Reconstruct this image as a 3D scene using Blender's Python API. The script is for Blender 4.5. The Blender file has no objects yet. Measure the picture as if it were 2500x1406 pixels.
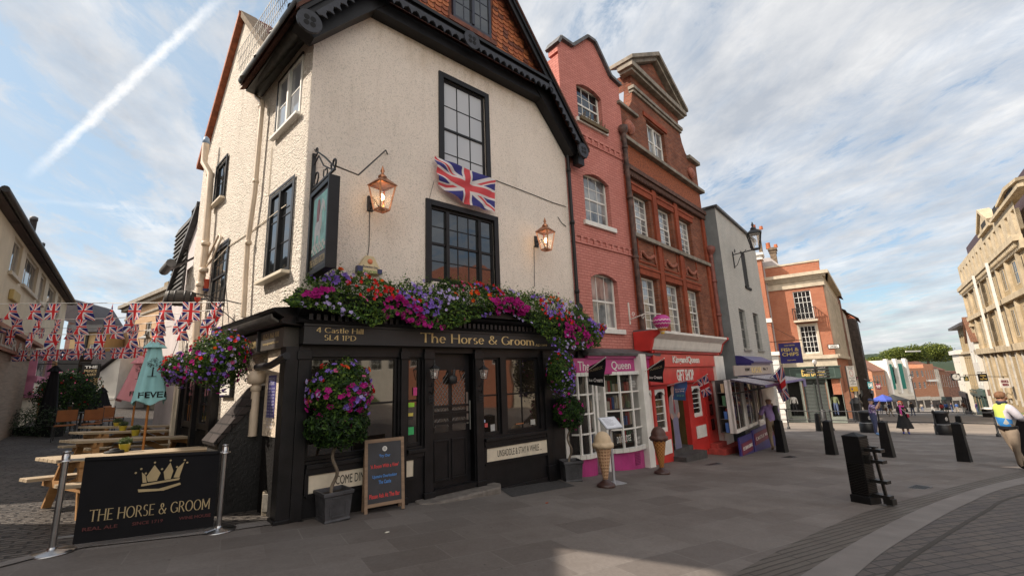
import bpy,bmesh,math,random
import numpy as np
from mathutils import Vector,Matrix
random.seed(7);rng=np.random.default_rng(7)
C=bpy.context.scene.collection
SC=bpy.context.scene
# camera
FPX,CX,CY=1080.0,1250.0,703.0
MC=np.array([[9.99242680e-01,3.89110166e-02,0.0],[7.83464800e-03,-2.01195326e-01,9.79519811e-01],[-3.81141116e-02,9.78778000e-01,2.01347810e-01]])
cam_d=bpy.data.cameras.new('camera');cam=bpy.data.objects.new('camera',cam_d);C.objects.link(cam);SC.camera=cam
cam_d.sensor_width=36.0;cam_d.lens=FPX/2500*36;cam_d.clip_start=0.05;cam_d.clip_end=6000
mw=Matrix.Identity(4)
for i in range(3):
 mw[i][0]=MC[i,0];mw[i][1]=MC[i,1];mw[i][2]=-MC[i,2]
cam.matrix_world=mw
SC.view_settings.view_transform='Standard';SC.view_settings.look='None'
SC.view_settings.exposure=0.62;SC.view_settings.gamma=1.0;SC.view_settings.use_curve_mapping=False
SC.cycles.max_bounces=6;SC.cycles.transparent_max_bounces=8;SC.cycles.use_denoising=True
SC.cycles.caustics_reflective=False;SC.cycles.caustics_refractive=False
def ray(px,py):return MC@np.array([(px-CX)/FPX,(CY-py)/FPX,1.0])
# sun and sky
SUN_H,SUN_E=-96.0,42.0          # heading (deg, clockwise from +y) and elevation
sh,se=math.radians(SUN_H),math.radians(SUN_E)
sdir=Vector((math.sin(sh)*math.cos(se),math.cos(sh)*math.cos(se),math.sin(se)))
sl=bpy.data.lights.new('sun','SUN');sl.energy=4.6;sl.angle=math.radians(0.5);sl.color=(1.0,0.88,0.74)
so=bpy.data.objects.new('sun',sl);C.objects.link(so);so.rotation_euler=(-sdir).to_track_quat('-Z','Y').to_euler();so.location=(0,0,40)
wd=bpy.data.worlds.new('World');SC.world=wd;wd.use_nodes=True
NT=wd.node_tree;NT.nodes.clear()
class G:
 """tiny node-graph helper"""
 def __init__(s,nt):s.nt=nt
 def n(s,t,**k):
  x=s.nt.nodes.new(t)
  for a,b in k.items():setattr(x,a,b)
  return x
 def l(s,a,b):s.nt.links.new(a,b)
 def put(s,sock,v):
  if isinstance(v,bpy.types.NodeSocket):s.l(v,sock)
  elif v is not None:
   try:sock.default_value=v
   except Exception:sock.default_value=(v[0],v[1],v[2],1) if hasattr(v,'__len__') else v
 def m(s,op,a,b=None,c=None):
  x=s.n('ShaderNodeMath',operation=op)
  for i,v in enumerate((a,b,c)):
   if v is not None:s.put(x.inputs[i],v)
  return x.outputs[0]
 def v(s,op,a,b=None,out=0):
  x=s.n('ShaderNodeVectorMath',operation=op)
  s.put(x.inputs[0],a)
  if b is not None:s.put(x.inputs[1],b)
  return x.outputs['Value' if op in('DOT_PRODUCT','LENGTH') else 'Vector']
 def xyz(s,v):
  x=s.n('ShaderNodeSeparateXYZ');s.l(v,x.inputs[0]);return x.outputs
 def comb(s,a,b,c=0.0):
  x=s.n('ShaderNodeCombineXYZ')
  for i,q in enumerate((a,b,c)):s.put(x.inputs[i],q)
  return x.outputs[0]
 def noise(s,vec,scale,detail=4,rough=0.5,dist=0.0):
  x=s.n('ShaderNodeTexNoise');s.put(x.inputs['Vector'],vec)
  x.inputs['Scale'].default_value=scale;x.inputs['Detail'].default_value=detail
  x.inputs['Roughness'].default_value=rough;x.inputs['Distortion'].default_value=dist
  return x.outputs[0]
 def ramp(s,f,stops):
  x=s.n('ShaderNodeValToRGB');s.put(x.inputs[0],f);e=x.color_ramp.elements
  while len(e)<len(stops):e.new(0.5)
  for i,(p,c) in enumerate(stops):
   e[i].position=p;e[i].color=(c,c,c,1) if not hasattr(c,'__len__') else(c[0],c[1],c[2],1)
  return x.outputs[0]
 def mix(s,f,a,b,bt='MIX'):
  x=s.n('ShaderNodeMix',data_type='RGBA',blend_type=bt)
  s.put(x.inputs[0],f);s.put(x.inputs[6],a);s.put(x.inputs[7],b);return x.outputs[2]
g=G(NT)
tc=g.n('ShaderNodeTexCoord').outputs['Generated']
sky=g.n('ShaderNodeTexSky',sky_type='NISHITA',sun_disc=False)
sky.sun_elevation=se;sky.sun_rotation=sh;sky.altitude=50;sky.air_density=1.0;sky.dust_density=1.4;sky.ozone_density=1.2
dx,dy,dz=g.xyz(g.v('NORMALIZE',tc))[:3]
den=g.m('ADD',g.m('MAXIMUM',dz,0.0),0.16)
pu,pv=g.m('DIVIDE',dx,den),g.m('DIVIDE',dy,den)
hb=math.radians(-15.5)
al=g.m('ADD',g.m('MULTIPLY',pu,math.sin(hb)),g.m('MULTIPLY',pv,math.cos(hb)))
ac=g.m('SUBTRACT',g.m('MULTIPLY',pu,math.cos(hb)),g.m('MULTIPLY',pv,math.sin(hb)))
n1=g.noise(g.comb(g.m('MULTIPLY',al,0.55),g.m('MULTIPLY',ac,1.5),3.1),1.25,9,0.62,0.35)
n2=g.noise(g.comb(g.m('MULTIPLY',al,1.0),g.m('MULTIPLY',ac,1.6),9.7),4.6,7,0.68,0.5)
n3=g.noise(g.comb(g.m('MULTIPLY',al,0.18),ac,5.0),1.1,2,0.5)
cov=g.m('ADD',g.m('ADD',g.m('MULTIPLY',n1,0.52),g.m('MULTIPLY',n2,0.32)),g.m('MULTIPLY',n3,0.26))
cov=g.m('ADD',cov,g.m('MULTIPLY',g.m('MINIMUM',g.m('MAXIMUM',dx,-0.75),0.55),0.035))
cm=g.ramp(cov,[(0.49,0.0),(0.545,0.6),(0.64,0.95)])
wisp=g.ramp(g.noise(g.comb(g.m('MULTIPLY',pu,2.2),g.m('MULTIPLY',g.m('ADD',pv,g.m('MULTIPLY',pu,0.6)),0.8),1.0),2.4,9,0.66,0.8),[(0.50,0.0),(0.75,0.5)])
cm=g.m('MAXIMUM',cm,wisp)
def trail(a,b,wid,amp,soft,sc):
 va,vb=Vector(ray(*a)).normalized(),Vector(ray(*b)).normalized()
 nn=va.cross(vb).normalized();mid=(va+vb).normalized();lim=mid.dot(va)
 dn=g.n('ShaderNodeVectorMath',operation='NORMALIZE');g.l(tc,dn.inputs[0]);D=dn.outputs[0]
 wob=g.m('MULTIPLY',g.m('SUBTRACT',g.noise(D,sc,5,0.7),0.5),wid*1.5)
 r=g.m('ABSOLUTE',g.m('ADD',g.v('DOT_PRODUCT',D,tuple(nn)),wob))
 across=g.ramp(g.m('DIVIDE',r,wid),[(0.1,amp),(soft,0.0)])
 along=g.ramp(g.m('MULTIPLY',g.m('SUBTRACT',g.v('DOT_PRODUCT',D,tuple(mid)),lim),14.0),[(0.0,0.0),(0.25,1.0)])
 return g.m('MULTIPLY',g.m('MULTIPLY',across,along),g.m('ADD',g.m('MULTIPLY',g.noise(D,sc*1.6,4,0.7),1.1),0.35))
t1=trail((60,445),(560,-25),0.0095,1.05,1.0,44)
t2=trail((10,485),(480,518),0.0055,0.55,1.0,40)
tr_=g.m('MINIMUM',g.m('ADD',t1,t2),1.0)
cs=g.noise(g.comb(al,g.m('MULTIPLY',ac,1.4),4.0),2.6,6,0.6)
ccol=g.ramp(cs,[(0.3,(3.5,3.75,4.15)),(0.55,(5.3,5.35,5.45)),(0.7,(6.7,6.65,6.6))])
skyc=g.mix(1.0,sky.outputs[0],(1.05,1.12,1.12),'MULTIPLY')
out=g.mix(cm,g.mix(g.ramp(dx,[(0.0,0.42),(0.45,0.3)]),g.mix(g.ramp(g.m('MULTIPLY',dx,-1.0),[(0.0,0.0),(0.6,0.35)]),skyc,(4.4,5.2,5.6)),(3.0,4.1,5.1)),ccol)
out=g.mix(g.m('MULTIPLY',tr_,0.8),out,(7.4,7.4,7.4))
bk_=g.ramp(g.m('ADD',g.m('MULTIPLY',dy,-0.9),g.m('MULTIPLY',dx,-0.35)),[(0.02,0.0),(0.75,1.0)])  # extra brightness added to the unseen sky behind the camera, fills the shaded fronts
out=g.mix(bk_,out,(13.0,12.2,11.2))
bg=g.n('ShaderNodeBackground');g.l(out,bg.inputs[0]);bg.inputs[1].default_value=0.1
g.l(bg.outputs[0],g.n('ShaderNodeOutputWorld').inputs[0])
# materials
MATS={}
def principled(name):
 m=bpy.data.materials.new(name);m.use_nodes=True;b=m.node_tree.nodes['Principled BSDF'];MATS[name]=m
 return m,b,G(m.node_tree)
def bump(q,b,h,strength,dist=0.02):
 x=q.n('ShaderNodeBump');x.inputs['Strength'].default_value=strength;x.inputs['Distance'].default_value=dist
 q.l(h,x.inputs['Height']);q.l(x.outputs[0],b.inputs['Normal'])
def M(name,col,rough=0.6,var=0.12,scale=3.0,bs=0.0,bscale=60.0,metal=0.0,spec=0.5,bd=0.01,dirt=0.0,**kw):
 if name in MATS:return MATS[name]
 m,b,q=principled(name)
 oc=q.n('ShaderNodeTexCoord').outputs['Object']
 n=q.noise(oc,scale,6,0.6)
 lo=[max(0,c*(1-var*1.6)) for c in col];hi=[min(1,c*(1+var)) for c in col]
 cc=q.ramp(n,[(0.3,lo),(0.7,hi)])
 if dirt:
  st=q.ramp(q.noise(q.v('MULTIPLY',oc,(1.2,1.2,0.22)),2.2,7,0.7),[(0.5,0.0),(0.72,dirt)])
  cc=q.mix(st,cc,tuple(c*0.45 for c in col))
 q.l(cc,b.inputs['Base Color'])
 b.inputs['Roughness'].default_value=rough;b.inputs['Metallic'].default_value=metal;b.inputs['Specular IOR Level'].default_value=spec
 if 'coat' in kw:b.inputs['Coat Weight'].default_value=kw['coat'];b.inputs['Coat Roughness'].default_value=0.1
 if bs:bump(q,b,q.noise(oc,bscale,4,0.6),bs,bd)
 return m
def plaster(name,col,vs,strength,dist,dirt=0.25,stain=(0.35,0.30,0.25),top=None):
 m,b,q=principled(name)
 oc=q.n('ShaderNodeTexCoord').outputs['Object']
 n=q.noise(oc,vs,3,0.55,0.3)
 v=q.n('ShaderNodeTexVoronoi');v.feature='SMOOTH_F1';v.inputs['Scale'].default_value=vs*0.8;q.l(oc,v.inputs['Vector'])
 h=q.m('SUBTRACT',n,q.m('MULTIPLY',v.outputs[0],0.6))
 big=q.noise(oc,1.1,7,0.65)
 c=q.ramp(big,[(0.3,[x*0.90 for x in col]),(0.7,col)])
 st=q.ramp(q.noise(q.v('MULTIPLY',oc,(2.0,2.0,0.35)),1.6,8,0.72),[(0.53,0.0),(0.74,dirt)])
 c=q.mix(st,c,stain)
 if top:
  zz=q.m('ADD',q.xyz(oc)[2],q.m('MULTIPLY',q.m('SUBTRACT',big,0.5),1.6));sk=q.noise(q.v('MULTIPLY',oc,(5.0,5.0,0.5)),2.0,5,0.6)
  c=q.mix(q.m('MULTIPLY',q.ramp(q.m('SUBTRACT',zz,top),[(0.0,0.0),(0.9,0.75)]),q.ramp(sk,[(0.35,0.3),(0.65,1.0)])),c,(0.42,0.30,0.18))
 pit=q.ramp(h,[(0.02,0.72),(0.22,1.0)])
 c=q.mix(1.0,c,pit,'MULTIPLY')
 q.l(c,b.inputs['Base Color']);b.inputs['Roughness'].default_value=0.92;b.inputs['Specular IOR Level'].default_value=0.15
 bump(q,b,h,strength,dist)
 return m
def brick(name,c1,c2,mortar,w=0.225,h=0.075,ms=0.012,bs=0.6,soot=0.3,axis='uz',painted=False,off=0.5):
 """bricks in the object's x (along the wall) and z"""
 m,b,q=principled(name)
 oc=q.n('ShaderNodeTexCoord').outputs['Object'];x,y,z=q.xyz(oc)[:3]
 vec=q.comb(q.m('ADD',x,y) if axis=='uz' else x,z if axis=='uz' else y,0.0)
 wob=q.noise(oc,3.0,2);vec=q.v('ADD',vec,q.comb(0.0,q.m('MULTIPLY',wob,0.012),0.0))
 t=q.n('ShaderNodeTexBrick');q.l(vec,t.inputs['Vector']);t.offset=off
 t.inputs['Color1'].default_value=(*c1,1);t.inputs['Color2'].default_value=(*c2,1);t.inputs['Mortar'].default_value=(*mortar,1)
 t.inputs['Scale'].default_value=1.0;t.inputs['Mortar Size'].default_value=ms;t.inputs['Mortar Smooth'].default_value=0.2
 t.inputs['Brick Width'].default_value=w;t.inputs['Row Height'].default_value=h;t.inputs['Bias'].default_value=-0.1
 n=q.noise(oc,1.3,7,0.68);n2=q.noise(oc,26,3)
 c=q.mix(q.ramp(n,[(0.42,0.0),(0.72,soot)]),t.outputs[0],tuple(v*0.35 for v in c1))
 c=q.mix(0.35,c,q.ramp(n2,[(0.3,0.55),(0.7,1.0)]),'MULTIPLY')
 q.l(c,b.inputs['Base Color']);b.inputs['Roughness'].default_value=0.85;b.inputs['Specular IOR Level'].default_value=0.25
 hh=q.m('SUBTRACT',q.m('MULTIPLY',n2,0.35),q.m('MULTIPLY',t.outputs[1],q.ramp(q.noise(oc,2.0,4),[(0.3,0.15),(0.6,1.0)]) if painted else 1.0))
 bump(q,b,hh,bs,0.012)
 return m
def tiles(name,c1,c2,w,h,along='x'):
 m,b,q=principled(name)
 uv=q.n('ShaderNodeUVMap').outputs[0]
 t=q.n('ShaderNodeTexBrick');q.l(uv,t.inputs['Vector']);t.offset=0.5
 t.inputs['Color1'].default_value=(*c1,1);t.inputs['Color2'].default_value=(*c2,1);t.inputs['Mortar'].default_value=(0.02,0.014,0.012,1)
 t.inputs['Scale'].default_value=1.0;t.inputs['Mortar Size'].default_value=0.008;t.inputs['Brick Width'].default_value=w;t.inputs['Row Height'].default_value=h
 n=q.noise(uv,1.5,6,0.7);c=q.mix(q.ramp(n,[(0.4,0.0),(0.7,0.6)]),t.outputs[0],tuple(v*0.4 for v in c1))
 q.l(c,b.inputs['Base Color']);b.inputs['Roughness'].default_value=0.8
 saw=q.m('FRACT',q.m('DIVIDE',q.xyz(uv)[1],h))
 bump(q,b,q.m('SUBTRACT',q.m('SUBTRACT',1.0,saw),q.m('MULTIPLY',t.outputs[1],0.5)),0.8,0.03)
 return m
def glass(name='window_glass',tint=(0.012,0.014,0.016),ior=1.9,wob=0.12,wscale=1.6,inner=None):
 if name in MATS:return MATS[name]
 m,b,q=principled(name)
 oc=q.n('ShaderNodeTexCoord').outputs['Object']
 if inner:q.l(q.ramp(q.noise(q.v('MULTIPLY',oc,(1,1,0.5)),2.2,5,0.6),[(0.35,tint),(0.62,inner)]),b.inputs['Base Color'])
 else:b.inputs['Base Color'].default_value=(*tint,1)
 b.inputs['Roughness'].default_value=0.03;b.inputs['IOR'].default_value=ior;b.inputs['Specular IOR Level'].default_value=0.5
 bump(q,b,q.noise(oc,wscale,2,0.5),wob,0.05)
 return m
def see_through(m,k):
 q=G(m.node_tree);o=m.node_tree.nodes['Material Output'];b=m.node_tree.nodes['Principled BSDF'];tr=q.n('ShaderNodeBsdfTransparent');ms=q.n('ShaderNodeMixShader');ms.inputs[0].default_value=k
 q.l(b.outputs[0],ms.inputs[1]);q.l(tr.outputs[0],ms.inputs[2]);q.l(ms.outputs[0],o.inputs[0]);return m
def emis(name,col,s):
 if name in MATS:return MATS[name]
 m,b,q=principled(name);b.inputs['Base Color'].default_value=(*col,1)
 b.inputs['Emission Color'].default_value=(*col,1);b.inputs['Emission Strength'].default_value=s
 return m
def union_mat(name,worn=0.0):
 """Union flag from the mesh's UVs (u along the fly, v up)"""
 m,b,q=principled(name)
 u,v=q.xyz(q.n('ShaderNodeUVMap').outputs[0])[:2]
 X,Y=q.m('MULTIPLY',q.m('SUBTRACT',u,0.5),60.0),q.m('MULTIPLY',q.m('SUBTRACT',v,0.5),30.0)
 aX,aY=q.m('ABSOLUTE',X),q.m('ABSOLUTE',Y)
 lt=lambda a,t:q.m('LESS_THAN',a,t)
 k=1/math.sqrt(1.25)
 d1=q.m('MULTIPLY',q.m('SUBTRACT',Y,q.m('MULTIPLY',X,0.5)),k);d2=q.m('MULTIPLY',q.m('ADD',Y,q.m('MULTIPLY',X,0.5)),k)
 wdg=q.m('MAXIMUM',lt(q.m('ABSOLUTE',d1),3.0),lt(q.m('ABSOLUTE',d2),3.0))
 sg=q.m('SIGN',X)
 r1=lt(q.m('ABSOLUTE',q.m('ADD',q.m('MULTIPLY',d1,sg),1.0)),1.0);r2=lt(q.m('ABSOLUTE',q.m('SUBTRACT',q.m('MULTIPLY',d2,sg),1.0)),1.0)
 rdg=q.m('MAXIMUM',r1,r2)
 wc=q.m('MAXIMUM',lt(aX,5.0),lt(aY,5.0));rc=q.m('MAXIMUM',lt(aX,3.0),lt(aY,3.0))
 wh=(0.78,0.74,0.74);red=(0.62+worn*.1,0.035+worn*0.08,0.04+worn*.09)
 blu=(0.03+worn*.04,0.03+worn*.04,0.16+worn*.1)
 c=q.mix(wdg,blu,wh);c=q.mix(rdg,c,red);c=q.mix(wc,c,wh);c=q.mix(rc,c,red)
 q.l(c,b.inputs['Base Color']);b.inputs['Roughness'].default_value=0.8;b.inputs['Specular IOR Level'].default_value=0.1
 tr=q.n('ShaderNodeBsdfTranslucent');q.l(c,tr.inputs[0])
 ms=q.n('ShaderNodeMixShader');ms.inputs[0].default_value=0.3
 q.l(b.outputs[0],ms.inputs[1]);q.l(tr.outputs[0],ms.inputs[2]);q.l(ms.outputs[0],m.node_tree.nodes['Material Output'].inputs[0])
 return m
def wood(name,c1,c2,scale=6.0,rough=0.7):
 if name in MATS:return MATS[name]
 m,b,q=principled(name)
 oc=q.n('ShaderNodeTexCoord').outputs['Object']
 n=q.noise(q.v('MULTIPLY',oc,(0.25,3.0,3.0)),scale,6,0.65,0.6)
 q.l(q.ramp(n,[(0.35,c1),(0.65,c2)]),b.inputs['Base Color']);b.inputs['Roughness'].default_value=rough
 bump(q,b,n,0.3,0.01);return m
def leafy(name,c,var=0.45):
 if name in MATS:return MATS[name]
 m,b,q=principled(name)
 oc=q.n('ShaderNodeTexCoord').outputs['Object']
 n=q.noise(oc,9.0,3,0.7)
 cc=q.ramp(n,[(0.3,[x*(1-var) for x in c]),(0.7,[min(1,x*(1+var)) for x in c])])
 q.l(cc,b.inputs['Base Color']);b.inputs['Roughness'].default_value=0.55;b.inputs['Specular IOR Level'].default_value=0.3
 tr=q.n('ShaderNodeBsdfTranslucent');q.l(cc,tr.inputs[0]);ms=q.n('ShaderNodeMixShader');ms.inputs[0].default_value=0.3
 q.l(b.outputs[0],ms.inputs[1]);q.l(tr.outputs[0],ms.inputs[2]);q.l(ms.outputs[0],m.node_tree.nodes['Material Output'].inputs[0])
 return m
black=M('black_gloss_paint',(0.009,0.0085,0.010),0.42,0.35,4,0.2,30,spec=0.32)
blackm=M('black_matt',(0.009,0.009,0.010),0.7,0.3,5,spec=.3)
iron=M('dark_iron',(0.014,0.014,0.016),0.5,0.3,6,0.1,50,metal=0.0)
white=M('white_paint',(0.72,0.70,0.66),0.5,0.08,4,0.05,60,dirt=0.25)
creamp=M('cream_paint',(0.66,0.58,0.46),0.5,0.1,3,dirt=0.3)
steel=M('brushed_steel',(0.45,0.45,0.46),0.28,0.1,8,metal=1.0)
copper=M('copper',(0.48,0.22,0.12),0.35,0.35,12,0.1,50,metal=0.85)
gold=M('gold_leaf',(0.62,0.47,0.22),0.45,0.12,8,metal=0.25)
slate=M('lead_grey',(0.10,0.10,0.105),0.6,0.3,5,0.3,30,dirt=0.3)
gl=glass();gl_room=glass('room_glass',(0.006,0.005,0.005),2.0,0.05,1.2,(0.03,0.022,0.016))
gl_net=glass('curtained_glass',(0.05,0.055,0.06),1.8,0.08,2.0,(0.30,0.31,0.31))
terr=M('terracotta',(0.45,0.13,0.05),0.7,0.3,8)
# object helpers
def tag(o,label=None,cat=None,group=None,kind=None):
 if label:o['label']=label
 if cat:o['category']=cat
 if group:o['group']=group
 if kind:o['kind']=kind
 return o
def empty(name,loc=(0,0,0),rz=0.0,label=None,cat=None,group=None):
 o=bpy.data.objects.new(name,None);C.objects.link(o);o.location=loc;o.rotation_euler=(0,0,rz)
 o.empty_display_size=0.2
 return tag(o,label,cat,group)
def children(o):return list(o.children)
def copy_tree(o,parent=None):
 c=o.copy();C.objects.link(c);c.parent=parent
 for ch in children(o):copy_tree(ch,c)
 return c
class MB:
 """collects shapes in local coordinates; build() links them as one mesh object"""
 def __init__(s):s.v=[];s.f=[];s.mi=[];s.uv={};s.sm=[];s.cur=0;s.smooth=False
 def mat(s,i):s.cur=i;return s
 def add(s,vs,fs,sm=None):
  o=len(s.v);s.v.extend([tuple(map(float,p)) for p in vs])
  for f in fs:s.f.append(tuple(i+o for i in f));s.mi.append(s.cur);s.sm.append(s.smooth if sm is None else sm)
  return o
 def box(s,x0,x1,y0,y1,z0,z1,M4=None):
  vs=[(x,y,z) for z in(z0,z1) for y in(y0,y1) for x in(x0,x1)]
  if M4 is not None:vs=[tuple(M4@Vector(p)) for p in vs]
  s.add(vs,[(0,2,3,1),(4,5,7,6),(0,1,5,4),(2,6,7,3),(0,4,6,2),(1,3,7,5)],False);return s
 def bar(s,p,q,w,d=None,up=(0,0,1)):
  """square bar from p to q"""
  d=d or w;p,q=Vector(p),Vector(q);z=(q-p);L=z.length
  if L<1e-6:return s
  z/=L;u=Vector(up)
  if abs(z.dot(u))>0.98:u=Vector((1,0,0))
  x=u.cross(z).normalized();y=z.cross(x)
  vs=[tuple(b+x*(sx*w/2)+y*(sy*d/2)) for b in(p,q) for sx,sy in((-1,-1),(1,-1),(1,1),(-1,1))]
  s.add(vs,[(3,2,1,0),(4,5,6,7),(0,1,5,4),(1,2,6,5),(2,3,7,6),(3,0,4,7)],False);return s
 def tube(s,pts,r,n=10,caps=True):
  """round tube through pts; r scalar or list"""
  pts=[Vector(p) for p in pts];R=r if hasattr(r,'__len__') else[r]*len(pts);rings=[]
  u=None
  for i,p in enumerate(pts):
   t=(pts[min(i+1,len(pts)-1)]-pts[max(i-1,0)]).normalized()
   if u is None:
    a=Vector((0,0,1)) if abs(t.z)<0.9 else Vector((1,0,0));u=t.cross(a).normalized()
   u=(u-t*u.dot(t)).normalized();w=t.cross(u)
   rings.append([tuple(p+(u*math.cos(k*2*math.pi/n)+w*math.sin(k*2*math.pi/n))*R[i]) for k in range(n)])
  vs=[q for rg in rings for q in rg]
  fs=[(i*n+k,i*n+(k+1)%n,(i+1)*n+(k+1)%n,(i+1)*n+k) for i in range(len(pts)-1) for k in range(n)]
  s.add(vs,fs,True)
  if caps:s.add(rings[0],[tuple(range(n))[::-1]],False);s.add(rings[-1],[tuple(range(n))],False)
  return s
 def lathe(s,prof,n=20,c=(0,0,0),sx=1.0,sy=1.0,sq=False,rot=0.0):
  """prof: list of (r, z)"""
  vs=[]
  for r,z in prof:
   for k in range(n):
    a=k*2*math.pi/n+rot;vs.append((c[0]+r*sx*math.cos(a),c[1]+r*sy*math.sin(a),c[2]+z))
  fs=[(i*n+k,i*n+(k+1)%n,(i+1)*n+(k+1)%n,(i+1)*n+k) for i in range(len(prof)-1) for k in range(n)]
  s.add(vs,fs,not sq)
  s.add([vs[k] for k in range(n)],[tuple(range(n))[::-1]],False);s.add(vs[-n:],[tuple(range(n))],False)
  return s
 def prism(s,poly,y0,y1,plane='xz'):
  """extrude polygon (x,z) from y0 to y1 (or (x,y) from z0 to z1, or (y,z) along x)"""
  n=len(poly)
  def P(a,b,c):return(a,c,b) if plane=='xz' else((a,b,c) if plane=='xy' else(c,a,b))
  vs=[P(a,b,y0) for a,b in poly]+[P(a,b,y1) for a,b in poly]
  s.add(vs,[tuple(range(n)),tuple(range(2*n-1,n-1,-1))]+[((i+1)%n,i,n+i,n+(i+1)%n) for i in range(n)],False);return s
 def profile(s,prof,x0,x1):
  """moulding: profile of (y,z) swept along x"""
  return s.prism(prof,x0,x1,'yz')
 def quad(s,a,b,c,d):s.add([a,b,c,d],[(0,1,2,3)],False);return s
 def grid(s,fn,nu,nv,uv=True,sm=True):
  o=len(s.v);vs=[fn(i/nu,j/nv) for j in range(nv+1) for i in range(nu+1)]
  fs=[]
  for j in range(nv):
   for i in range(nu):
    a=j*(nu+1)+i;fs.append((a,a+1,a+nu+2,a+nu+1))
    if uv:s.uv[len(s.f)+len(fs)-1]=[(i/nu,j/nv),((i+1)/nu,j/nv),((i+1)/nu,(j+1)/nv),(i/nu,(j+1)/nv)]
  s.add(vs,fs,sm);return s
 def build(s,name,mats,parent=None,loc=None,rz=None,label=None,cat=None,group=None,kind=None,bev=0.0,fixn=True):
  me=bpy.data.meshes.new(name);me.from_pydata(s.v,[],s.f)
  mats=mats if isinstance(mats,(list,tuple)) else[mats]
  for m in mats:me.materials.append(m)
  me.polygons.foreach_set('material_index',[min(i,len(mats)-1) for i in s.mi]);me.polygons.foreach_set('use_smooth',s.sm)
  if s.uv:
   ul=me.uv_layers.new(name='UVMap');
   for fi,c in s.uv.items():
    for k,li in enumerate(me.polygons[fi].loop_indices):ul.data[li].uv=c[k]
  if fixn and len(s.f)<20000:
   bm=bmesh.new();bm.from_mesh(me);bmesh.ops.recalc_face_normals(bm,faces=bm.faces);bm.to_mesh(me);bm.free()
  me.update()
  o=bpy.data.objects.new(name,me);C.objects.link(o)
  if parent:o.parent=parent
  if loc is not None:o.location=loc
  if rz is not None:o.rotation_euler=(0,0,rz)
  if bev:
   b=o.modifiers.new('bevel','BEVEL');b.width=bev;b.segments=2;b.limit_method='ANGLE'
  return tag(o,label,cat,group,kind)
# places: walls seen from outside, u to the right, y inward
def gz(x,y):
 h=-(1.49+0.037*x+0.054*y)
 t=-(x+5.5)*0.62-(y-6)*-0.10
 if t>0:h+=0.105*(t-1.2*(1-math.exp(-t/1.2)))
 return h
class Wall:
 def __init__(s,x,y,head,off=0.0):
  hd=math.radians(head);s.u=Vector((math.sin(hd),math.cos(hd),0));s.n=Vector((s.u.y,-s.u.x,0));s.head=head
  s.p=Vector((x,y,0))+s.n*off;s.rz=math.pi/2-hd
 def q(s,px,py,off=0.0):
  """photo pixel -> (u, z) on the wall plane moved outward by off"""
  p0=s.p+s.n*off;d=Vector(ray(px,py));t=s.n.dot(p0)/s.n.dot(d);P=d*t
  return(P-p0).dot(s.u),P.z
 def at(s,u,off=0.0,z=0.0):r=s.p+s.u*u+s.n*off;r.z=z;return r
 def root(s,name,label,cat,group=None,u=0.0,z=0.0,off=0.0):return empty(name,s.at(u,off,z),s.rz,label,cat,group)
def ground_at(px,py):
 d=Vector(ray(px,py));t=2.0
 lo,hi=1.0,400.0
 f=lambda t:d.z*t-gz(d.x*t,d.y*t)
 if f(hi)>0:
  return d*(-1.49/(d.z+.037*d.x+.054*d.y)) if d.z+.037*d.x+.054*d.y<0 else d*60
 for _ in range(60):
  m=(lo+hi)/2
  if f(m)>0:lo=m
  else:hi=m
 return d*hi
def wall_holes(mb,u0,u1,z0,z1,holes,y=0.0,th=0.2,reveal=True):
 """rectangular wall face at y with rectangular holes (a,b,c,d)=(u0,u1,z0,z1); reveals th deep"""
 us=sorted({u0,u1,*[min(max(h[0],u0),u1) for h in holes],*[min(max(h[1],u0),u1) for h in holes]})
 zs=sorted({z0,z1,*[min(max(h[2],z0),z1) for h in holes],*[min(max(h[3],z0),z1) for h in holes]})
 for i in range(len(us)-1):
  for j in range(len(zs)-1):
   a,b,c,d=us[i],us[i+1],zs[j],zs[j+1];cu,cz=(a+b)/2,(c+d)/2
   if any(h[0]<cu<h[1] and h[2]<cz<h[3] for h in holes):continue
   mb.quad((a,y,c),(b,y,c),(b,y,d),(a,y,d))
 if reveal:
  for a,b,c,d in holes:
   mb.quad((a,y,c),(a,y,d),(a,y+th,d),(a,y+th,c));mb.quad((b,y,c),(b,y+th,c),(b,y+th,d),(b,y,d))
   mb.quad((a,y,d),(b,y,d),(b,y+th,d),(a,y+th,d));mb.quad((a,y,c),(a,y+th,c),(b,y+th,c),(b,y,c))
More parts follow.
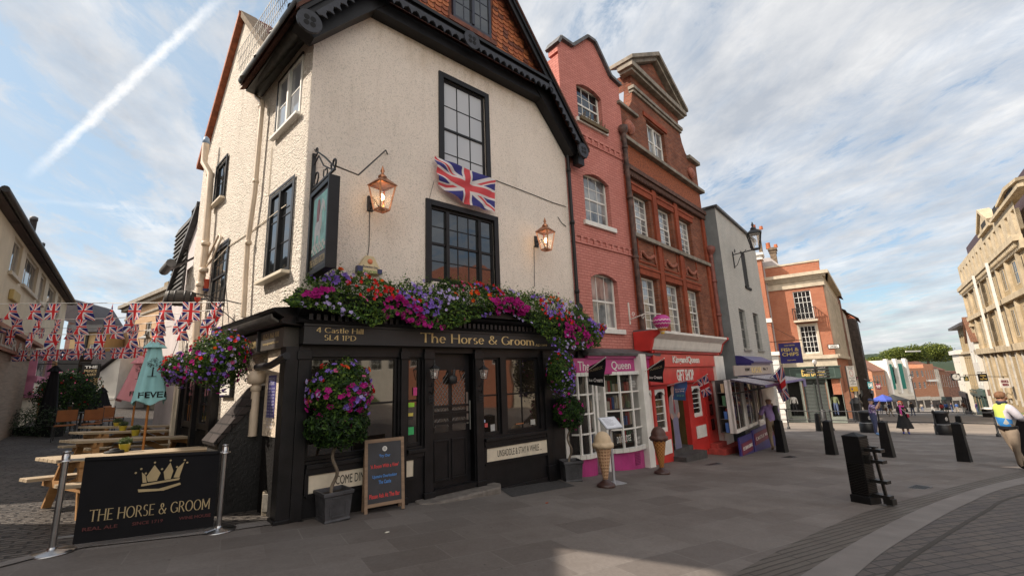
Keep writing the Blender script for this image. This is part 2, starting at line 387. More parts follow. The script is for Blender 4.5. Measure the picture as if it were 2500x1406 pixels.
def window(parent,u0,u1,z0,z1,cols=2,rows=4,mat=None,g=None,y=0.12,fr=0.06,bar=0.022,meet=True,sill=None,casing=None,split=None,arch=0.0,label=None):
 """sash window in an opening: frame part with glass (and sill) sub-parts. split = list of fractions for mullions; casing=(width, proud) surround on the wall face"""
 mat=mat or white;m=MB();w,h=u1-u0,z1-z0
 if casing:
  cw,pr=casing
  m.box(u0-cw,u0,-pr,y,z0-cw*.4,z1+cw);m.box(u1,u1+cw,-pr,y,z0-cw*.4,z1+cw);m.box(u0,u1,-pr-0.003,y,z1,z1+cw)
 m.box(u0,u0+fr,y,y+.07,z0,z1);m.box(u1-fr,u1,y,y+.07,z0,z1)
 m.box(u0+fr,u1-fr,y,y+.07,z1-fr,z1);m.box(u0+fr,u1-fr,y,y+.07,z0,z0+fr*1.3)
 secs=[(0,1,cols)] if not split else split
 a0,b0,zt,zb=u0+fr,u1-fr,z1-fr,z0+fr*1.3
 for k,(fa,fb,cn) in enumerate(secs):
  sa,sb=a0+(b0-a0)*fa,a0+(b0-a0)*fb
  if k:m.box(sa-.035,sa+.035,y-.025,y+.07,zb,zt)
  for i in range(1,cn):x=sa+(sb-sa)*i/cn;m.box(x-bar/2,x+bar/2,y+.02,y+.045,zb,zt)
 for j in range(1,rows):
  zz=zb+(zt-zb)*j/rows
  if meet and j==rows//2:m.box(a0,b0,y+.005,y+.06,zz-.025,zz+.025)
  else:m.box(a0,b0,y+.022,y+.043,zz-bar/2,zz+bar/2)
 if arch>0:
  n=10;pts=[(u0+w*i/n,z1-arch*(1-math.sin(math.pi*(0.5*0+i/n)))**1*1.0) for i in range(n+1)]
  pts=[(u0+w*i/n,z1-arch*(2*i/n-1)**2) for i in range(n+1)]
 fo=m.build('window',mat,parent,bev=0.004,label=label)
 gm=MB();gm.box(a0-.01,b0+.01,y+.03,y+.036,zb-.01,zt+.01);gm.build('glass',g or gl,fo)
 if sill:
  s=MB();sp,st,ov=sill;s.box(u0-ov,u1+ov,-sp,y-.002,z0-st,z0+.004);s.build('sill',[MATS['cream_paint'] if mat is black else mat],fo,bev=0.008)
 return fo
def text_raw(string,font='b'):
 """lettering as (verts, faces) in x/y units"""
 if font=='s':return serif_text(string)
 cu=bpy.data.curves.new('t','FONT');cu.body=string;cu.resolution_u=3;cu.align_x='CENTER';cu.space_line=0.95
 if font=='B':cu.offset=0.02
 o=bpy.data.objects.new('t',cu);C.objects.link(o)
 dg=bpy.context.evaluated_depsgraph_get();me=bpy.data.meshes.new_from_object(o.evaluated_get(dg))
 vs=[tuple(v.co) for v in me.vertices];fs=[tuple(p.vertices) for p in me.polygons]
 bpy.data.objects.remove(o);bpy.data.curves.remove(cu);bpy.data.meshes.remove(me)
 return vs,fs
def text(parent,string,u0,z0,u1,z1,y,mat,font='b',name='lettering',fn=None,th=0.006):
 """letters fitted to the box u0..u1, z0..z1 on the plane y, thickness th outward; fn may bend points"""
 vs,fs=text_raw(string,font)
 xs=[v[0] for v in vs];ys=[v[1] for v in vs];a,b,c,d=min(xs),max(xs),min(ys),max(ys)
 P=[((v[0]-a)/(b-a)*(u1-u0)+u0,(v[1]-c)/(d-c)*(z1-z0)+z0) for v in vs]
 m=MB();n=len(P)
 front=[(p[0],y-th,p[1]) for p in P]
 if fn:front=[fn(*p) for p in P]
 m.add(front,fs,False)
 cnt={}
 for f in fs:
  for i in range(len(f)):
   e=(f[i],f[(i+1)%len(f)]);k=tuple(sorted(e));cnt.setdefault(k,[]).append(e)
 back=[(p[0],y,p[1]) for p in P]
 allv=front+back;sf=[(e[0][1],e[0][0],e[0][0]+n,e[0][1]+n) for k,e in cnt.items() if len(e)==1]
 if th>0.004:m.add(allv,sf,False)
 return m.build(name,mat,parent,fixn=False)
# a flared serif alphabet drawn with a broad nib
def _gl():
 V=lambda x,a=0,b=1:('l',x,a,x,b);Hh=lambda y,a,b:('l',a,y,b,y);A=lambda cx,cy,rx,ry,a0,a1:('a',cx,cy,rx,ry,a0,a1);D=lambda*p:('l',*p)
 d={
     'T':(.78,[V(.37),Hh(.97,.02,.72),('t',.03,.97),('t',.71,.97)]),'H':(.86,[V(.12),V(.72),Hh(.52,.12,.72)]),'G':(.88,[A(.46,.5,.4,.5,45,320),('l',.78,.08,.78,.42),Hh(.42,.6,.84)]),
     'C':(.82,[A(.46,.5,.4,.5,45,318)]),'S':(.62,[A(.3,.75,.21,.25,40,250),A(.3,.26,.24,.26,-140,80)]),'L':(.62,[V(.12),Hh(.03,.12,.56)]),'P':(.66,[V(.12),A(.3,.75,.27,.24,-90,90),Hh(.99,.12,.3),Hh(.51,.12,.3)]),
     'D':(.86,[V(.12),A(.3,.5,.46,.49,-90,90),Hh(.99,.12,.3),Hh(.01,.12,.3)]),'A':(.84,[D(.4,1,.04,0),D(.4,1,.76,0),Hh(.36,.18,.62)]),
     'h':(.62,[V(.1),A(.3,.42,.19,.24,0,180),V(.49,0,.44)]),'e':(.58,[A(.29,.33,.23,.33,0,320),Hh(.36,.07,.51)]),'o':(.62,[A(.3,.33,.25,.33,0,360)]),'r':(.44,[V(.1,0,.64),A(.3,.40,.18,.24,60,180)]),
     's':(.46,[A(.23,.49,.15,.165,40,250),A(.23,.17,.17,.17,-140,80)]),'m':(.94,[V(.1,0,.64),A(.28,.42,.17,.22,0,180),V(.46,0,.44),A(.63,.42,.17,.22,0,180),V(.81,0,.44)]),
     'a':(.56,[A(.26,.46,.18,.19,20,160),V(.44,0,.5),A(.25,.17,.18,.17,0,360)]),'t':(.4,[V(.18,.04,.86),Hh(.63,.02,.34),A(.28,.1,.1,.1,180,300)]),'l':(.26,[V(.12)]),'i':(.26,[V(.12,0,.64),('t',.12,.84)]),
     'E':(.66,[V(.12),Hh(.97,.12,.58),Hh(.52,.12,.5),Hh(.03,.12,.6)]),'O':(.92,[A(.45,.5,.4,.5,0,360)]),'R':(.74,[V(.12),A(.3,.75,.27,.24,-90,90),Hh(.99,.12,.3),Hh(.51,.12,.3),D(.34,.5,.68,0)]),'M':(1.0,[V(.12),V(.88),D(.12,1,.5,.2),D(.5,.2,.88,1)]),
     '&':(.92,[A(.38,.78,.16,.2,-60,240),D(.28,.64,.78,.02),A(.36,.27,.28,.27,100,330),D(.6,.12,.82,.5)]),
     '0':(.6,[A(.29,.5,.23,.5,0,360)]),'1':(.4,[V(.2),D(.2,.98,.06,.84)]),'3':(.56,[A(.24,.74,.2,.25,-80,130),A(.24,.26,.24,.26,-130,90)]),'4':(.64,[V(.44),D(.44,1,.04,.3),Hh(.28,.04,.58)]),
     '5':(.56,[Hh(.96,.12,.46),V(.12,.55,.96),A(.22,.3,.26,.3,-130,110)]),'6':(.6,[A(.3,.29,.24,.29,0,360),A(.5,.4,.44,.6,100,185)]),'7':(.56,[Hh(.96,.04,.5),D(.5,.96,.18,0)]),'8':(.6,[A(.3,.74,.19,.25,0,360),A(.3,.26,.24,.26,0,360)]),'9':(.6,[A(.3,.7,.24,.29,0,360),A(.1,.6,.44,.6,-80,5)]),
     ' ':(.34,[]),'.':(.24,[('t',.1,.05)])}
 return d
GLY=_gl()
def serif_text(string):
 vs,fs=[],[]
 def seg(pts):
  L=[];
  for i,p in enumerate(pts):
   a=pts[max(i-1,0)];b=pts[min(i+1,len(pts)-1)];tx,ty=b[0]-a[0],b[1]-a[1];n=math.hypot(tx,ty) or 1;tx/=n;ty/=n
   hw=0.026+0.036*abs(ty)**1.5;L.append(((p[0]-ty*hw,p[1]+tx*hw),(p[0]+ty*hw,p[1]-tx*hw)))
  o=len(vs)
  for a,b in L:vs.append((*a,0));vs.append((*b,0))
  for i in range(len(L)-1):fs.append((o+2*i,o+2*i+1,o+2*i+3,o+2*i+2))
 def rect(x0,x1,y0,y1):
  o=len(vs);vs.extend([(x0,y0,0),(x1,y0,0),(x1,y1,0),(x0,y1,0)]);fs.append((o,o+1,o+2,o+3))
 for li,line in enumerate(string.split('\n')):
  wid=sum(GLY[c][0] for c in line);x=-wid/2;y0=-li*1.42
  for c in line:
   w,st=GLY[c]
   for s in st:
    if s[0]=='l':
     _,a,b,e,f=s;seg([(x+a,y0+b),(x+e,y0+f)])
     if abs(a-e)<.02:
      for yy in(b,f):
       if yy in(0,1,.64):rect(x+a-.095,x+a+.095,y0+yy-(.0 if yy==0 else .035),y0+yy+(.035 if yy==0 else 0))
    elif s[0]=='a':
     _,cx,cy,rx,ry,a0,a1=s;k=max(6,int(abs(a1-a0)/22))
     seg([(x+cx+(rx-.03)*math.cos(math.radians(a0+(a1-a0)*i/k)),y0+cy+(ry-.02)*math.sin(math.radians(a0+(a1-a0)*i/k))) for i in range(k+1)])
    else:rect(x+s[1]-.04,x+s[1]+.04,y0+s[2]-.06,y0+s[2]+.05)
   x+=w
 return vs,fs
# ground
def paving(name,cols,mortar,w,h,ang,ms=0.008,wob=0.0,bs=0.3,stain=0.35,rough=0.75,vscale=1.0,bd=0.01,squash=1.0):
 m,b,q=principled(name)
 oc=q.n('ShaderNodeTexCoord').outputs['Object'];x,y,z=q.xyz(oc)[:3];a=math.radians(ang)
 u=q.m('ADD',q.m('MULTIPLY',x,math.sin(a)),q.m('MULTIPLY',y,math.cos(a)));v=q.m('SUBTRACT',q.m('MULTIPLY',x,math.cos(a)),q.m('MULTIPLY',y,math.sin(a)))
 vec=q.comb(u,v,0.0)
 if wob:
  nz=q.n('ShaderNodeTexNoise');q.l(vec,nz.inputs['Vector']);nz.inputs['Scale'].default_value=4.0;nz.inputs['Detail'].default_value=3
  vec=q.v('ADD',vec,q.v('MULTIPLY',q.v('SUBTRACT',nz.outputs[1],(0.5,0.5,0.5)),(wob*1.5,wob,0)))
 def br(c1,c2,sc=1.0,off=0.5):
  t=q.n('ShaderNodeTexBrick');q.l(vec,t.inputs['Vector']);t.offset=off;t.offset_frequency=2;t.squash=squash;t.squash_frequency=3
  t.inputs['Color1'].default_value=(*c1,1);t.inputs['Color2'].default_value=(*c2,1);t.inputs['Mortar'].default_value=(*mortar,1);t.inputs['Scale'].default_value=1
  t.inputs['Mortar Size'].default_value=ms;t.inputs['Mortar Smooth'].default_value=0.3 if wob else 0.1;t.inputs['Brick Width'].default_value=w*sc;t.inputs['Row Height'].default_value=h
  return t
 t=br(cols[0],cols[1])
 n=q.noise(oc,0.7*vscale,7,0.7);n2=q.noise(oc,30,4,0.7)
 c=q.mix(q.ramp(n,[(0.4,0.0),(0.68,stain)]),t.outputs[0],cols[2])
 c=q.mix(0.5,c,q.ramp(n2,[(0.3,0.6),(0.7,1.05)]),'MULTIPLY')
 sp=q.n('ShaderNodeTexVoronoi');sp.inputs['Scale'].default_value=3.1;q.l(oc,sp.inputs['Vector'])
 c=q.mix(q.ramp(sp.outputs['Distance'],[(0.02,0.75),(0.05,0.0)]),c,(0.035,0.03,0.03))
 q.l(c,b.inputs['Base Color']);q.l(q.ramp(n,[(0.3,rough-.12),(0.7,rough+.1)]),b.inputs['Roughness']);b.inputs['Specular IOR Level'].default_value=0.35
 hh=q.m('SUBTRACT',q.m('MULTIPLY',n2,0.3),q.m('MULTIPLY',t.outputs[1],1.2))
 if wob:hh=q.m('ADD',hh,q.m('MULTIPLY',q.noise(oc,9,3),1.0))
 bump(q,b,hh,bs,bd)
 return m
slabs=paving('york_stone_paving',[(0.135,0.118,0.108),(0.200,0.178,0.163),(0.100,0.078,0.066)],(0.20,0.18,0.165),0.80,0.50,58,0.007,bs=0.45,stain=0.55)
cobble=paving('cobbles',[(0.10,0.087,0.077),(0.15,0.13,0.112),(0.05,0.043,0.04)],(0.022,0.018,0.017),0.30,0.10,58,0.022,0.14,1.0,0.4,0.6,2.0,0.05)
setts=paving('road_setts',[(0.10,0.085,0.08),(0.14,0.115,0.098),(0.075,0.075,0.085)],(0.05,0.046,0.043),0.30,0.125,72,0.012,0.02,0.5,0.4,squash=0.7)
ribs=paving('ribbed_paving',[(0.115,0.10,0.088),(0.13,0.115,0.10),(0.09,0.075,0.065)],(0.055,0.048,0.043),1.6,0.075,60,0.010,0.02,0.6,0.4)
granite=M('granite_kerb',(0.185,0.168,0.158),0.8,0.12,2.0,0.35,80,dirt=0.0)
asph=M('worn_street_surface',(0.215,0.18,0.15),0.85,0.2,0.9,0.3,60)
joint=M('joint_dark',(0.05,0.045,0.04),0.9)
def axis(a,b,dense,n1,n2):
 A=sorted({*[round(a+(b-a)*i/n1,3) for i in range(n1+1)],*[round(dense[0]+(dense[1]-dense[0])*i/n2,3) for i in range(n2+1)]})
 return A
X=axis(-120,420,(-26,30),60,80);Y=axis(-60,460,(-6,34),60,64)
mb=MB();vs=[(x,y,gz(x,y)) for y in Y for x in X];nx=len(X)
mb.add(vs,[(j*nx+i,j*nx+i+1,(j+1)*nx+i+1,(j+1)*nx+i) for j in range(len(Y)-1) for i in range(nx-1)],True)
mb.build('pavement',slabs,kind='structure',fixn=False)
def sheet(name,A,B,mat,dz,n=40,m=6,kind='structure',label=None):
 """ground sheet between two polylines of photo-independent ground points (x,y)"""
 def at(P,t):
  d=[0];
  for i in range(1,len(P)):d.append(d[-1]+math.dist(P[i],P[i-1]))
  s=t*d[-1]
  for i in range(1,len(P)):
   if s<=d[i]+1e-9:k=(s-d[i-1])/(d[i]-d[i-1]);return(P[i-1][0]+(P[i][0]-P[i-1][0])*k,P[i-1][1]+(P[i][1]-P[i-1][1])*k)
  return P[-1]
 mb=MB()
 def f(u,v):
  a,b=at(A,u),at(B,u);x,y=a[0]+(b[0]-a[0])*v,a[1]+(b[1]-a[1])*v;return(x,y,gz(x,y)+dz)
 mb.grid(f,n,m);return mb.build(name,mat,kind=kind,fixn=False,label=label)
def gxy(px,py):p=ground_at(px,py);return(float(p[0]),float(p[1]))
def smooth(P,n=40):
 P=[np.array(p) for p in P];out=[]
 Q=[P[0]*2-P[1]]+P+[P[-1]*2-P[-2]]
 for i in range(1,len(Q)-2):
  for k in range(n//(len(P)-1)):
   t=k/(n//(len(P)-1));a,b,c,d=Q[i-1:i+3]
   out.append(tuple(0.5*((2*b)+(-a+c)*t+(2*a-5*b+4*c-d)*t*t+(-a+3*b-3*c+d)*t**3)))
 return out+[tuple(P[-1])]
K=[gxy(0,1380),gxy(182,1333),gxy(518,1296),gxy(694,1271)]
dk=Vector((K[0][0]-K[1][0],K[0][1]-K[1][1])).normalized();K=[(K[0][0]+dk.x*6,K[0][1]+dk.y*6-1.0)]+K+[(K[-1][0]+.5,K[-1][1]+.45)]
far=[(-30,2),(-30,20),(-26,34),(-12,26),(-2.6,7.6)]
sheet('alley_cobbles',K,far,cobble,0.004,40,20)
kin=[(x-.05,y+.12) for x,y in K];kout=[(x+.06,y-.12) for x,y in K]
sheet('alley_kerb',kout,kin,granite,0.012,40,2)
e1=smooth([gxy(1560,1560),gxy(1785,1406),gxy(2044,1277),gxy(2212,1220),gxy(2500,1148),gxy(2760,1105)])
e2=smooth([gxy(1760,1540),gxy(1955,1406),gxy(2164,1282),gxy(2322,1213),gxy(2500,1165),gxy(2790,1115)])
e3=smooth([gxy(1920,1540),gxy(2087,1406),gxy(2188,1328),gxy(2356,1232),gxy(2500,1181),gxy(2800,1125)])
e3b=smooth([gxy(2020,1560),gxy(2160,1406),gxy(2250,1338),gxy(2400,1248),gxy(2500,1205),gxy(2800,1140)])
e3c=[(a[0]+.035,a[1]-.035) for a in e3b]
e4=[(x+9,y-9) for x,y in e3]
sheet('road',e3,e4,setts,0.003,60,20)
sheet('tactile_strip',e1,e2,ribs,0.005,80,4)
sheet('kerb_band',e2,e3,granite,0.007,80,3)
sheet('road_channel',e3b,e3c,joint,0.007,80,1)
s1,s2=[gxy(1880,1045),gxy(2120,1052),gxy(2500,1062)],[gxy(1880,1030),gxy(2120,1034),gxy(2500,1033)]
def ext(P,k):
 a,b=Vector(P[0]),Vector(P[1]);c,d=Vector(P[-2]),Vector(P[-1]);return[tuple(a+(a-b).normalized()*0)]+P[1:]+[tuple(d+(d-c).normalized()*k)]
s1,s2=ext(s1,14),ext(s2,25)
sheet('street',s1,s2,asph,0.004,30,8)
for A_,nm in((s1,'street_kerb_near'),(s2,'street_kerb_far')):
 B_=[(x+.02,y+.30) for x,y in A_];sheet(nm,A_,B_,granite,0.03,30,1)
hs_=[(x+.03,y+.34) for x,y in s2];hf=[gxy(2098,1001),gxy(2250,999),gxy(2460,999)]
sheet('high_street',hs_,hf,M('street_slabs',(0.20,0.175,0.155),0.85,0.25,0.8,0.2,40),0.006,30,30)
P4=[gxy(1215,1190),gxy(1345,1165),gxy(1405,1186),gxy(1250,1213)]
mb=MB();mb.add([(x,y,gz(x,y)+.005) for x,y in(P4[0],P4[3],P4[2],P4[1])],[(0,1,2,3)]);mb.build('asphalt_patch',M('patch_asphalt',(0.045,0.042,0.042),0.85,0.3,20,0.5,90),kind='structure')
def ground_cover(px,py,w,l,ang,name,label):
 x,y=gxy(px,py);r=empty(name,(x,y,gz(x,y)),math.radians(ang),label,'drain cover')
 m=MB();m.box(-l/2,l/2,-w/2,w/2,0,.006);fo=m.build('frame',slate,r)
 m=MB()
 for i in range(7):m.box(-l/2+.03+i*(l-.06)/7,-l/2+.03+(i+.6)*(l-.06)/7,-w/2+.02,w/2-.02,.0062,.011)
 m.build('grate',iron,r)
ground_cover(1735,1134,.16,.75,30,'drain_grate','long narrow iron drain grate in the paving before the red shop')
ground_cover(1925,1116,.25,.6,30,'drain_cover','small dark iron cover in the paving near the walking man')
ground_cover(2245,1190,.25,.45,30,'drain_cover','pale inspection cover beside the ribbed paving strip')
lm=M('dry_leaf',(0.30,0.06,0.02),0.8)
for i,(px,py) in enumerate([(1335,1228),(945,1300)]):
 x,y=gxy(px,py);m=MB();m.lathe([(.004,0),(.022,.006),(.018,.012),(.002,.016)],7,(0,0,0),1.5,.8)
 m.build(['fallen_petal','paper_scrap'][i],[lm,M('scrap_paper',(.6,.58,.5),.8)][i],None,(x,y,gz(x,y)),.6,['small red petal lying on the paving before the mat of asphalt','tiny crumpled pale paper scrap on the paving near the planter'][i],['petal','litter'][i])
hm=leafy('distant_woods',(0.038,0.055,0.03),0.5)
def ridge(name,d,z0,prof,px0,px1,dep):
 mb=MB()
 def f(u,v):
  px=px0+(px1-px0)*u;r=Vector(ray(px,885));r=r/math.hypot(r.x,r.y);k=np.interp(u,[p[0] for p in prof],[p[1] for p in prof])
  z=z0+(k-z0)*math.sin(min(v,.5)*math.pi) if v<.5 else k-(v-.5)*10
  j=(math.sin(px*.9)+math.sin(px*2.3+1)+math.sin(px*.37)*1.5)*.011*d/10*min(1,v*2.2)*.35
  dd=d+dep*v;return(r.x*dd,r.y*dd,z+j)
 mb.grid(f,220,10);return mb.build(name,hm,kind='structure',fixn=False)
ridge('hills',1500,-90,[(0,10),(.3,18),(.45,33),(.52,38),(.6,30),(.8,20),(1,12)],1500,2900,500)
ridge('lower_hills',700,-60,[(0,-6),(.3,0),(.42,5),(.6,2),(1,-4)],1400,3000,250)
# THE PUB
FU=Wall(-3.15,6.40,48.5);LW=Wall(-3.15,6.40,132.6)
stucco=plaster('roughcast_front',(0.83,0.735,0.655),62,0.7,0.02,0.30,(0.46,0.37,0.29),6.1)
pebble=plaster('roughcast_side',(0.88,0.81,0.72),36,1.0,0.07,0.5,(0.50,0.42,0.34))
tile_red=[M('hung_tile_red',(0.30,0.085,0.035),0.75,0.35,9,0.3,60),M('hung_tile_orange',(0.40,0.13,0.05),0.75,0.35,9,0.3,60),M('hung_tile_dark',(0.15,0.05,0.03),0.75,0.35,9,0.3,60)]
rooft=tiles('roof_tiles',(0.16,0.06,0.04),(0.24,0.09,0.05),0.17,0.10)
pub=FU.root('pub','corner pub with cream roughcast walls, black shopfront and tile-hung gable','pub')
BL=M('bargeboard_paint',(0.022,0.024,0.034),0.55,0.3,6,0.15,40)
def frame_ring2(m,a,b,c,d,w=.045):m.box(a-w,b+.01,-.03,.03,d,d+w);m.box(a-w,a,-.03,.03,c,d)
def uz(W,a,b,off=0.0):
 """(u0,u1,z0,z1) of a wall rectangle from its top-left and bottom-right pixels"""
 p,q=W.q(*a,off),W.q(*b,off);return(min(p[0],q[0]),max(p[0],q[0]),min(p[1],q[1]),max(p[1],q[1]))
def uz4(W,tl,tr,br,bl,off=0.0):
 P=[W.q(*p,off) for p in(tl,tr,br,bl)]
 return((P[0][0]+P[3][0])/2,(P[1][0]+P[2][0])/2,(P[2][1]+P[3][1])/2,(P[0][1]+P[1][1])/2)
wu=uz4(FU,(1082,190),(1182,240),(1187,412),(1082,400));wl=uz4(FU,(1052,500),(1207,542),(1207,700),(1050,692))
wu=(wu[0],wu[1],wl[3]+.62,wu[3])
UW=6.2
# front wall
m=MB();zt=7.08
m.mat(0);wall_holes(m,.75,5.35,-2.6,zt,[wu,wl],0,.14)
m.prism([(0,-2.6),(.75,-2.6),(.75,zt),(.4,6.4),(.12,5.85),(0,5.6)],0,.02)
m.prism([(5.35,-2.6),(UW,-2.6),(UW,5.9),(6.05,6.25),(5.75,6.72),(5.35,zt)],0,.02)
m.build('front_wall',stucco,pub)
fa=dict(mat=black,casing=(.11,.035),y=.03,fr=.05)
window(pub,*wu,cols=3,rows=4,g=glass('blind_glass',(0.46,0.47,0.50),1.5,.05,2.0),label='tall black sash window with pale slatted blind',**fa)
window(pub,*wl,cols=2,rows=4,split=[(0,.24,1),(.24,.78,3),(.78,1,1)],label='wide black three-light sash window',**fa)
# tile-hung gable and its window
AP=(3.05,10.2)
gwL,gwR,gwz0,gwz1=2.55,3.62,0,0
a=FU.q(1104,52,.22);b=FU.q(1197,92,.22);gwL,gwR,gwz0=a[0],b[0],(a[1]+b[1])/2;gwz1=gwz0+1.25
m=MB();sl=(AP[1]-6.1)/(6.35-AP[0])
m.prism([(.25,7.05),(5.85,7.05),(AP[0]+.02,AP[1])],-.18,-.1)
m.build('gable_backing',tile_red[2],pub)
m=MB();tw,th_=.165,.115;r=0;z=7.12
while z<AP[1]-.15:
 hw=(AP[1]-z)/sl-.28;u=AP[0]-hw+(tw/2 if r%2 else 0)
 while u<AP[0]+hw:
  if not(gwL-.08<u+tw/2<gwR+.08 and gwz0-.1<z<gwz1+.1):
   m.mat(int(rng.choice([0,0,1,1,1,2])));jz=rng.uniform(-.006,.006)
   pts=[(u+.004,z+th_*1.25),(u+.004,z+.05)]+[(u+tw/2-(tw/2-.004)*math.cos(math.pi*k/5),z+.055-.06*math.sin(math.pi*k/5)+jz) for k in range(1,5)]+[(u+tw-.004,z+.05),(u+tw-.004,z+th_*1.25)]
   f=[(p[0],-.19-.022*(1-(p[1]-z)/(th_*1.3))-.012,p[1]) for p in pts];n=len(f)
   m.add(f+[(p[0],-.18,p[2]) for p in f],[tuple(range(n))]+[((i+1)%n,i,n+i,n+(i+1)%n) for i in range(n)])
  u+=tw
 z+=th_;r+=1
m.build('hung_tiles',tile_red,pub,fixn=False)
navy=M('dark_blue_paint',(0.022,0.026,0.045),0.45,0.2,4)
m=MB();m.box(gwL-.12,gwR+.12,-.3,-.15,gwz0-.13,gwz0-.02);m.build('gable_window_ledge',tile_red[2],pub)
gw=window(pub,gwL,gwR,gwz0,gwz1,cols=2,rows=3,mat=navy,y=-.27,fr=.06,split=[(0,.5,2),(.5,1,2)],meet=False,label='dark blue casement window in the tile-hung gable')
# bargeboards: jetty board with a row of scallops, verge boards down each side, pierced roundels
def scallops(m,p,q,y0,y1,h,n):
 p,q=Vector(p),Vector(q);d=(q-p);L=d.length;t=d/L;nn=Vector((t.y,-t.x)) if t.x>0 else Vector((-t.y,t.x))
 if nn.y>0:nn=-nn
 for i in range(n):
  a=p+t*(L*i/n);b=p+t*(L*(i+1)/n);c=(a+b)/2
  poly=[a,b,b+nn*h*.45,c+t*L/n*.18+nn*h*.62,c+nn*h,c-t*L/n*.22+nn*h*.55,a+nn*h*.35]
  m.prism([(v.x,v.y) for v in poly],y0,y1)
jz=6.98
m=MB();m.box(.7,5.5,-.40,-.32,jz-.06,jz+.16);m.box(.75,5.45,-.46,-.40,jz+.10,jz+.17);m.prism([(.7,jz-.06),(5.5,jz-.06),(5.5,jz-.3),(.7,jz-.3)],-.24,0);m.build('jetty_board',black,pub)
m=MB();scallops(m,(.75,jz+.0),(5.45,jz+.0),-.455,-.42,.19,26);m.build('jetty_scallops',BL,pub)
def roundel(m,c,r,y0,y1):
 n=20;R=[(c[0]+r*math.cos(2*math.pi*k/n),c[1]+r*math.sin(2*math.pi*k/n)) for k in range(n)]
 m.mat(0);m.prism(R,y0,y1);m.mat(1)
 for k in range(4):
  a=math.pi/4+k*math.pi/2;cc=(c[0]+r*.36*math.cos(a),c[1]+r*.36*math.sin(a));q=[(cc[0]+r*.23*math.cos(2*math.pi*j/10),cc[1]+r*.23*math.sin(2*math.pi*j/10)) for j in range(10)]
  m.prism(q,y0-.004,y0+.002)
for sgn,foot in((1,(6.52,5.72)),(-1,(-.36,5.72))):
 top=(5.42,7.12) if sgn>0 else(.74,7.12);ap=AP
 m=MB();d=Vector((ap[0]-foot[0],ap[1]-foot[1])).normalized();nn=Vector((d.y,-d.x))*(1 if d.x<0 else-1)
 if nn.y>0:nn=-nn
 A_,B_=Vector(foot),Vector(ap);w=.16
 m.prism([tuple(A_),tuple(B_),tuple(B_+nn*w),tuple(A_+nn*w)],-.44,-.38)
 m.prism([tuple(A_-nn*.06),tuple(B_-nn*.06),tuple(B_+nn*.04),tuple(A_+nn*.04)],-.48,-.36)
 T_=Vector(top)-d*.1
 m.prism([tuple(A_+nn*.05-d*.05),tuple(A_+d*1.95+nn*.05),tuple(A_+d*1.95+nn*.5),tuple(A_+d*1.0+nn*.42),tuple(A_+nn*.36)],-.26,-.01)
 m.build('bargeboard',black,pub)
 m=MB();scallops(m,tuple(A_+d*.22+nn*.12),tuple(A_+d*1.8+nn*.12),-.47,-.44,.17,9)
 roundel(m,tuple(A_+nn*.2-d*.02),.19,-.49,-.44);m.build('bargeboard_trim',[BL,blackm],pub)
m=MB();c=FU.q(1152,118,.45);roundel(m,(c[0],jz-.02),.2,-.475,-.44);m.build('jetty_roundel',[BL,blackm],pub)
# roof
def roof_quad(m,a,b,c,d,w,h):
 o=len(m.f);m.quad(a,b,c,d);m.uv[o]=[(0,0),(w,0),(w,h),(0,h)]
e=(math.cos(math.radians(95.9)),math.sin(math.radians(95.9)))     # direction of the side wall in the front wall's frame
Ld=8.0;fL=(-.42,5.68);fR=(6.6,5.6)
m=MB();th=.09
for z_ in(0,th):
 roof_quad(m,(fL[0],-.5,fL[1]+z_),(AP[0],-.5,AP[1]+.1+z_),(AP[0]+e[0]*Ld,-.5+Ld,AP[1]+.1+z_),(fL[0]+e[0]*2.7,-.5+2.7,fL[1]+z_),5.6,Ld)
 roof_quad(m,(AP[0],-.5,AP[1]+.1+z_),(fR[0],-.5,fR[1]+z_),(fR[0],-.5+Ld,fR[1]+z_),(AP[0]+e[0]*Ld,-.5+Ld,AP[1]+.1+z_),5.6,Ld)
m.quad((fL[0],-.5,fL[1]),(AP[0],-.5,AP[1]+.1),(AP[0],-.5,AP[1]+.1+th),(fL[0],-.5,fL[1]+th));m.quad((AP[0],-.5,AP[1]+.1),(fR[0],-.5,fR[1]),(fR[0],-.5,fR[1]+th),(AP[0],-.5,AP[1]+.1+th))
m.build('roof',rooft,pub,fixn=False)
m=MB();m.tube([(6.62,-.35,5.56),(6.62,3,5.56)],.06,10);m.box(6.36,6.6,-.3,-.12,5.3,5.62);m.build('roof_gutter',black,pub)
# black drainpipe at the right end of the front
m=MB();m.tube([(UW+.02,-.08,5.75),(UW+.02,-.08,1.1)],.045,12)
for z in(3.7,1.95,5.1):m.lathe([(.045,0),(.062,.01),(.062,.09),(.045,.1)],12,(UW+.02,-.08,z))
m.lathe([(.05,0),(.1,.12),(.1,.2),(.05,.26)],10,(UW+.02,-.1,1.45));m.build('drainpipe',black,pub)
def wire(m,pts,r=.006,n=5,sag=0.0,seg=10):
 out=[]
 for i in range(len(pts)-1):
  a,b=Vector(pts[i]),Vector(pts[i+1])
  for k in range(seg):t=k/seg;p=a.lerp(b,t);p.z-=sag*4*t*(1-t);out.append(p)
 out.append(Vector(pts[-1]));m.tube(out,r,n,False)
m=MB();cb=lambda px,py,o=.015:(FU.q(px,py,o)[0],-o,FU.q(px,py,o)[1])
wire(m,[cb(1209,440),cb(1300,475),cb(1350,495),cb(1382,505)],.008);wire(m,[cb(903,512),cb(901,600),cb(896,635)],.006);wire(m,[cb(1304,600),cb(1305,700)],.006)
wire(m,[cb(1060,440),cb(1052,470),cb(1046,495)],.004);wire(m,[cb(1362,530),cb(1372,545),cb(1382,553)],.008);m.build('cable',iron,pub)
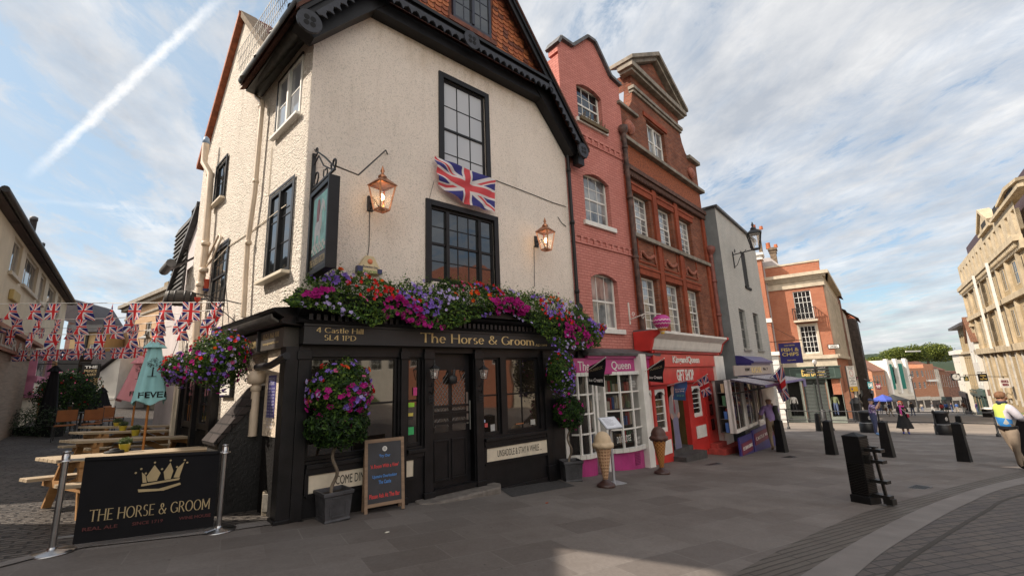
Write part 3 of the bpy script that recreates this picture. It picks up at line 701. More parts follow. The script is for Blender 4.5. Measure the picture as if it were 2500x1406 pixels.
# side wall along the alley
gA=(-4.35,9.0);pubside=[(-6.95,6.1),gA]
h1=uz4(LW,(682,213),(741,130),(735,281),(677,333));h2=uz4(LW,(663,484),(719,436),(708,662),(647,690));h3=uz4(LW,(530,428),(558,372),(551,482),(527,503));h4=uz4(LW,(522,626),(561,580),(547,735),(515,767))
h5=uz4(LW,(589,200),(600,192),(599,240),(588,257))
LB=-7.0
m=MB();wall_holes(m,LB,0,-.55,6.1,[h1,h2,h3,h4,(h5[0],h5[1],h5[2],6.1)],0,.12)
m.prism([(LB,6.1),(-1.75,6.1),gA],0,.02);m.build('side_wall',pebble,pub,LWo:=(0,0,0),LW.rz-FU.rz)
def lpart(m,name,mats,**k):return m.build(name,mats,pub,(0,0,0),LW.rz-FU.rz,**k)
side=empty('side_window_set',(0,0,0),LW.rz-FU.rz);bpy.data.objects.remove(side)
def lwin(*a,**k):
 o=window(pub,*a,**k);o.rotation_euler=(0,0,LW.rz-FU.rz);return o
lwin(*h1,cols=1,rows=2,mat=white,y=-.02,fr=.045,split=[(0,.5,1),(.5,1,1)],sill=(.10,.05,.06),g=glass('bright_pane',(0.25,0.27,0.3),1.8,.05),meet=False,label='white-framed casement under the gutter')
m=MB();frame_ring2(m,*h1);lpart(m,'window_surround',black)
lwin(*h2,cols=1,rows=3,mat=black,y=-.02,fr=.06,casing=(.05,.03),split=[(0,.5,1),(.5,1,1)],sill=(.15,.05,.08),meet=False)
lwin(*h3,cols=2,rows=2,mat=black,y=-.02,fr=.06,casing=(.05,.05),sill=(.12,.05,.08),meet=False)
lwin(*h4,cols=3,rows=4,mat=black,y=-.02,fr=.06,casing=(.06,.03))
lwin(h5[0],h5[1],h5[2],6.06,cols=1,rows=2,mat=black,y=.04,fr=.05,meet=False)
m=MB();m.prism([(LB,-3.2),(0,-3.2),(0,-.55),(LB,-.55)],-.05,0);m.prism([(-.72,-.55),(-.02,-.55),(-.02,-3.2),(-.72,-3.2)],-.12,-.05);lpart(m,'side_plinth',M('plinth_black',(0.010,0.009,0.009),0.75,0.3,3,0.8,25,bd=.02,spec=.15))
for(a,b) in((-5.9,-5.1),(-4.6,-3.9)):
 lwin(a,b,-.75,.55,cols=2,rows=3,mat=black,y=-.09,fr=.09,casing=(.1,.03),meet=False)
m=MB()
for a in(-6.8,-6.3,-5.02,-3.7):m.box(a,a+.16,-.14,-.0,-2.2,.62)
lpart(m,'side_posts',black)
m=MB();m.box(-6.5,-6.35,-.2,-.1,-2.2,.5);m.lathe([(.1,-.6),(.1,.9)],12,(-6.42,-.1,0));lpart(m,'side_pillar',creamp)
mc=MB();c0=uz4(LW,(546,916),(574,908),(572,968),(545,972));mc.box(c0[0],c0[1],-.06,-.001,c0[2],c0[3]);r_=lpart(mc,'menu_case',black,bev=.01);mc=MB();mc.box(c0[0]+.05,c0[1]-.05,-.066,-.0605,c0[2]+.05,c0[3]-.05);mc.build('menu_sheet',white,r_)
m=MB();m.prism([(LB-.15,5.95),(gA[0],gA[1]-.02),(gA[0],gA[1]+.14),(LB-.2,6.08)],-.14,.6);lpart(m,'gable_verge_left',tile_red[0])
m=MB();m.prism([(gA[0],gA[1]-.02),(-1.9,6.35),(-1.9,6.55),(gA[0],gA[1]+.16)],-.1,.25);lpart(m,'gable_verge_right',M('mossy_tile',(0.14,0.10,0.06),.9,.4,12,.6,40))
m=MB();o=len(m.f);m.quad((gA[0],.2,gA[1]+.12),(-1.9,.2,6.5),(-1.9,4,6.5),(gA[0],4,gA[1]+.12));m.uv[o]=[(0,0),(3.2,0),(3.2,3.8),(0,3.8)]
o=len(m.f);m.quad((LB-.2,.5,6.06),(gA[0],.5,gA[1]+.12),(gA[0],6,gA[1]+.12),(LB-.2,6,6.06));m.uv[o]=[(0,0),(4,0),(4,5.5),(0,5.5)];lpart(m,'wing_roof',rooft)
m=MB();m.tube([(-2.62,-.34,6.12),(.30,-.36,6.0)],.085,14);
for u in(-2.4,-1.6,-.8,0):m.lathe([(.09,-.012),(.1,-.012),(.1,.012),(.09,.012)],12,(u,-.35,6.07))
m.tube([(-2.3,-.2,5.98),(.2,-.2,5.88)],.12,12);m.box(-2.5,.1,-.3,-.005,5.86,5.98);lpart(m,'eaves_gutter',M('weathered_gutter',(0.03,0.03,0.025),.5,.5,7))
m=MB()
for i in range(34):
 u=-2.5+i*.085;m.bar((u,-.42,6.2),(u+.03,-.5,6.62),.007)
for k in range(3):m.bar((-2.55,-.45-.03*k,6.3+.15*k),(.35,-.45-.03*k,6.2+.15*k),.007)
lpart(m,'gutter_mesh',M('pale_wire',(.3,.3,.29),.5,metal=.5))
cpipe=M('cream_pipe',(0.62,0.50,0.38),.5,.1,4,dirt=.3)
def P(px,py,o):q=LW.q(px,py,o);return(q[0],-o,q[1])
m=MB();m.tube([P(601,205,.3),P(606,222,.12),P(640,250,.11),P(640,262,.11),P(622,470,.1),P(604,600,.1),P(594,775,.1)],.043,12)
for px,py in((638,265),(624,448),(606,598)):q=P(px,py,.1);m.lathe([(.043,0),(.056,.01),(.056,.07),(.043,.08)],12,q)
lpart(m,'downpipe',cpipe)
m=MB();m.tube([P(503,352,.25),P(498,398,.25),P(514,425,.16),P(500,620,.14),P(484,745,.14),P(476,870,.14)],.075,14)
for px,py in((513,432),(502,600),(497,665),(489,700)):q=P(px,py,.15);m.lathe([(.075,0),(.09,.01),(.09,.09),(.075,.1)],14,q)
m.tube([P(500,655,.1),P(520,630,.08),P(540,580,.06),P(535,572,.06),P(505,635,.06)],.022,8);lpart(m,'soil_pipe',cpipe)
m=MB();m.mat(1).lathe([(.05,0),(.085,.03),(.06,.16),(.02,.2)],10,P(503,352,.25));m.build('pipe_cowl',[iron,M('blue_grey_wire',(.2,.28,.4),.5)],pub,(0,0,0),LW.rz-FU.rz)
m=MB();m.mat(0);wire(m,[P(700,500,.015),P(620,560,.015),P(560,600,.015),P(522,640,.015)],.01);wire(m,[P(664,362,.015),P(655,480,.015)],.008);lpart(m,'side_cable',creamp)
rb=MB();c0=uz4(LW,(499,692),(512,680),(510,705),(497,712));rb.box(c0[0],c0[1],-.1,-.001,c0[2],c0[3]);r0=LW.root('alarm_box','small red alarm box high on the alley wall beside the fat cream pipe','alarm box')
rb.build('box',M('alarm_red',(.5,.06,.02),.5),r0,bev=.015);rb=MB();rb.box(c0[0],c0[1],-.11,0,c0[2]-.05,c0[2]-.004);rb.build('strobe',M('alarm_blue',(.02,.03,.12),.3),r0)
# shopfront
SP=.20
def sh(px0,px1,y0,y1,off=SP):p=FU.q(px0,(y0+y1)/2,off)[0];q=FU.q(px1,(y0+y1)/2,off)[0];mx=(px0+px1)/2;return(p,q,FU.q(mx,y1,off)[1],FU.q(mx,y0,off)[1])
W1=sh(752,972,868,1086);W2=sh(995,1030,878,1078);W3=sh(1180,1224,872,1052);W4=sh(1238,1318,872,1048);DR=(FU.q(1057,1000,SP)[0],FU.q(1157,1000,SP)[0],-1.62,FU.q(1105,862,SP)[1])
zw0,zw1=-1.0,.42
W1=(W1[0],W1[1],zw0,zw1);W2=(W2[0],W2[1],zw0,zw1);W3=(W3[0],W3[1],zw0,zw1);W4=(W4[0],W4[1],zw0,zw1)
m=MB();wall_holes(m,0.02,UW-.02,-2.6,.6,[W1,W2,W3,W4,(DR[0],DR[1],-2.6,DR[3])],-SP,.19);m.quad((0.02,-SP,-2.6),(.02,-SP,.6),(.02,.0,.6),(.02,.0,-2.6));m.quad((UW-.02,-SP,-2.6),(UW-.02,0,-2.6),(UW-.02,0,.6),(UW-.02,-SP,.6))
m.build('shopfront',black,pub)
def frame_ring(m,a,b,c,d,w,y0,y1):
 m.box(a-w,b+w,y0,y1,d,d+w);m.box(a-w,b+w,y0,y1,c-w,c);m.box(a-w,a,y0,y1,c,d);m.box(b,b+w,y0,y1,c,d)
m=MB()   # pilasters with base blocks, sill rail, stall-riser mouldings
for p0,p1 in((-.02,.13),(W1[1]+.03,W2[0]-.03),(W2[1]+.03,DR[0]-.02),(DR[1]+.02,W3[0]-.04),(W4[1]+.1,W4[1]+.27),(UW-.3,UW-.04)):
 m.box(p0,p1,-SP-.05,-SP,-2.6,.56);m.box(p0-.02,p1+.02,-SP-.08,-SP,-2.6,-1.72);m.box(p0-.02,p1+.02,-SP-.07,-SP,.38,.5)
for a,b in((.15,W1[1]+.02),(W2[0]-.02,W2[1]+.02),(W3[0]-.02,W4[1]+.08)):
 m.box(a,b,-SP-.09,-SP,zw0-.09,zw0-.03);m.box(a,b,-SP-.05,-SP,zw0-.16,zw0-.09)
m.box(.15,W2[0]-.1,-SP-.04,-SP,-2.6,-1.86);m.box(W3[0],W4[1]+.08,-SP-.04,-SP,-2.6,-1.93);m.build('shopfront_pilasters',black,pub,bev=.006)
for(a,b,c,d),cols,rows,lab in((W1,2,2,None),(W2,1,2,None),(W3,1,2,None),(W4,2,2,None)):
 window(pub,a,b,c,d,cols=cols,rows=rows,mat=black,y=-SP+.05,fr=.045,bar=.03,g=gl_room,meet=False)
sk_=lambda px,py,w,h,col,nm='sticker',z=-SP+.06:(lambda c_,mm:(mm.box(c_[0]-w/2,c_[0]+w/2,z,z+.004,c_[1]-h/2,c_[1]+h/2),mm.build(nm,M('sticker_%02d%02d%02d'%tuple(int(v*99) for v in col),col,.5),pub)))(FU.q(px,py,SP),MB())
for a_ in((1018,955,.07,.13,(.5,.05,.2)),(1008,988,.12,.07,(.3,.6,.05)),(1005,1012,.12,.05,(.6,.5,.1)),(1005,1021,.12,.04,(.02,.02,.02)),(1008,1052,.10,.12,(.05,.45,.15)),(1187,1028,.05,.05,(.45,.5,.7)),(1192,1038,.07,.07,(.6,.1,.1)),(1208,1044,.1,.12,(.4,.4,.4)),(1306,1030,.13,.1,(.42,.42,.4)),(1274,1034,.2,.02,(.4,.15,.06))):sk_(*a_)
def sign_panel(px,txt,tx):
 P_=[FU.q(*p,SP+.03) for p in px];m=MB();y=-SP-.03
 m.prism([(P_[0][0],P_[0][1]),(P_[1][0],P_[1][1]),(P_[2][0],P_[2][1]),(P_[3][0],P_[3][1])],y,y+.03);o=m.build('sign_panel',creamp,pub)
 a=P_[0];b=P_[1];c=P_[2];d=P_[3]
 def bend(u,z):
  t=(u-a[0])/(b[0]-a[0]);top=a[1]+(b[1]-a[1])*t;bot=d[1]+(c[1]-d[1])*t;return(u,y-.004,bot+(top-bot)*z)
 for s,u0,u1,z0,z1 in txt:
  text(o,s,u0,z0,u1,z1,0,blackm,tx,fn=lambda u,z:bend(u,z),th=0.003)
 m=MB();pts=P_+[P_[0]]
 for i in range(4):m.bar((pts[i][0],y,pts[i][1]),(pts[i+1][0],y,pts[i+1][1]),.035,.05)
 m.build('panel_moulding',black,o)
p=lambda x,y:FU.q(x,y,SP+.03)[0]
sign_panel([(748,1157),(1013,1117),(1012,1165),(746,1211)],[('COME DINE WITH US',p(820,1160),p(955,1140),.3,.72)],'b')
sign_panel([(1185,1092),(1340,1068),(1340,1106),(1185,1132)],[('UNSADDLE & STAY A WHILE ...',p(1214,1100),p(1322,1090),.3,.72)],'b')
DY=-.07
m=MB();a,b,c,d=DR
m.quad((a,-SP,-2.6),(a,-SP,d),(a,DY,d),(a,DY,-2.6));m.quad((b,-SP,-2.6),(b,DY,-2.6),(b,DY,d),(b,-SP,d));m.quad((a,-SP,d),(b,-SP,d),(b,DY,d),(a,DY,d));m.build('door_recess',black,pub)
dm=MB();dm.box(a,b,DY,DY+.06,-1.72,d);dm.box(a,b,-SP-.05,DY,-1.8,-1.72)
dm.box(a+.05,b-.05,DY-.025,DY,-.62,-.5);dr=dm.build('door',black,pub)
m=MB();cu=(a+b)/2
for x0,x1,z0,z1 in((a+.12,cu-.05,-1.6,-1.0),(cu+.05,b-.12,-1.6,-1.0)):frame_ring(m,x0,x1,z0,z1,.03,DY-.02,DY)
m.build('door_panels',black,dr,bev=.004)
m=MB();m.box(a+.1,cu-.04,DY-.006,DY-.001,-.85,.2);m.box(cu+.04,b-.1,DY-.006,DY-.001,-.85,.2);m.build('glass',gl_room,dr)
m=MB();lead=M('lead_came',(.22,.23,.24),.4,metal=.6)
for x0,x1 in((a+.1,cu-.04),(cu+.04,b-.1)):
 w=x1-x0
 for i in range(-6,14):
  for sg in(1,-1):
   z=-.85+i*.09;p0=(x0,z) if sg>0 else(x0,z+w*1.3);p1=(x1,z+w*1.3) if sg>0 else(x1,z)
   if min(p0[1],p1[1])>-.85 and max(p0[1],p1[1])<.2:m.bar((p0[0],DY-.01,p0[1]),(p1[0],DY-.01,p1[1]),.007)
m.build('leading',lead,dr)
m=MB()
for z in(-.42,-.55,-.7):m.box(a+.02,b-.02,DY-.05,DY-.02,z-.02,z+.02)
m.build('door_rails',black,dr)
m=MB();m.box(b-.09,b-.05,DY-.03,DY-.002,-.75,-.2);m.tube([(a+.04,DY-.06,-.75),(a+.04,DY-.06,-.1)],.012,8);m.tube([(b-.03,-.12,-.85),(b-.03,-.12,-.35)],.012,8);m.build('door_handle',steel,dr)
m=MB();m.lathe([(.02,0),(.09,.02),(.1,.12),(.05,.16)],12,(cu,DY-.1,-.05),.9,.5);m.tube([(cu,DY-.06,-.02),(cu,DY-.12,.1),(cu+.03,DY-.1,.2)],.03,8);m.build('door_ornament',iron,dr)
A4=[FU.q(*p_,.0) for p_ in((1025,1225),(1200,1180))]
st=FU.root('door_step','worn grey stone step outside the black pub door','step',None,(a+b)/2,0,SP)
m=MB();zz=gz(*FU.at(cu,.4)[:2]);m.prism([(-.75,.05),(.85,.05),(.9,-.12),(.72,-.34),(-.6,-.36),(-.8,-.2)],zz-.1,zz+.07,'xy');m.build('stone',M('worn_stone',(.16,.14,.125),.8,.3,6,.4,40,dirt=.6),st,bev=.03)
m=MB();m.box(-.19,-.021,-.24,.03,-2.6,.56);m.box(-.22,-.0205,-.27,.03,-2.6,-1.66);m.build('corner_pilaster',black,pub,bev=.006)
# fascia, cornice, dentils
fz0,fz1=.60,.86
m=MB();m.box(.0,6.24,-.35,-.02,fz0,fz1);m.box(-.01,6.25,-.37,-.34,fz1-.02,fz1+.02);m.box(-.01,6.25,-.365,-.345,fz0-.015,fz0+.01)
fas=m.build('fascia',M('fascia_black',(0.018,0.018,0.02),.5,.2,2,dirt=.15),pub,bev=.004)
q=lambda px,py:FU.q(px,py,.36)
def ftext(s,tl,br_,font='s',mt=None,par=None):
 A_,B_=q(*tl),q(*br_);text(par or fas,s,A_[0],min(A_[1],B_[1]),B_[0],max(A_[1],B_[1]),-.352,mt or gold,font,th=.005)
text(fas,'4 Castle Hill\nSL4 1PD',q(772,815)[0],fz0+.045,q(888,815)[0],fz1-.03,-.352,gold,'s',th=.005)
uA,uB=q(1027,830)[0],q(1305,845)[0]
text(fas,'The Horse & Groom',uA,fz0+.05,uB,fz1-.045,-.352,gold,'s',th=.005)
text(fas,'AD 1719',q(1308,845)[0],fz0+.04,q(1336,845)[0],fz0+.085,-.352,gold,'s',th=.005)
text(fas,'01753\n868 488',q(1400,845)[0],fz0+.04,q(1434,845)[0],fz1-.05,-.352,gold,'s',th=.005)
m=MB();m.profile([(-.02,.86),(-.40,.88),(-.42,.92),(-.36,.96),(-.52,1.04),(-.56,1.08),(-.02,1.13)],-.1,6.3);m.build('cornice',black,pub,bev=.005)
m=MB()
for i in range(62):u=.02+i*.1;m.box(u,u+.055,-.47,-.36,.915,1.0)
m.build('dentils',black,pub)
m=MB();m.box(-2.35,.12,-.22,-.002,.56,.84);rf=lpart(m,'side_fascia',M('side_fascia_paint',(0.06,0.052,0.045),.5,.2,3));
m=MB();m.profile([(-.002,.84),(-.30,.87),(-.32,.92),(-.28,.95),(-.42,1.03),(-.44,1.07),(-.002,1.14)],-2.6,.28);lpart(m,'side_cornice',black)
m=MB()
for i in range(52):u=-2.5+i*.052;m.tube([(u,-.31,.9),(u,-.4,.95),(u,-.41,1.0)],.02,6)
lpart(m,'side_dentils',M('dentil_grey',(.14,.13,.12),.4,.2,5))
text(rf,'01753 868 488',-.66,.72,-.03,.80,-.225,gold,'s',th=.004);text(rf,'horseandgroomwindsor.co.uk',-.66,.62,-.03,.67,-.225,gold,'b',th=.003);text(rf,'The Horse & Groom',-2.3,.62,-.95,.8,-.225,gold,'s',th=.004)
m=MB();m.box(-.86,-.8,-.26,-.2,.55,.88);lpart(m,'side_fascia_strap',iron)
m=MB();wall_holes(m,-.72,0,-.67,.56,[],-.13,.1);m.quad((-.72,-.13,-.67),(-.72,0,-.67),(-.72,0,.56),(-.72,-.13,.56));m.quad((-.72,-.13,-.67),(0,-.13,-.67),(0,0,-.67),(-.72,0,-.67));lpart(m,'corner_buttress',plaster('roughcast_low',(.66,.56,.44),40,.6,.02,.3))
hp=MB();H=P(627,922,.2);hp.tube([P(590,845,.15),P(612,880,.2),P(627,908,.2)],.045,12);hp.lathe([(.05,-.08),(.12,-.06),(.13,.0),(.13,.12),(.05,.12)],16,(H[0],H[1],H[2]-.02));hp.tube([(H[0],H[1],H[2]-.05),(H[0],H[1],H[2]-.85)],.06,14);hp.lathe([(.06,0),(.075,.01),(.075,.08),(.06,.09)],14,(H[0],H[1],H[2]-.2));lpart(hp,'rain_hopper',cpipe)
m=MB();m.tube([(H[0]+.03,H[1]-.02,H[2]+.16),P(660,892,.3),P(700,868,.32)],.05,10);lpart(m,'low_gutter',black)
bp=MB();c0=uz4(LW,(655,918),(674,914),(671,1018),(652,1021),.13);bp.box(c0[0],c0[1],-.135,-.121,c0[2],c0[3]);bo=lpart(bp,'opening_hours_board',M('hours_blue',(.05,.045,.2),.5))
pal=M('pale_print',(.6,.6,.72),.6)
for i in range(13):z=c0[3]-.2-i*.045;text(bo,random.choice(['12.00 - 22.00','12.00 - 23.00','11.30 - 23.00']),c0[0]+.02,z,c0[1]-.02,z+.022,-.137,pal,th=.002)
text(bo,'OPENING\nHOURS',c0[0]+.02,c0[3]-.14,c0[1]-.02,c0[3]-.03,-.137,pal,th=.002)
mx,my=gxy(662,1258);r=empty('meter_box',(mx,my,gz(mx,my)),LW.rz+.5,'small rusty metal meter box standing at the foot of the pub corner','meter box')
m=MB();m.box(-.14,.14,-.05,.12,-.05,.33);bx=m.build('body',M('rusty_stone',(.20,.165,.12),.85,.4,9,.4,40,dirt=.5),r,bev=.03)
m=MB();m.box(-.11,.11,-.062,-.05,.06,.29);m.build('cover_plate',M('worn_plate',(.24,.22,.19),.6,.3,14,.3,50,metal=.3),r,bev=.006)
m=MB();m.box(.0,.05,-.066,-.062,.08,.13);m.build('catch',iron,r)
x0,y0=gxy(575,1100);lt=LW.root('slate_capped_buttress','black buttress with sloping slate cap against the alley wall','buttress')
zl0,zl1=LW.q(606,945,.08)[1],LW.q(552,1072,.55)[1];ul0,ul1=LW.q(592,985,.2)[0],LW.q(622,985,.2)[0]
m=MB();m.prism([(-.0,-2.4),(0,zl0-.03),(-.1,zl0-.03),(-.62,zl1-.04),(-.72,-2.4)],ul0,ul1,'yz');m.build('body',M('buttress_black',(.014,.013,.013),.6,.3,3,.8,25,bd=.02),lt)
m=MB();m.prism([(-.0,zl0-.028),(-.02,zl0+.02),(-.12,zl0),(-.70,zl1-.03),(-.68,zl1-.08)],ul0-.03,ul1+.03,'yz');m.build('slates',brick('old_slates',(.035,.027,.026),(.055,.045,.043),(.012,.01,.01),.34,.12,.01,.8,.3),lt)
m=MB();m.prism([(-.0,-2.4),(0,zl1+.1),(-.5,zl1-.25),(-.6,-2.4)],ul0-.5,ul0-.001,'yz');m.build('lower_shoulder',M('brown_board',(.05,.034,.026),.7,.3,4),lt)
# THE ROW: pink, red, grey
PK=Wall(*FU.at(6.2)[:2],48.5);RD=Wall(*PK.at(2.62)[:2],43.5)
GYo=RD.at(6.25,.45);GY=Wall(GYo.x,GYo.y,40.0)
pinkb=brick('pink_painted_brick',(.56,.215,.18),(.63,.26,.22),(.45,.15,.125),.225,.075,.009,1.0,.22,painted=True)
redb=brick('red_brick',(.19,.055,.028),(.33,.105,.052),(.20,.14,.11),.225,.072,.009,.6,.7)
greyb=brick('grey_painted_brick',(.50,.495,.465),(.56,.55,.51),(.42,.41,.39),.225,.075,.008,.7,.2,painted=True)
stone=M('grey_stone',(.24,.21,.17),.8,.3,4,.3,40,dirt=.6)
carved=M('carved_terracotta',(.34,.09,.03),.75,.5,22,1.0,34,bd=.05)
pinkp=M('magenta_paint',(.42,.04,.20),.45,.12,3,dirt=.15);redp=M('shop_red',(.52,.035,.03),.42,.12,3,dirt=.1)
def depth_box(m,u0,u1,z0,z1,y0,y1):
 """side, top and back faces of a building behind its front face"""
 m.quad((u0,y0,z0),(u0,y0,z1),(u0,y1,z1),(u0,y1,z0));m.quad((u1,y0,z0),(u1,y1,z0),(u1,y1,z1),(u1,y0,z1));m.quad((u0,y0,z1),(u1,y0,z1),(u1,y1,z1),(u0,y1,z1));m.quad((u0,y1,z0),(u0,y1,z1),(u1,y1,z1),(u1,y1,z0))
pk=PK.root('pink_house','narrow pink-painted brick house with shaped gable beside the pub','house')
PW=2.78
pw=[uz4(PK,(1417,203),(1463,229),(1469,318),(1422,297)),uz4(PK,(1432,418),(1478,440),(1483,553),(1437,543)),uz4(PK,(1449,664),(1499,674),(1506,807),(1457,799))]
um=(min(p[0] for p in pw)+0,max(p[1] for p in pw));uc=(sum(p[0]+p[1] for p in pw))/6;pw=[(uc-.56,uc+.56,p[2],p[3]) for p in pw]
m=MB();wall_holes(m,0,PW,.4,8.7,pw,0,.16)
out=[PK.q(*p_) for p_ in((1365,96),(1394,116),(1430,94),(1449,107),(1488,191),(1511,212))]
m.prism([(0,8.7),(PW,8.7),(PW,out[5][1]),(out[4][0],out[4][1]),(out[3][0],out[3][1]),(out[2][0],out[2][1]),(out[1][0],out[1][1]),(out[0][0],out[0][1]),(0,out[0][1]-.15)],0,.35)
depth_box(m,0,PW,-2.8,8.6,0,5);m.build('wall',pinkb,pk)
m=MB();O=[(-.04,out[0][1]-.25)]+[tuple(o_) for o_ in out]+[(PW+.05,out[5][1]-.03)]
for i in range(len(O)-1):m.bar((O[i][0],.15,O[i][1]+.03),(O[i+1][0],.15,O[i+1][1]+.03),.09,.5,(0,1,0))
m.build('coping',slate,pk)
for k,p_ in enumerate(pw):
 w=window(pk,*p_,cols=3,rows=4 if k!=2 else 2,mat=white,y=.13,fr=.055,g=[gl,gl_net,gl_net][k],sill=(.07,.12,.12))
 m=MB();n=10;a,b,z1=p_[0]-.01,p_[1]+.01,p_[3]
 m.prism([(a,z1-.16)]+[(a+(b-a)*i/n,z1-.16*(2*i/n-1)**2) for i in range(1,n)]+[(b,z1-.16),(b,z1+.003),(a,z1+.003)],-.001,.09);m.build('arch',pinkb,w)
for zb in(3.34,PK.q(1470,365)[1]):
 m=MB();m.box(0,PW,-.035,0,zb-.05,zb)
 for i in range(10):m.box(.12+i*.26,.22+i*.26,-.03,0,zb+.0,zb+.14)
 m.box(0,PW,-.03,0,zb+.14,zb+.2);m.build('string_course',pinkb,pk)
m=MB();fu=pw[0];m.box(fu[0]-.05,fu[1]+.05,-.14,-.02,fu[2]-.08,fu[2]+.02)
for i in range(14):m.bar((fu[0]+i*.08,-.08,fu[2]),(fu[0]+i*.08+.02,-.1,fu[2]+.08+.08*(i%3)),.02)
m.build('window_box',M('dry_stalks',(.12,.09,.05),.9),pk)
def bow(parent,u0,u1,dep,zs,z0,z1,cols,rows,mt,base,gm,zb=-2.9,name='bow_window'):
 n=10;F=lambda t:(u0+(u1-u0)*t,-.05-dep*(1-abs(2*t-1)**2.6))
 m=MB();P_=[F(i/n) for i in range(n+1)]
 for i in range(n):
  a,b=P_[i],P_[i+1]
  m.quad((a[0],a[1],zb),(b[0],b[1],zb),(b[0],b[1],z0-.08),(a[0],a[1],z0-.08))
 o=m.build(name,base,parent,fixn=False)
 fr=MB()
 for z,w_,pr in((z0-.04,.09,.04),(z1+.02,.08,.03)):
  for i in range(n):fr.bar((P_[i][0],P_[i][1]-pr/2,z),(P_[i+1][0],P_[i+1][1]-pr/2,z),.07+pr,w_,(0,0,1))
 for c_ in range(cols+1):t=c_/cols;p0=F(t);fr.bar((p0[0],p0[1],z0),(p0[0],p0[1],z1),.045 if 0<c_<cols else .08)
 for r_ in range(1,rows):
  z=z0+(z1-z0)*r_/rows
  for i in range(n):fr.bar((P_[i][0],P_[i][1],z),(P_[i+1][0],P_[i+1][1],z),.03,.035,(0,0,1))
 f=fr.build('frame',mt,o)
 g_=MB();g_.smooth=True
 for i in range(n):a,b=P_[i],P_[i+1];g_.add([(a[0],a[1]+.01,z0),(b[0],b[1]+.01,z0),(b[0],b[1]+.01,z1),(a[0],a[1]+.01,z1)],[(0,1,2,3)])
 g_.build('glass',gm,o,fixn=False);return o
gl_shop=see_through(glass('shop_glass',(.015,.014,.013),1.6,.04,1.5,(.05,.045,.04)),.62)
GOODS=[M('stock_dark',(.05,.04,.04)),M('stock_green',(.06,.16,.08)),M('stock_tan',(.40,.28,.17)),M('stock_red',(.45,.05,.05)),M('stock_blue',(.05,.12,.35)),M('stock_cream',(.6,.55,.45)),M('stock_shelf',(.10,.08,.07))]
def goods(par,u0,u1,z0,z1,y,n=26):
 m=MB();m.mat(0).box(u0,u1,y+.25,y+.27,z0,z1);k=0;h=(z1-z0)/4
 for s in range(4):
  m.mat(6).box(u0,u1,y,y+.25,z0+s*h,z0+s*h+.015);u=u0+.02
  while u<u1-.08:w_=rng.uniform(.04,.11);m.mat(int(rng.integers(0,6))).box(u,u+w_,y+.03,y+.12,z0+s*h+.016,z0+s*h+.016+rng.uniform(.3,.8)*h);u+=w_+rng.uniform(.01,.05)
 m.build('shop_display',GOODS,par)
z0s,z1s=PK.q(1525,1093,.3)[1],.0
ubA=(PK.q(1385,1000,.2)[0],PK.q(1456,1000,.2)[0]);ubB=(PK.q(1480,1000,.2)[0],PK.q(1574,1000,.2)[0])
m=MB();m.box(ubA[0]-.1,PW+.02,-.30,-.01,.03,.40);m.box(-.1,PW+.05,-.36,-.01,.40,.46);fp=m.build('shop_fascia',pinkp,pk)
m=MB();m.profile([(-.01,.46),(-.42,.46),(-.44,.52),(-.01,.66)],-.15,PW+.12);m.build('shop_roof',slate,pk)
text(fp,'The',PK.q(1440,900,.3)[0]-.42,.12,PK.q(1440,900,.3)[0]-.02,.33,-.305,white,'b');text(fp,'Queen',PK.q(1493,905,.3)[0],.10,PK.q(1540,905,.3)[0],.33,-.305,white,'b')
bow(pk,ubA[0],ubA[1],.32,0,z0s+.05,0.02,4,4,white,pinkp,gl_shop);bow(pk,ubB[0],ubB[1],.34,0,z0s,0.02,4,4,white,pinkp,gl_shop)
m=MB()
for p0,w in((ubA[1]+.0,.07),(ubB[0]-.07,.07),(ubB[1],.16),(ubA[0]-.12,.1)):m.box(p0,p0+w,-.22,-.01,-2.9,.03)
m.build('shop_pilasters',white,pk)
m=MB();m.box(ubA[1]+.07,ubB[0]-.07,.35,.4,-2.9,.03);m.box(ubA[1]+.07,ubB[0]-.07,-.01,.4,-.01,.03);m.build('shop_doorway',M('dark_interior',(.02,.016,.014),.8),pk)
m=MB()
for(px,py) in((1474,1138),(1556,1118)):
 c=PK.q(px,py,.38)
 for k in range(8):m.box(c[0]-.1,c[0]+.1,-.405,-.37,c[1]-.14+k*.035,c[1]-.125+k*.035)
m.build('air_vent',M('vent_magenta',(.22,.015,.11),.6),pk)
goods(pk,ubA[0]+.05,ubA[1]-.03,z0s+.1,0,-.12);goods(pk,ubB[0]+.05,ubB[1]-.03,z0s+.05,0,-.12)
for(px,py,s_) in((1450,968,'CASHMERE\nCENTRE'),(1537,937,'AWARD-\nWINNING\nFUDGE'),(1549,1073,'LUXURY\nFUDGE')):
 c=PK.q(px,py,.32);text(pk,s_,c[0]-.13,c[1]-.08,c[0]+.13,c[1]+.08,-.405,white,'b','window_lettering',th=.003)
c=PK.q(1520,1072,.36);text(pk,'DOG FUDGE',c[0]-.3,c[1]-.05,c[0]+.25,c[1]+.09,-.42,white,'b','window_lettering',th=.003)
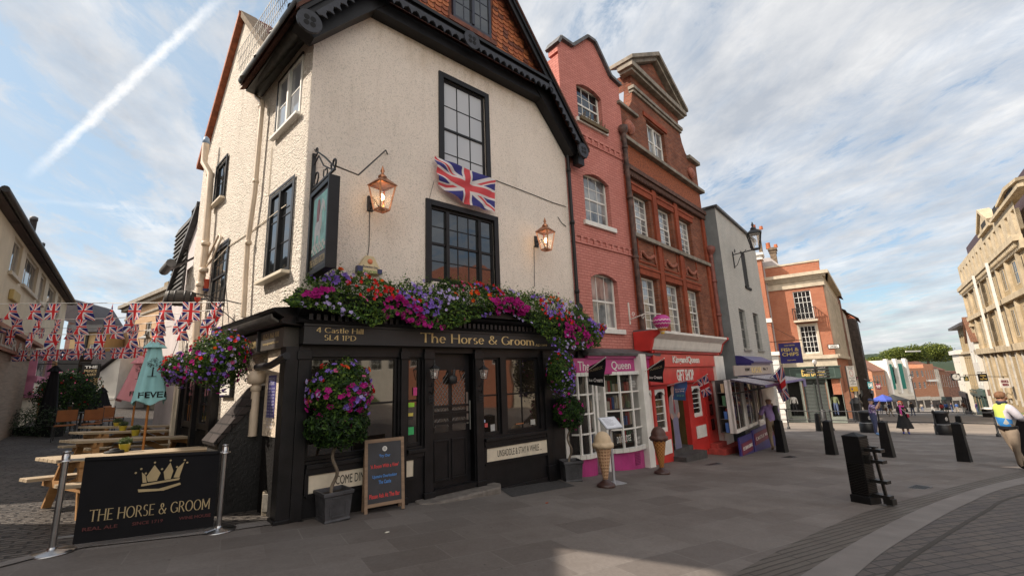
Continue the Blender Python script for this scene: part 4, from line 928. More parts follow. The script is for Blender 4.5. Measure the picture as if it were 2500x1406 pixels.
# red brick house over the gift shop
rd=RD.root('red_brick_house','tall red brick house with carved bands and stone pediment','house')
rows=[]
def avg(qs,w,W_=RD):
 P_=[uz4(W_,*q_) for q_ in qs];z0,z1=sum(p[2] for p in P_)/len(P_),sum(p[3] for p in P_)/len(P_);return[((p[0]+p[1])/2-w/2,(p[0]+p[1])/2+w/2,z0,z1) for p in P_]
lowr=avg([((1569,675),(1602,683),(1610,807),(1579,804)),((1631,691),(1656,696),(1664,815),(1639,811)),((1683,706),(1703,710),(1711,819),(1691,815))],1.02)
upr=avg([((1550,470),(1583,489),(1590,585),(1557,572)),((1612,510),(1637,518),(1646,610),(1620,599)),((1664,535),(1685,545),(1692,629),(1670,620))],1.02)
us=[(l[0]+u_[0])/2 for l,u_ in zip(lowr,upr)];lowr=[(u_,u_+1.02,l[2],l[3]) for u_,l in zip(us,lowr)];upr=[(u_,u_+1.02,l[2],l[3]) for u_,l in zip(us,upr)]
att=uz4(RD,(1577,290),(1622,330),(1629,406),(1585,374))
RW=6.1;zc=7.0
m=MB();wall_holes(m,.05,RW,.5,zc,lowr+upr,0,.2);wall_holes(m,1.12,4.78,zc,9.9,[att],0,.2)
m.prism([(.05,zc),(1.12,zc),(1.12,9.3),(1.0,8.75),(.75,8.4),(.45,8.25),(.05,8.2)],0,.3)
m.prism([(4.78,zc),(RW,zc),(RW,8.2),(5.5,8.25),(5.15,8.4),(4.92,8.75),(4.78,9.3)],0,.3)
m.prism([(1.12,9.9),(4.78,9.9),(4.78,10.05),(2.95,11.2),(1.12,10.05)],0,.3)
m.quad((1.12,0,9.3),(1.12,0,9.9),(1.12,1.5,9.9),(1.12,1.5,9.3));depth_box(m,.05,RW,-3.2,zc,0,6);m.build('wall',redb,rd)
m=MB()  # pediment
pL,pR,pz,pa=.78,5.1,9.98,11.35
m.box(pL,pR,-.26,.3,pz-.12,pz+.06);m.box(pL+.1,pR-.1,-.18,.28,pz-.22,pz-.12)
for s in(-1,1):
 A_,B_=((pL-.05,pz+.06),(2.94,pa)) if s<0 else((pR+.05,pz+.06),(2.94,pa))
 m.prism([A_,B_,(B_[0],B_[1]+.17),(A_[0],A_[1]+.14)],-.32,.6)
 m.prism([(A_[0]-s*.25,A_[1]),(B_[0],B_[1]-.14),B_,A_],-.2,.3)
m.box(1.02,4.88,-.12,.1,9.2,9.32);m.box(1.06,4.84,-.07,.1,9.1,9.2)
m.box(.0,RW+.05,-.2,.3,zc-.06,zc+.06);m.box(.0,RW+.05,-.15,0,zc+.06,zc+.12)
m.box(.0,1.2,-.1,.3,8.18,8.28);m.box(5.2,RW+.12,-.14,.35,8.18,8.32)
m.build('pediment',stone,rd,bev=.01)
m=MB()
z2=(upr[0][3]+zc)/2+.25
m.box(.0,RW,-.16,0,6.02,6.16);m.box(.0,RW,-.10,0,5.9,6.02)
for i in range(58):m.box(.06+i*.104,.11+i*.104,-.13,0,5.82,5.9)
m.build('cornice_band',M('soot_terracotta',(.10,.045,.03),.8,.4,8,.5,40),rd)
m=MB();m.box(.1,RW-.1,-.04,0,6.17,6.92);m.build('carved_frieze',carved,rd)
m=MB()
for a,b in((.2,.95),(5.0,5.75)):
 c=((a+b)/2,7.6);m.lathe([(.02,-.25),(.2,-.15),(.25,.05),(.12,.2),(.02,.25)],10,(c[0],-.04,c[1]),1.2,.5)
for(a,b,c_,d_) in[(l[0]+.05,l[1]-.05,l[3]+.62,l[3]+1.0) for l in lowr]:
 cu=(a+b)/2
 for k in range(9):m.lathe([(.02,-.05),(.06,-.02),(.06,.03),(.02,.06)],7,(cu+(k-4)*.085,-.05,c_+.12-.16*math.cos((k-4)/4.2*1.4)),1,.8)
 m.bar((a+.02,-.03,c_+.12),(a-.02,-.03,c_-.12),.05);m.bar((b-.02,-.03,c_+.12),(b+.02,-.03,c_-.12),.05)
m.build('festoons',M('festoon',(.33,.11,.07),.7,.4,20,.6,40),rd)
m=MB()   # pilaster strips, sills, lintels, panels
zs=(upr[0][2]+lowr[0][3])/2
edges=[.12,(upr[0][1]+upr[1][0])/2,(upr[1][1]+upr[2][0])/2,RW-.2]
for e_ in edges:m.box(e_-.13,e_+.13,-.07,0,.9,5.8)
for l in lowr+upr:m.box(l[0]-.12,l[1]+.12,-.055,0,l[3]+.02,l[3]+.2);m.box(l[0]-.18,l[1]+.18,-.08,0,l[3]+.2,l[3]+.27)
for l in lowr:frame_ring(m,l[0]+.0,l[1]-.0,l[3]+.45,l[3]+1.2,.05,-.03,0)
m.box(att[0]-.2,att[1]+.2,-.05,0,att[3]+.05,att[3]+.22);m.build('brick_dressings',brick('rubbed_brick',(.28,.06,.028),(.36,.08,.038),(.22,.08,.05),.11,.072,.004,.4,.6),rd)
m=MB();m.box(.0,RW,-.12,0,upr[0][2]-.14,upr[0][2]-.02);m.box(.1,RW,-.3,0,lowr[0][2]-.16,lowr[0][2]-.04);m.build('sill_course',stone,rd)
for l in lowr:window(rd,*l,cols=3,rows=6,mat=white,y=.14,fr=.06,g=gl_net)
for l in upr:window(rd,*l,cols=3,rows=6,mat=white,y=.14,fr=.06,g=gl_net)
window(rd,*att,cols=2,rows=2,split=[(0,.5,2),(.5,1,2)],mat=white,y=.12,fr=.07,g=gl_net)
m=MB();m.tube([(.0,-.12,7.2),(.0,-.12,.6)],.07,12)
for z in(1.5,3.2,5.0,6.6):m.lathe([(.07,0),(.09,.01),(.09,.09),(.07,.1)],12,(0,-.12,z))
m.lathe([(.07,0),(.14,.1),(.14,.25),(.05,.25)],10,(0,-.12,7.1));m.build('downpipe',M('rust_pipe',(.09,.05,.04),.7,.6,5,.3,30),rd)
m=MB();c=RW-.02;m.tube([(c,-.12,4.5),(c,-.12,.95)],.085,12);m.lathe([(.085,0),(.19,.15),(.2,.3),(.1,.36)],12,(c,-.12,4.4))
for z in(3.3,2.0):m.lathe([(.085,0),(.11,.01),(.11,.1),(.085,.11)],12,(c,-.12,z))
m.build('downpipe',M('red_oxide_pipe',(.20,.06,.045),.6,.3,5),rd)
m=MB();o=len(m.f);m.quad((-.1,.4,7.6),(RW,.4,7.6),(RW,4.5,10.4),(-.1,4.5,10.4));m.uv[o]=[(0,0),(6,0),(6,5),(0,5)];m.build('roof',tiles('orange_roof',(.40,.16,.06),(.5,.22,.09),.17,.12),rd)
m=MB();m.box(.1,.45,1.0,1.6,7,8.2);m.build('party_chimney',M('london_brick',(.28,.2,.12),.9,.3,9),rd)
RO_=.35
R=lambda px,py,o=RO_:RD.q(px,py,o)
ua,ub=R(1597,900)[0],R(1750,900)[0]
m=MB();m.box(ua-.12,ub+.05,-.42,-.01,.16,.52);m.box(ua-.3,ub-.05,-.36,-.01,-.30,.155)
fr_=m.build('shop_fascia',redp,rd,bev=.01)
m=MB();m.profile([(-.01,.62),(-.46,.62),(-.5,.70),(-.56,.9),(-.74,1.04),(-.74,1.1),(-.01,1.12)],ua-.25,ub+.2);m.build('shop_cornice',white,rd)
m=MB()
for x0 in(ua-.352,ub+.202):m.profile([(-.01,.58),(-.47,.58),(-.52,.7),(-.58,.9),(-.77,1.03),(-.77,1.118),(-.01,1.118)],x0,x0+.1)
m.box(ua-.2,ub+.15,-.44,-.01,.53,.61);m.build('console_brackets',redp,rd,bev=.02)
m=MB()
for i in range(58):m.box(ua-.1+i*(ub-ua)/57,ua-.05+i*(ub-ua)/57,-.47,-.43,.535,.605)
m.build('shop_dentils',M('dentil_red',(.35,.03,.03),.5),rd)
m=MB();m.box(ua-.3,RW+.1,-.35,0,1.121,1.16);m.build('cornice_flashing',slate,rd)
tx=lambda s_,px0,px1,z0,z1,y:text(fr_,s_,R(px0,900)[0],z0,R(px1,900)[0],z1,y,white,'B',th=.012)
tx('KingandQueen',1638,1703,.21,.47,-.425);tx('GIFT SHOP',1649,1690,-.24,.09,-.365)
X_={k:R(k,1000,.25)[0] for k in(1575,1582,1599,1602,1630,1634,1682,1694,1718,1722,1745,1765)}
zt=-.3;Zb=lambda px,py:R(px,py,.25)[1]
shz=[(X_[1582],X_[1599]-.03,-1.55,-.42),(X_[1602],X_[1630],-1.55,-.42),(X_[1694]+.0,X_[1718],-1.35,-.42),(X_[1634],X_[1682],-3.2,-.36)]
m=MB();wall_holes(m,X_[1575],X_[1765],-3.3,zt,shz,-.25,.15);m.build('shopfront',redp,rd)
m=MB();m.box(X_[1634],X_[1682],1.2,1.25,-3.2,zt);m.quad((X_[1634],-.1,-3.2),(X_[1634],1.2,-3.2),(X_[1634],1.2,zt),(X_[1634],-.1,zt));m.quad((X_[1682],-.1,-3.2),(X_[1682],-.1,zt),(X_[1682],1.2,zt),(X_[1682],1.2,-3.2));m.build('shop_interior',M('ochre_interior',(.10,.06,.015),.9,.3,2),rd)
for l in shz[:3]:
 goods(rd,l[0],l[1],l[2],l[3],-.08);w=window(rd,*l,cols=1,rows=5,mat=white,y=-.2,fr=.09,meet=False,g=gl_shop)
 m=MB();n=8;a,b=l[0]+.05,l[1]-.05;m.prism([(a,l[3]),(a,l[3]-.16)]+[(a+(b-a)*i/n,l[3]-.18+.12*math.sin(math.pi*i/n)) for i in range(1,n)]+[(b,l[3]-.16),(b,l[3])],-.235,-.21);m.build('shaped_head',white,w)
m=MB();m.box(X_[1722],X_[1745],-.28,-.25,-2.75,-.4)
dd=m.build('red_door',redp,rd);m=MB();cu=(X_[1722]+X_[1745])/2
for z in(-.75,-1.2,-1.65):frame_ring(m,cu-.09,cu+.09,z-.14,z+.14,.03,-.3,-.28);m.box(cu-.09,cu+.09,-.285,-.281,z-.14,z+.14)
m.build('door_panes',M('dark_red_pane',(.05,.01,.01),.2),dd)
m=MB();m.box(X_[1745]+.02,X_[1765]+.1,-.45,-.25,-3.3,.5);m.build('end_pilaster',white,rd,bev=.01);m=MB();m.box(X_[1575]-.3,X_[1575]-.02,-.42,-.02,-3.1,.5);m.build('end_pilaster',white,rd,bev=.01)
m=MB();m.box(X_[1694],X_[1718],-.27,-.255,-1.95,-1.6);m.box(X_[1602]+.05,X_[1630],-.27,-.255,-2.1,-1.75);m.build('white_panels',white,rd)
m=MB();g1=gz(*RD.at(X_[1722],.5)[:2]);m.box(X_[1718]-.05,X_[1765]+.25,-.75,-.26,g1-.3,g1+.16);m.box(X_[1722],X_[1745],-.5,-.26,g1+.16,g1+.3);m.build('red_steps',M('step_red',(.36,.05,.04),.7,.3,5,dirt=.4),rd)
m=MB();g1=gz(*RD.at(X_[1634],.5)[:2]);m.box(X_[1634]-.05,X_[1682]+.1,-.6,.2,g1-.3,g1+.12);m.box(X_[1634],X_[1682],-.25,.5,g1+.12,g1+.25);m.build('shop_step',M('worn_step_dark',(.06,.055,.055),.8,.3,5),rd)
for c_,mm in(((1753,990),slate),):
 c=R(*c_);m=MB();m.box(c[0]-.12,c[0]+.0,-.5,-.455,c[1]-.2,c[1]+.25);m.build('shop_notice',mm,rd)
m=MB();c=R(1751,1022);m.box(c[0]-.06,c[0]+.1,-.5,-.455,c[1]-.3,c[1]+.2);nb=m.build('postcard_notice',redp,rd);text(nb,'P\nO\nS\nT',c[0]-.02,c[1]-.28,c[0]+.06,c[1]+.18,-.502,white,'b')
# grey house over the blue kiosk shop
gy=GY.root('grey_house','plain grey-painted brick house between red house and side street','house')
gt=GY.q(1740,503)[1];GW=GY.q(1884,870)[0]
gws=[uz4(GY,(1803,753),(1820,758),(1830,853),(1816,852)),uz4(GY,(1837,764),(1852,767),(1862,856),(1850,854)),uz4(GY,(1807,614),(1818,618),(1830,701),(1819,699))]
m=MB();wall_holes(m,0,GW,-3.6,gt,gws,0,.15);m.build('wall',greyb,gy)
m=MB();depth_box(m,0,GW,-3.6,gt,0,6);m.build('return_wall',M('dark_grey_render',(.17,.18,.185),.85,.15,2,.2,30),gy)
m=MB();m.box(-.06,GW+.1,-.1,.3,gt,gt+.1);m.box(-.06,.0,-.1,6,gt+.001,gt+.101);m.build('coping',slate,gy)
for l in gws[:2]:window(gy,*l,cols=2,rows=4,mat=M('grey_sash',(.2,.2,.19),.5),y=.1,fr=.06,sill=(.06,.08,.06))
m=MB();l=gws[2];m.box(l[0],l[1],.02,.06,l[2],l[3]);m.box(l[0]-.05,l[1]+.1,-.06,0,l[2]-.12,l[2]-.02);m.build('blind_window',blackm,gy)
bluep=M('navy_paint',(.035,.028,.16),.4,.12,3);taupe=M('taupe_board',(.32,.27,.25),.5,.08,3)
KO=.5;Kq=lambda px,py,o=KO:GY.q(px,py,o)
m=MB();u1=Kq(1882,900)[0];zA,zB=Kq(1800,886)[1],Kq(1800,922)[1]
m.box(-.0,u1,-KO,0,zB,zA);m.profile([(-.0,zA),(-KO-.08,zA),(-KO-.1,zA+.06),(-.2,zA+.28),(0,zA+.3)],-.02,u1+.1);kf=m.build('shop_fascia',bluep,gy)
m=MB();a=Kq(1790,905)[0];m.box(a,u1-.1,-KO-.04,-KO,zB+.06,zA-.08);ks=m.build('sign_board',taupe,kf)
b0=Kq(1832,905)[0];b1=Kq(1857,905)[0];text(ks,"DESTINY'S",Kq(1816,905)[0],zB+.2,Kq(1828,905)[0],zB+.3,-KO-.042,blackm,'b');text(ks,'KIOSK',b0,zB+.12,b1,zA-.14,-KO-.042,gold,'B');text(ks,'No. 7',Kq(1861,905)[0],zB+.2,Kq(1872,905)[0],zB+.3,-KO-.042,blackm,'b')
ws=[(Kq(1793,1000)[0],Kq(1822,1000)[0]),(Kq(1824,1000)[0],Kq(1850,1000)[0]),(Kq(1852,1000)[0],Kq(1866,1000)[0])]
kz0,kz1=Kq(1815,1052)[1],zB-.05
hs=[(a,b,kz0,kz1) for a,b in ws]
m=MB();wall_holes(m,-.05,u1,-3.8,zB,hs,-KO,.2);m.quad((-.05,-KO,-3.8),(-.05,0,-3.8),(-.05,0,zB),(-.05,-KO,zB));m.build('shopfront',M('kiosk_white',(.62,.58,.56),.5,.1,3,dirt=.3),gy)
for l in hs:goods(gy,l[0],l[1],l[2],l[3],-KO+.2);window(gy,*l,cols=2,rows=1,mat=white,y=-KO+.04,fr=.07,g=gl_shop,meet=False)
m=MB();m.box(ws[0][0]-.1,ws[0][1]+.05,-KO-.05,-KO-.001,-3.6,kz0-.12);m.box(ws[1][0]+.05,u1,-KO-.05,-KO-.001,-3.7,kz0-.08);kb=m.build('stall_riser',bluep,gy)
m=MB();mr=M('maroon_panel',(.16,.02,.05),.5);m.box(ws[0][0]+.05,ws[0][1]-.1,-KO-.07,-KO-.05,kz0-.62,kz0-.3);m.box(ws[1][0]+.2,u1-.2,-KO-.07,-KO-.05,kz0-.55,kz0-.2);mp=m.build('maroon_panel',mr,kb)
text(mp,'ICE CREAM & DRINKS',ws[0][0]+.12,kz0-.5,ws[0][1]-.15,kz0-.4,-KO-.072,white,'b');text(mp,'CASTLE VIEW SOUVENIRS',ws[1][0]+.3,kz0-.42,u1-.3,kz0-.32,-KO-.072,white,'b')
def awning_mat():
 m,b,q_=principled('striped_awning');oc=q_.n('ShaderNodeTexCoord').outputs['Object'];x=q_.xyz(oc)[0]
 s=q_.m('GREATER_THAN',q_.m('FRACT',q_.m('MULTIPLY',x,4.5)),.45);q_.l(q_.mix(s,(.05,.04,.07),(.55,.52,.55)),b.inputs['Base Color']);b.inputs['Roughness'].default_value=.8;return m
am=awning_mat();lil=M('lilac_valance',(.20,.17,.36),.7,.1,4)
for(a,b,dep,z_) in((ws[0][0]-.1,ws[1][0]+.6,.95,zB-.02),(ws[1][0]+.5,u1+.1,1.1,zB+.02)):
 r_=GY.root('awning','purple and white striped shop awning, %s of the two over the kiosk windows'%('nearer' if dep<1 else 'farther'),'awning','kiosk awnings',(a+b)/2,z_,KO)
 w=(b-a)/2;m=MB();m.prism([(-.02,.0),(-dep,-.2),(-dep,-.24),(-.02,-.04)],-w,w,'yz');m.build('canopy',am,r_)
 m=MB();m.box(w-.5,w,-dep-.03,-dep,-.5,-.2);m.box(-w,w-.5,-dep-.03,-dep,-.26,-.19);m.build('valance',lil,r_);m=MB();m.bar((-w,-.02,-.45),(-w,-dep,-.25),.03);m.bar((w,-.02,-.45),(w,-dep,-.25),.03);m.build('arm',iron,r_)
# THE HIGH STREET AND THE ALLEY
def at_depth(px,py,d):return Vector(ray(px,py))*d
_p=at_depth(2045,894,36);BB=Wall(_p.x,_p.y,124.4);BS=Wall(_p.x,_p.y,39.0)
bbrick=brick('orange_red_brick',(.40,.12,.06),(.47,.16,.08),(.34,.24,.18),.225,.075,.01,.5,.25)
pstone=M('portland_stone',(.50,.43,.33),.8,.15,2,.2,30,dirt=.4);ystone=M('bath_stone',(.50,.41,.28),.85,.2,1.2,.3,30,dirt=.5)
def simple_win(parent,l,mat=white,g_=None,cols=2,rows=3,y=.08,fr=.07,bar=.035):return window(parent,*l,cols=cols,rows=rows,mat=mat,y=y,fr=fr,bar=bar,g=g_ or gl,meet=False)
bb=BB.root('corner_brick_building','red brick corner building with stone cornice and iron balcony over a green shopfront','building')
uL=BB.q(1873,700)[0];zp=BB.q(1950,644)[1];zc1=BB.q(1950,669)[1];zf=BB.q(1950,703)[1];zst=BB.q(2010,866)[1];zg0,zg1=BB.q(1990,924)[1],BB.q(1990,897)[1]
wa=uz4(BB,(1938,712),(1979,708),(1988,779),(1942,781));wb=uz4(BB,(1953,796),(1991,793),(2002,862),(1960,862))
m=MB();wall_holes(m,uL,0,zst,zf,[wa,wb],0,.2);m.build('wall',bbrick,bb)
m=MB();m.box(uL,0,0,8,zc1+.02,zp);m.build('parapet',bbrick,bb)
m=MB();m.box(uL-.1,.12,-.12,8,zf,zf+.3);m.box(uL,.05,-.05,8,zf+.3,zc1-.45);m.box(uL-.5,.5,-.55,8,zc1-.28,zc1);m.box(uL-.3,.3,-.3,8,zc1-.45,zc1-.28);m.box(uL-.05,.06,-.06,8.1,zp,zp+.14)
for i in range(40):u=uL+.1+i*(-uL)/40;m.box(u,u+.08,-.2,-.05,zc1-.62,zc1-.45)
m.box(uL-.1,.15,-.18,8,zst-.3,zst);m.box(uL,.03,-.02,8,zg1-.05,zst-.3);m.build('stonework',pstone,bb)
m=MB();frame_ring(m,*wb,.16,-.06,.05);m.build('window_surround',pstone,bb)
simple_win(bb,wa,cols=4,rows=5);simple_win(bb,wb,cols=4,rows=5)
bz=BB.q(1965,782)[1];ba,bb_=BB.q(1938,782)[0],BB.q(1997,782)[0]
m=MB();m.box(ba,bb_,-.65,0,bz-.16,bz);sl_=m.build('balcony',pstone,bb);m=MB()
for i in range(13):u=ba+.03+i*(bb_-ba-.06)/12;m.bar((u,-.6,bz),(u,-.6,bz+1.0),.04)
for y in(-.45,-.3,-.15):
 for u in(ba+.03,bb_-.03):m.bar((u,y,bz),(u,y,bz+1.0),.04)
m.box(ba,bb_,-.63,-.58,bz+.98,bz+1.04);m.box(ba,ba+.05,-.6,0,bz+.98,bz+1.04);m.box(bb_-.05,bb_,-.6,0,bz+.98,bz+1.04);m.build('balcony_railing',iron,sl_)
c=uz4(BB,(2021,841),(2050,839),(2050,850),(2021,852));m=MB();m.box(c[0],c[1],-.06,0,c[2],c[3]);np_=m.build('street_name_plate',black,bb,bev=.02);m=MB();m.box(c[0]+.05,c[1]-.05,-.065,-.0605,c[2]+.05,c[3]-.05);m.build('plate_face',white,np_);text(np_,'HIGH\nSTREET',c[0]+.12,c[2]+.08,c[1]-.12,c[3]-.08,-.067,blackm,'B')
dgreen=M('dark_green_paint',(.035,.06,.05),.45,.12,3)
m=MB();m.box(uL+.3,.12,-.28,0,zg0,zg1);m.box(uL+.3,.2,-.34,0,zg1,zg1+.1);gf=m.build('shop_fascia',dgreen,bb);m=MB();frame_ring(m,uL+.7,-.3,zg0+.12,zg1-.1,.04,-.3,-.28);m.build('fascia_beading',M('green_line',(.10,.14,.12),.5),gf)
text(gf,'Barbour',BB.q(1957,910)[0],zg0+.2,BB.q(2014,910)[0],zg1-.16,-.285,M('sign_yellow',(.62,.45,.14),.4),'B')
gb=gz(*BB.at(-3)[:2])-.4
ws_=[(BB.q(a_,970)[0],BB.q(b_,970)[0]) for a_,b_ in((1926,1957),(1963,2022),(2026,2058))]
hh_=[(a_,b_,gb+(.9 if i!=1 else .2),zg0-.05) for i,(a_,b_) in enumerate(ws_)]
m=MB();wall_holes(m,uL,0,gb,zg0,[hh_[0],hh_[2],hh_[1]],-.1,.9);m.build('shopfront',M('shopfront_grey_green',(.20,.22,.19),.5,.1,3),bb)
m=MB()
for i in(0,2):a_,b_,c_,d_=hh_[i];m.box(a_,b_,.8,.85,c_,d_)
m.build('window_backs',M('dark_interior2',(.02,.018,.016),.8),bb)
m=MB();a_,b_,c_,d_=hh_[1]
for i in range(30):z=c_+(d_-c_-.3)*i/30;m.prism([(.1,z),(.06,z+.02),(.1,z+(d_-c_)/33)],a_+.06,b_-.06,'yz')
m.box((a_+b_)/2-.05,(a_+b_)/2+.05,.0,.12,c_,d_);m.box(a_,b_,-.0,.12,d_-.3,d_);m.build('door_shutters',M('shutter_dark',(.035,.045,.04),.5),bb)
m=MB();m.box(0,16,0,.6,zst-3.2,zf);m.build('side_wall',bbrick,bb,(0,0,0),BS.rz-BB.rz);m=MB();m.box(-.1,16.2,-.55,1,zc1-.28,zc1);m.box(0,16.1,-.1,1,zf,zc1-.28);m.box(0,16,-.3,0,zst-.3,zst)
for i in range(11):m.box(.5+i*1.5,.95+i*1.5,-.18,0,zst,zf)
m.build('side_stonework',pstone,bb,(0,0,0),BS.rz-BB.rz);m=MB()
for i in range(10):m.box(1.1+i*1.5,1.85+i*1.5,-.03,0,zst+.6,zf-.4)
m.build('side_glazing',gl,bb,(0,0,0),BS.rz-BB.rz)
# orange pier and white house between Barbour corner and grey house
_o=BB.at(uL,1.1);OB=Wall(_o.x,_o.y,124.4)
ob=OB.root('white_shop_house','white rusticated house with an orange brick pier behind the kiosk','house')
pl,pr=OB.q(1846,650)[0],OB.q(1863,650)[0];pz=OB.q(1855,618)[1];pb=OB.q(1880,868)[1]
prr=OB.q(1893,860)[0];pll=OB.q(1866,860)[0];pr=prr;pl=prr-1.5
m=MB();m.box(pl,pr,-.05,1.0,pb,pz-.6);m.build('brick_pier',bbrick,ob)
m=MB();m.box(pl-.15,pr+.15,-.2,1.1,pz-.6,pz-.45);m.box(pl-.05,pr+.05,-.1,1.1,pz-.45,pz-.2);m.box(pl-.25,pr+.25,-.3,1.1,pz-.2,pz);m.box(pl-.1,pr+.1,-.12,1.0,OB.q(1880,787)[1],OB.q(1880,777)[1]);m.build('pier_cap',white,ob)
m=MB();m.box(pl-5,pr+.12,.0,1.0,-5.5,pb)
for z in np.arange(-4.6,pb,.45):m.box(pl-5,pr+.15,-.06,0,z,z+.38)
m.build('white_wall',M('white_stone',(.62,.6,.57),.6,.08,3),ob)
m=MB();m.box(pl-5.2,pr+.3,-.3,0,pb,pb+.3);m.build('white_cornice',white,ob)
m=MB();gx=[OB.q(1862,622,-2)[0],OB.q(1862,600,-2)[0]];m.prism([(pr-.2,pb),(pr+2.5,pb),(pr+2.5,pz-2.5),(pr+.6,pz-.2),(pr-.2,pz-.2)],1.5,3);m.box(pl-5,pr+.1,.9,5,pb,pz-1.0);m.build('rendered_gable',M('mauve_render',(.40,.37,.37),.8,.1,2),ob)
for i,(px,py0,py1,wpx) in enumerate([(1855,560,640,20),(1889,605,660,24)]):
 a_=OB.q(px-wpx/2,py0,-2.2);b_=OB.q(px+wpx/2,py1,-2.2);m=MB();m.box(a_[0],b_[0],2.2,3.1,b_[1]-1.5,a_[1]);m.box(a_[0]-.12,b_[0]+.12,2.1,3.2,a_[1]-.25,a_[1]-.1);m.box(a_[0]-.06,b_[0]+.06,2.15,3.15,a_[1]-.5,a_[1]-.4)
 ch=m.build('chimney',M('soot_stock_brick',(.17,.12,.08),.9,.35,6,.4,30),ob);m=MB();m.lathe([(.2,0),(.17,.5),(.2,.55),(.15,.55)],10,((a_[0]+b_[0])/2-.3,2.6,a_[1]));m.lathe([(.16,0),(.14,.3)],10,((a_[0]+b_[0])/2+.3,2.6,a_[1]));m.build('chimney_pot',terr,ch)
# generic house for the far street
def house(name,label,W_,u0,u1,zt,mat,wins=(),depth=7,roof=None,rmat=None,shop=None,wm=white,wg=None,extra=None,cols=2,rows=3,band=None,y0=0.0,wy=.1):
 c_=W_.at((u0+u1)/2);zb=gz(c_.x,c_.y)-.6;r_=W_.root(name,label,'building')
 ws2=[w for w in wins];m=MB();zs_=zb+3.9 if shop else zb
 wall_holes(m,u0,u1,zs_,zt,ws2,y0,.25);depth_box(m,u0,u1,zb,zt,y0,y0+depth);m.build('wall',mat,r_)
 for w in ws2:simple_win(r_,w,wm,wg,cols,rows,y=y0+wy)
 if roof:
  m=MB();o_=.35
  if roof[0]=='gable':
   h=roof[1];k=len(m.f);m.quad((u0-.1,y0-o_,zt),(u1+.1,y0-o_,zt),(u1+.1,y0+depth/2,zt+h),(u0-.1,y0+depth/2,zt+h));m.uv[k]=[(0,0),(u1-u0,0),(u1-u0,5),(0,5)]
   m.quad((u0-.1,y0+depth+o_,zt),(u1+.1,y0+depth+o_,zt),(u1+.1,y0+depth/2,zt+h),(u0-.1,y0+depth/2,zt+h))
   for u in(u0,u1):m.add([(u,y0,zt),(u,y0+depth,zt),(u,y0+depth/2,zt+h)],[(0,1,2)])
  elif roof[0]=='front':
   h=roof[1];k=len(m.f)
   for s in(0,1):ua_=u0-.2 if s==0 else u1+.2;k=len(m.f);m.quad((ua_,y0-.25,zt-.1),(ua_,y0+depth,zt-.1),((u0+u1)/2,y0+depth,zt+h),((u0+u1)/2,y0-.25,zt+h));m.uv[k]=[(0,0),(5,0),(5,4),(0,4)]
   g2=MB();g2.add([(u0,y0-.001,zt),(u1,y0-.001,zt),((u0+u1)/2,y0-.001,zt+h)],[(0,1,2)]);g2.build('gable',mat,r_)
  else:
   m.box(u0-.25,u1+.25,y0-.3,y0+depth,zt,zt+roof[1])
  m.build('roof',rmat or rooft,r_)
 if band:
  m=MB()
  for z,h,pr_ in band:m.box(u0-.05,u1+.05,y0-pr_,y0,z,z+h)
  m.build('string_course',wm if band and wm is not black else white,r_)
 if shop:
  m=MB();n=max(1,int((u1-u0)/2.2));hs_=[(u0+(u1-u0)*(i+.08)/n,u0+(u1-u0)*(i+.92)/n,zb+1.1,zs_-.9) for i in range(n)]
  wall_holes(m,u0,u1,zb,zs_,hs_,y0-.05,.3);m.box(u0,u1,y0-.25,y0-.051,zs_-.8,zs_-.1);m.build('shopfront',shop,r_);g2=MB()
  for h_ in hs_:g2.box(h_[0],h_[1],y0+.05,y0+.08,h_[2],h_[3])
  g2.build('shop_window',gl_room,r_)
 return r_
def grid_w(u0,u1,z0,z1,n,r_,fw=.55,fh=.6):return[(u0+(u1-u0)*(i+.5-fw/2)/n,u0+(u1-u0)*(i+.5+fw/2)/n,z0+(z1-z0)*(j+.5-fh/2)/r_,z0+(z1-z0)*(j+.5+fh/2)/r_) for j in range(r_) for i in range(n)]
a=BS.q(2091,880)[0]
a=16.3
oldb=brick('old_brick',(.24,.10,.06),(.30,.13,.08),(.2,.15,.11),.225,.075,.01,.5,.4);stuc=M('pale_stucco',(.55,.50,.43),.8,.1,2,dirt=.4)
z_=[BS.q(px,py)[1] for px,py in((2098,812),(2108,822),(2122,845))]
house('terrace_house','brick house beyond the stone-columned side, first down the street on its left',BS,a,a+9,8.3,oldb,grid_w(a,a+9,-1.5,8,4,3,.5,.6),roof=('gable',2.4),shop=stuc)
house('terrace_house','pale stone-faced house, second beyond the columned building',BS,a+9.1,a+17,7.0,stuc,grid_w(a+9.1,a+17,-2,6.5,3,3,.5,.6),roof=('gable',2.6),shop=black)
house('jettied_house','dark jettied house with red tiled roof ending the left side of the street',BS,a+17.1,a+27,6.5,M('dark_timber_wall',(.06,.045,.04),.8,.3,3),grid_w(a+17.1,a+27,-2,6,4,2,.5,.6),roof=('gable',3.2),rmat=tiles('red_tile_far',(.36,.11,.06),(.42,.15,.08),.3,.2),shop=black,y0=-1.0)
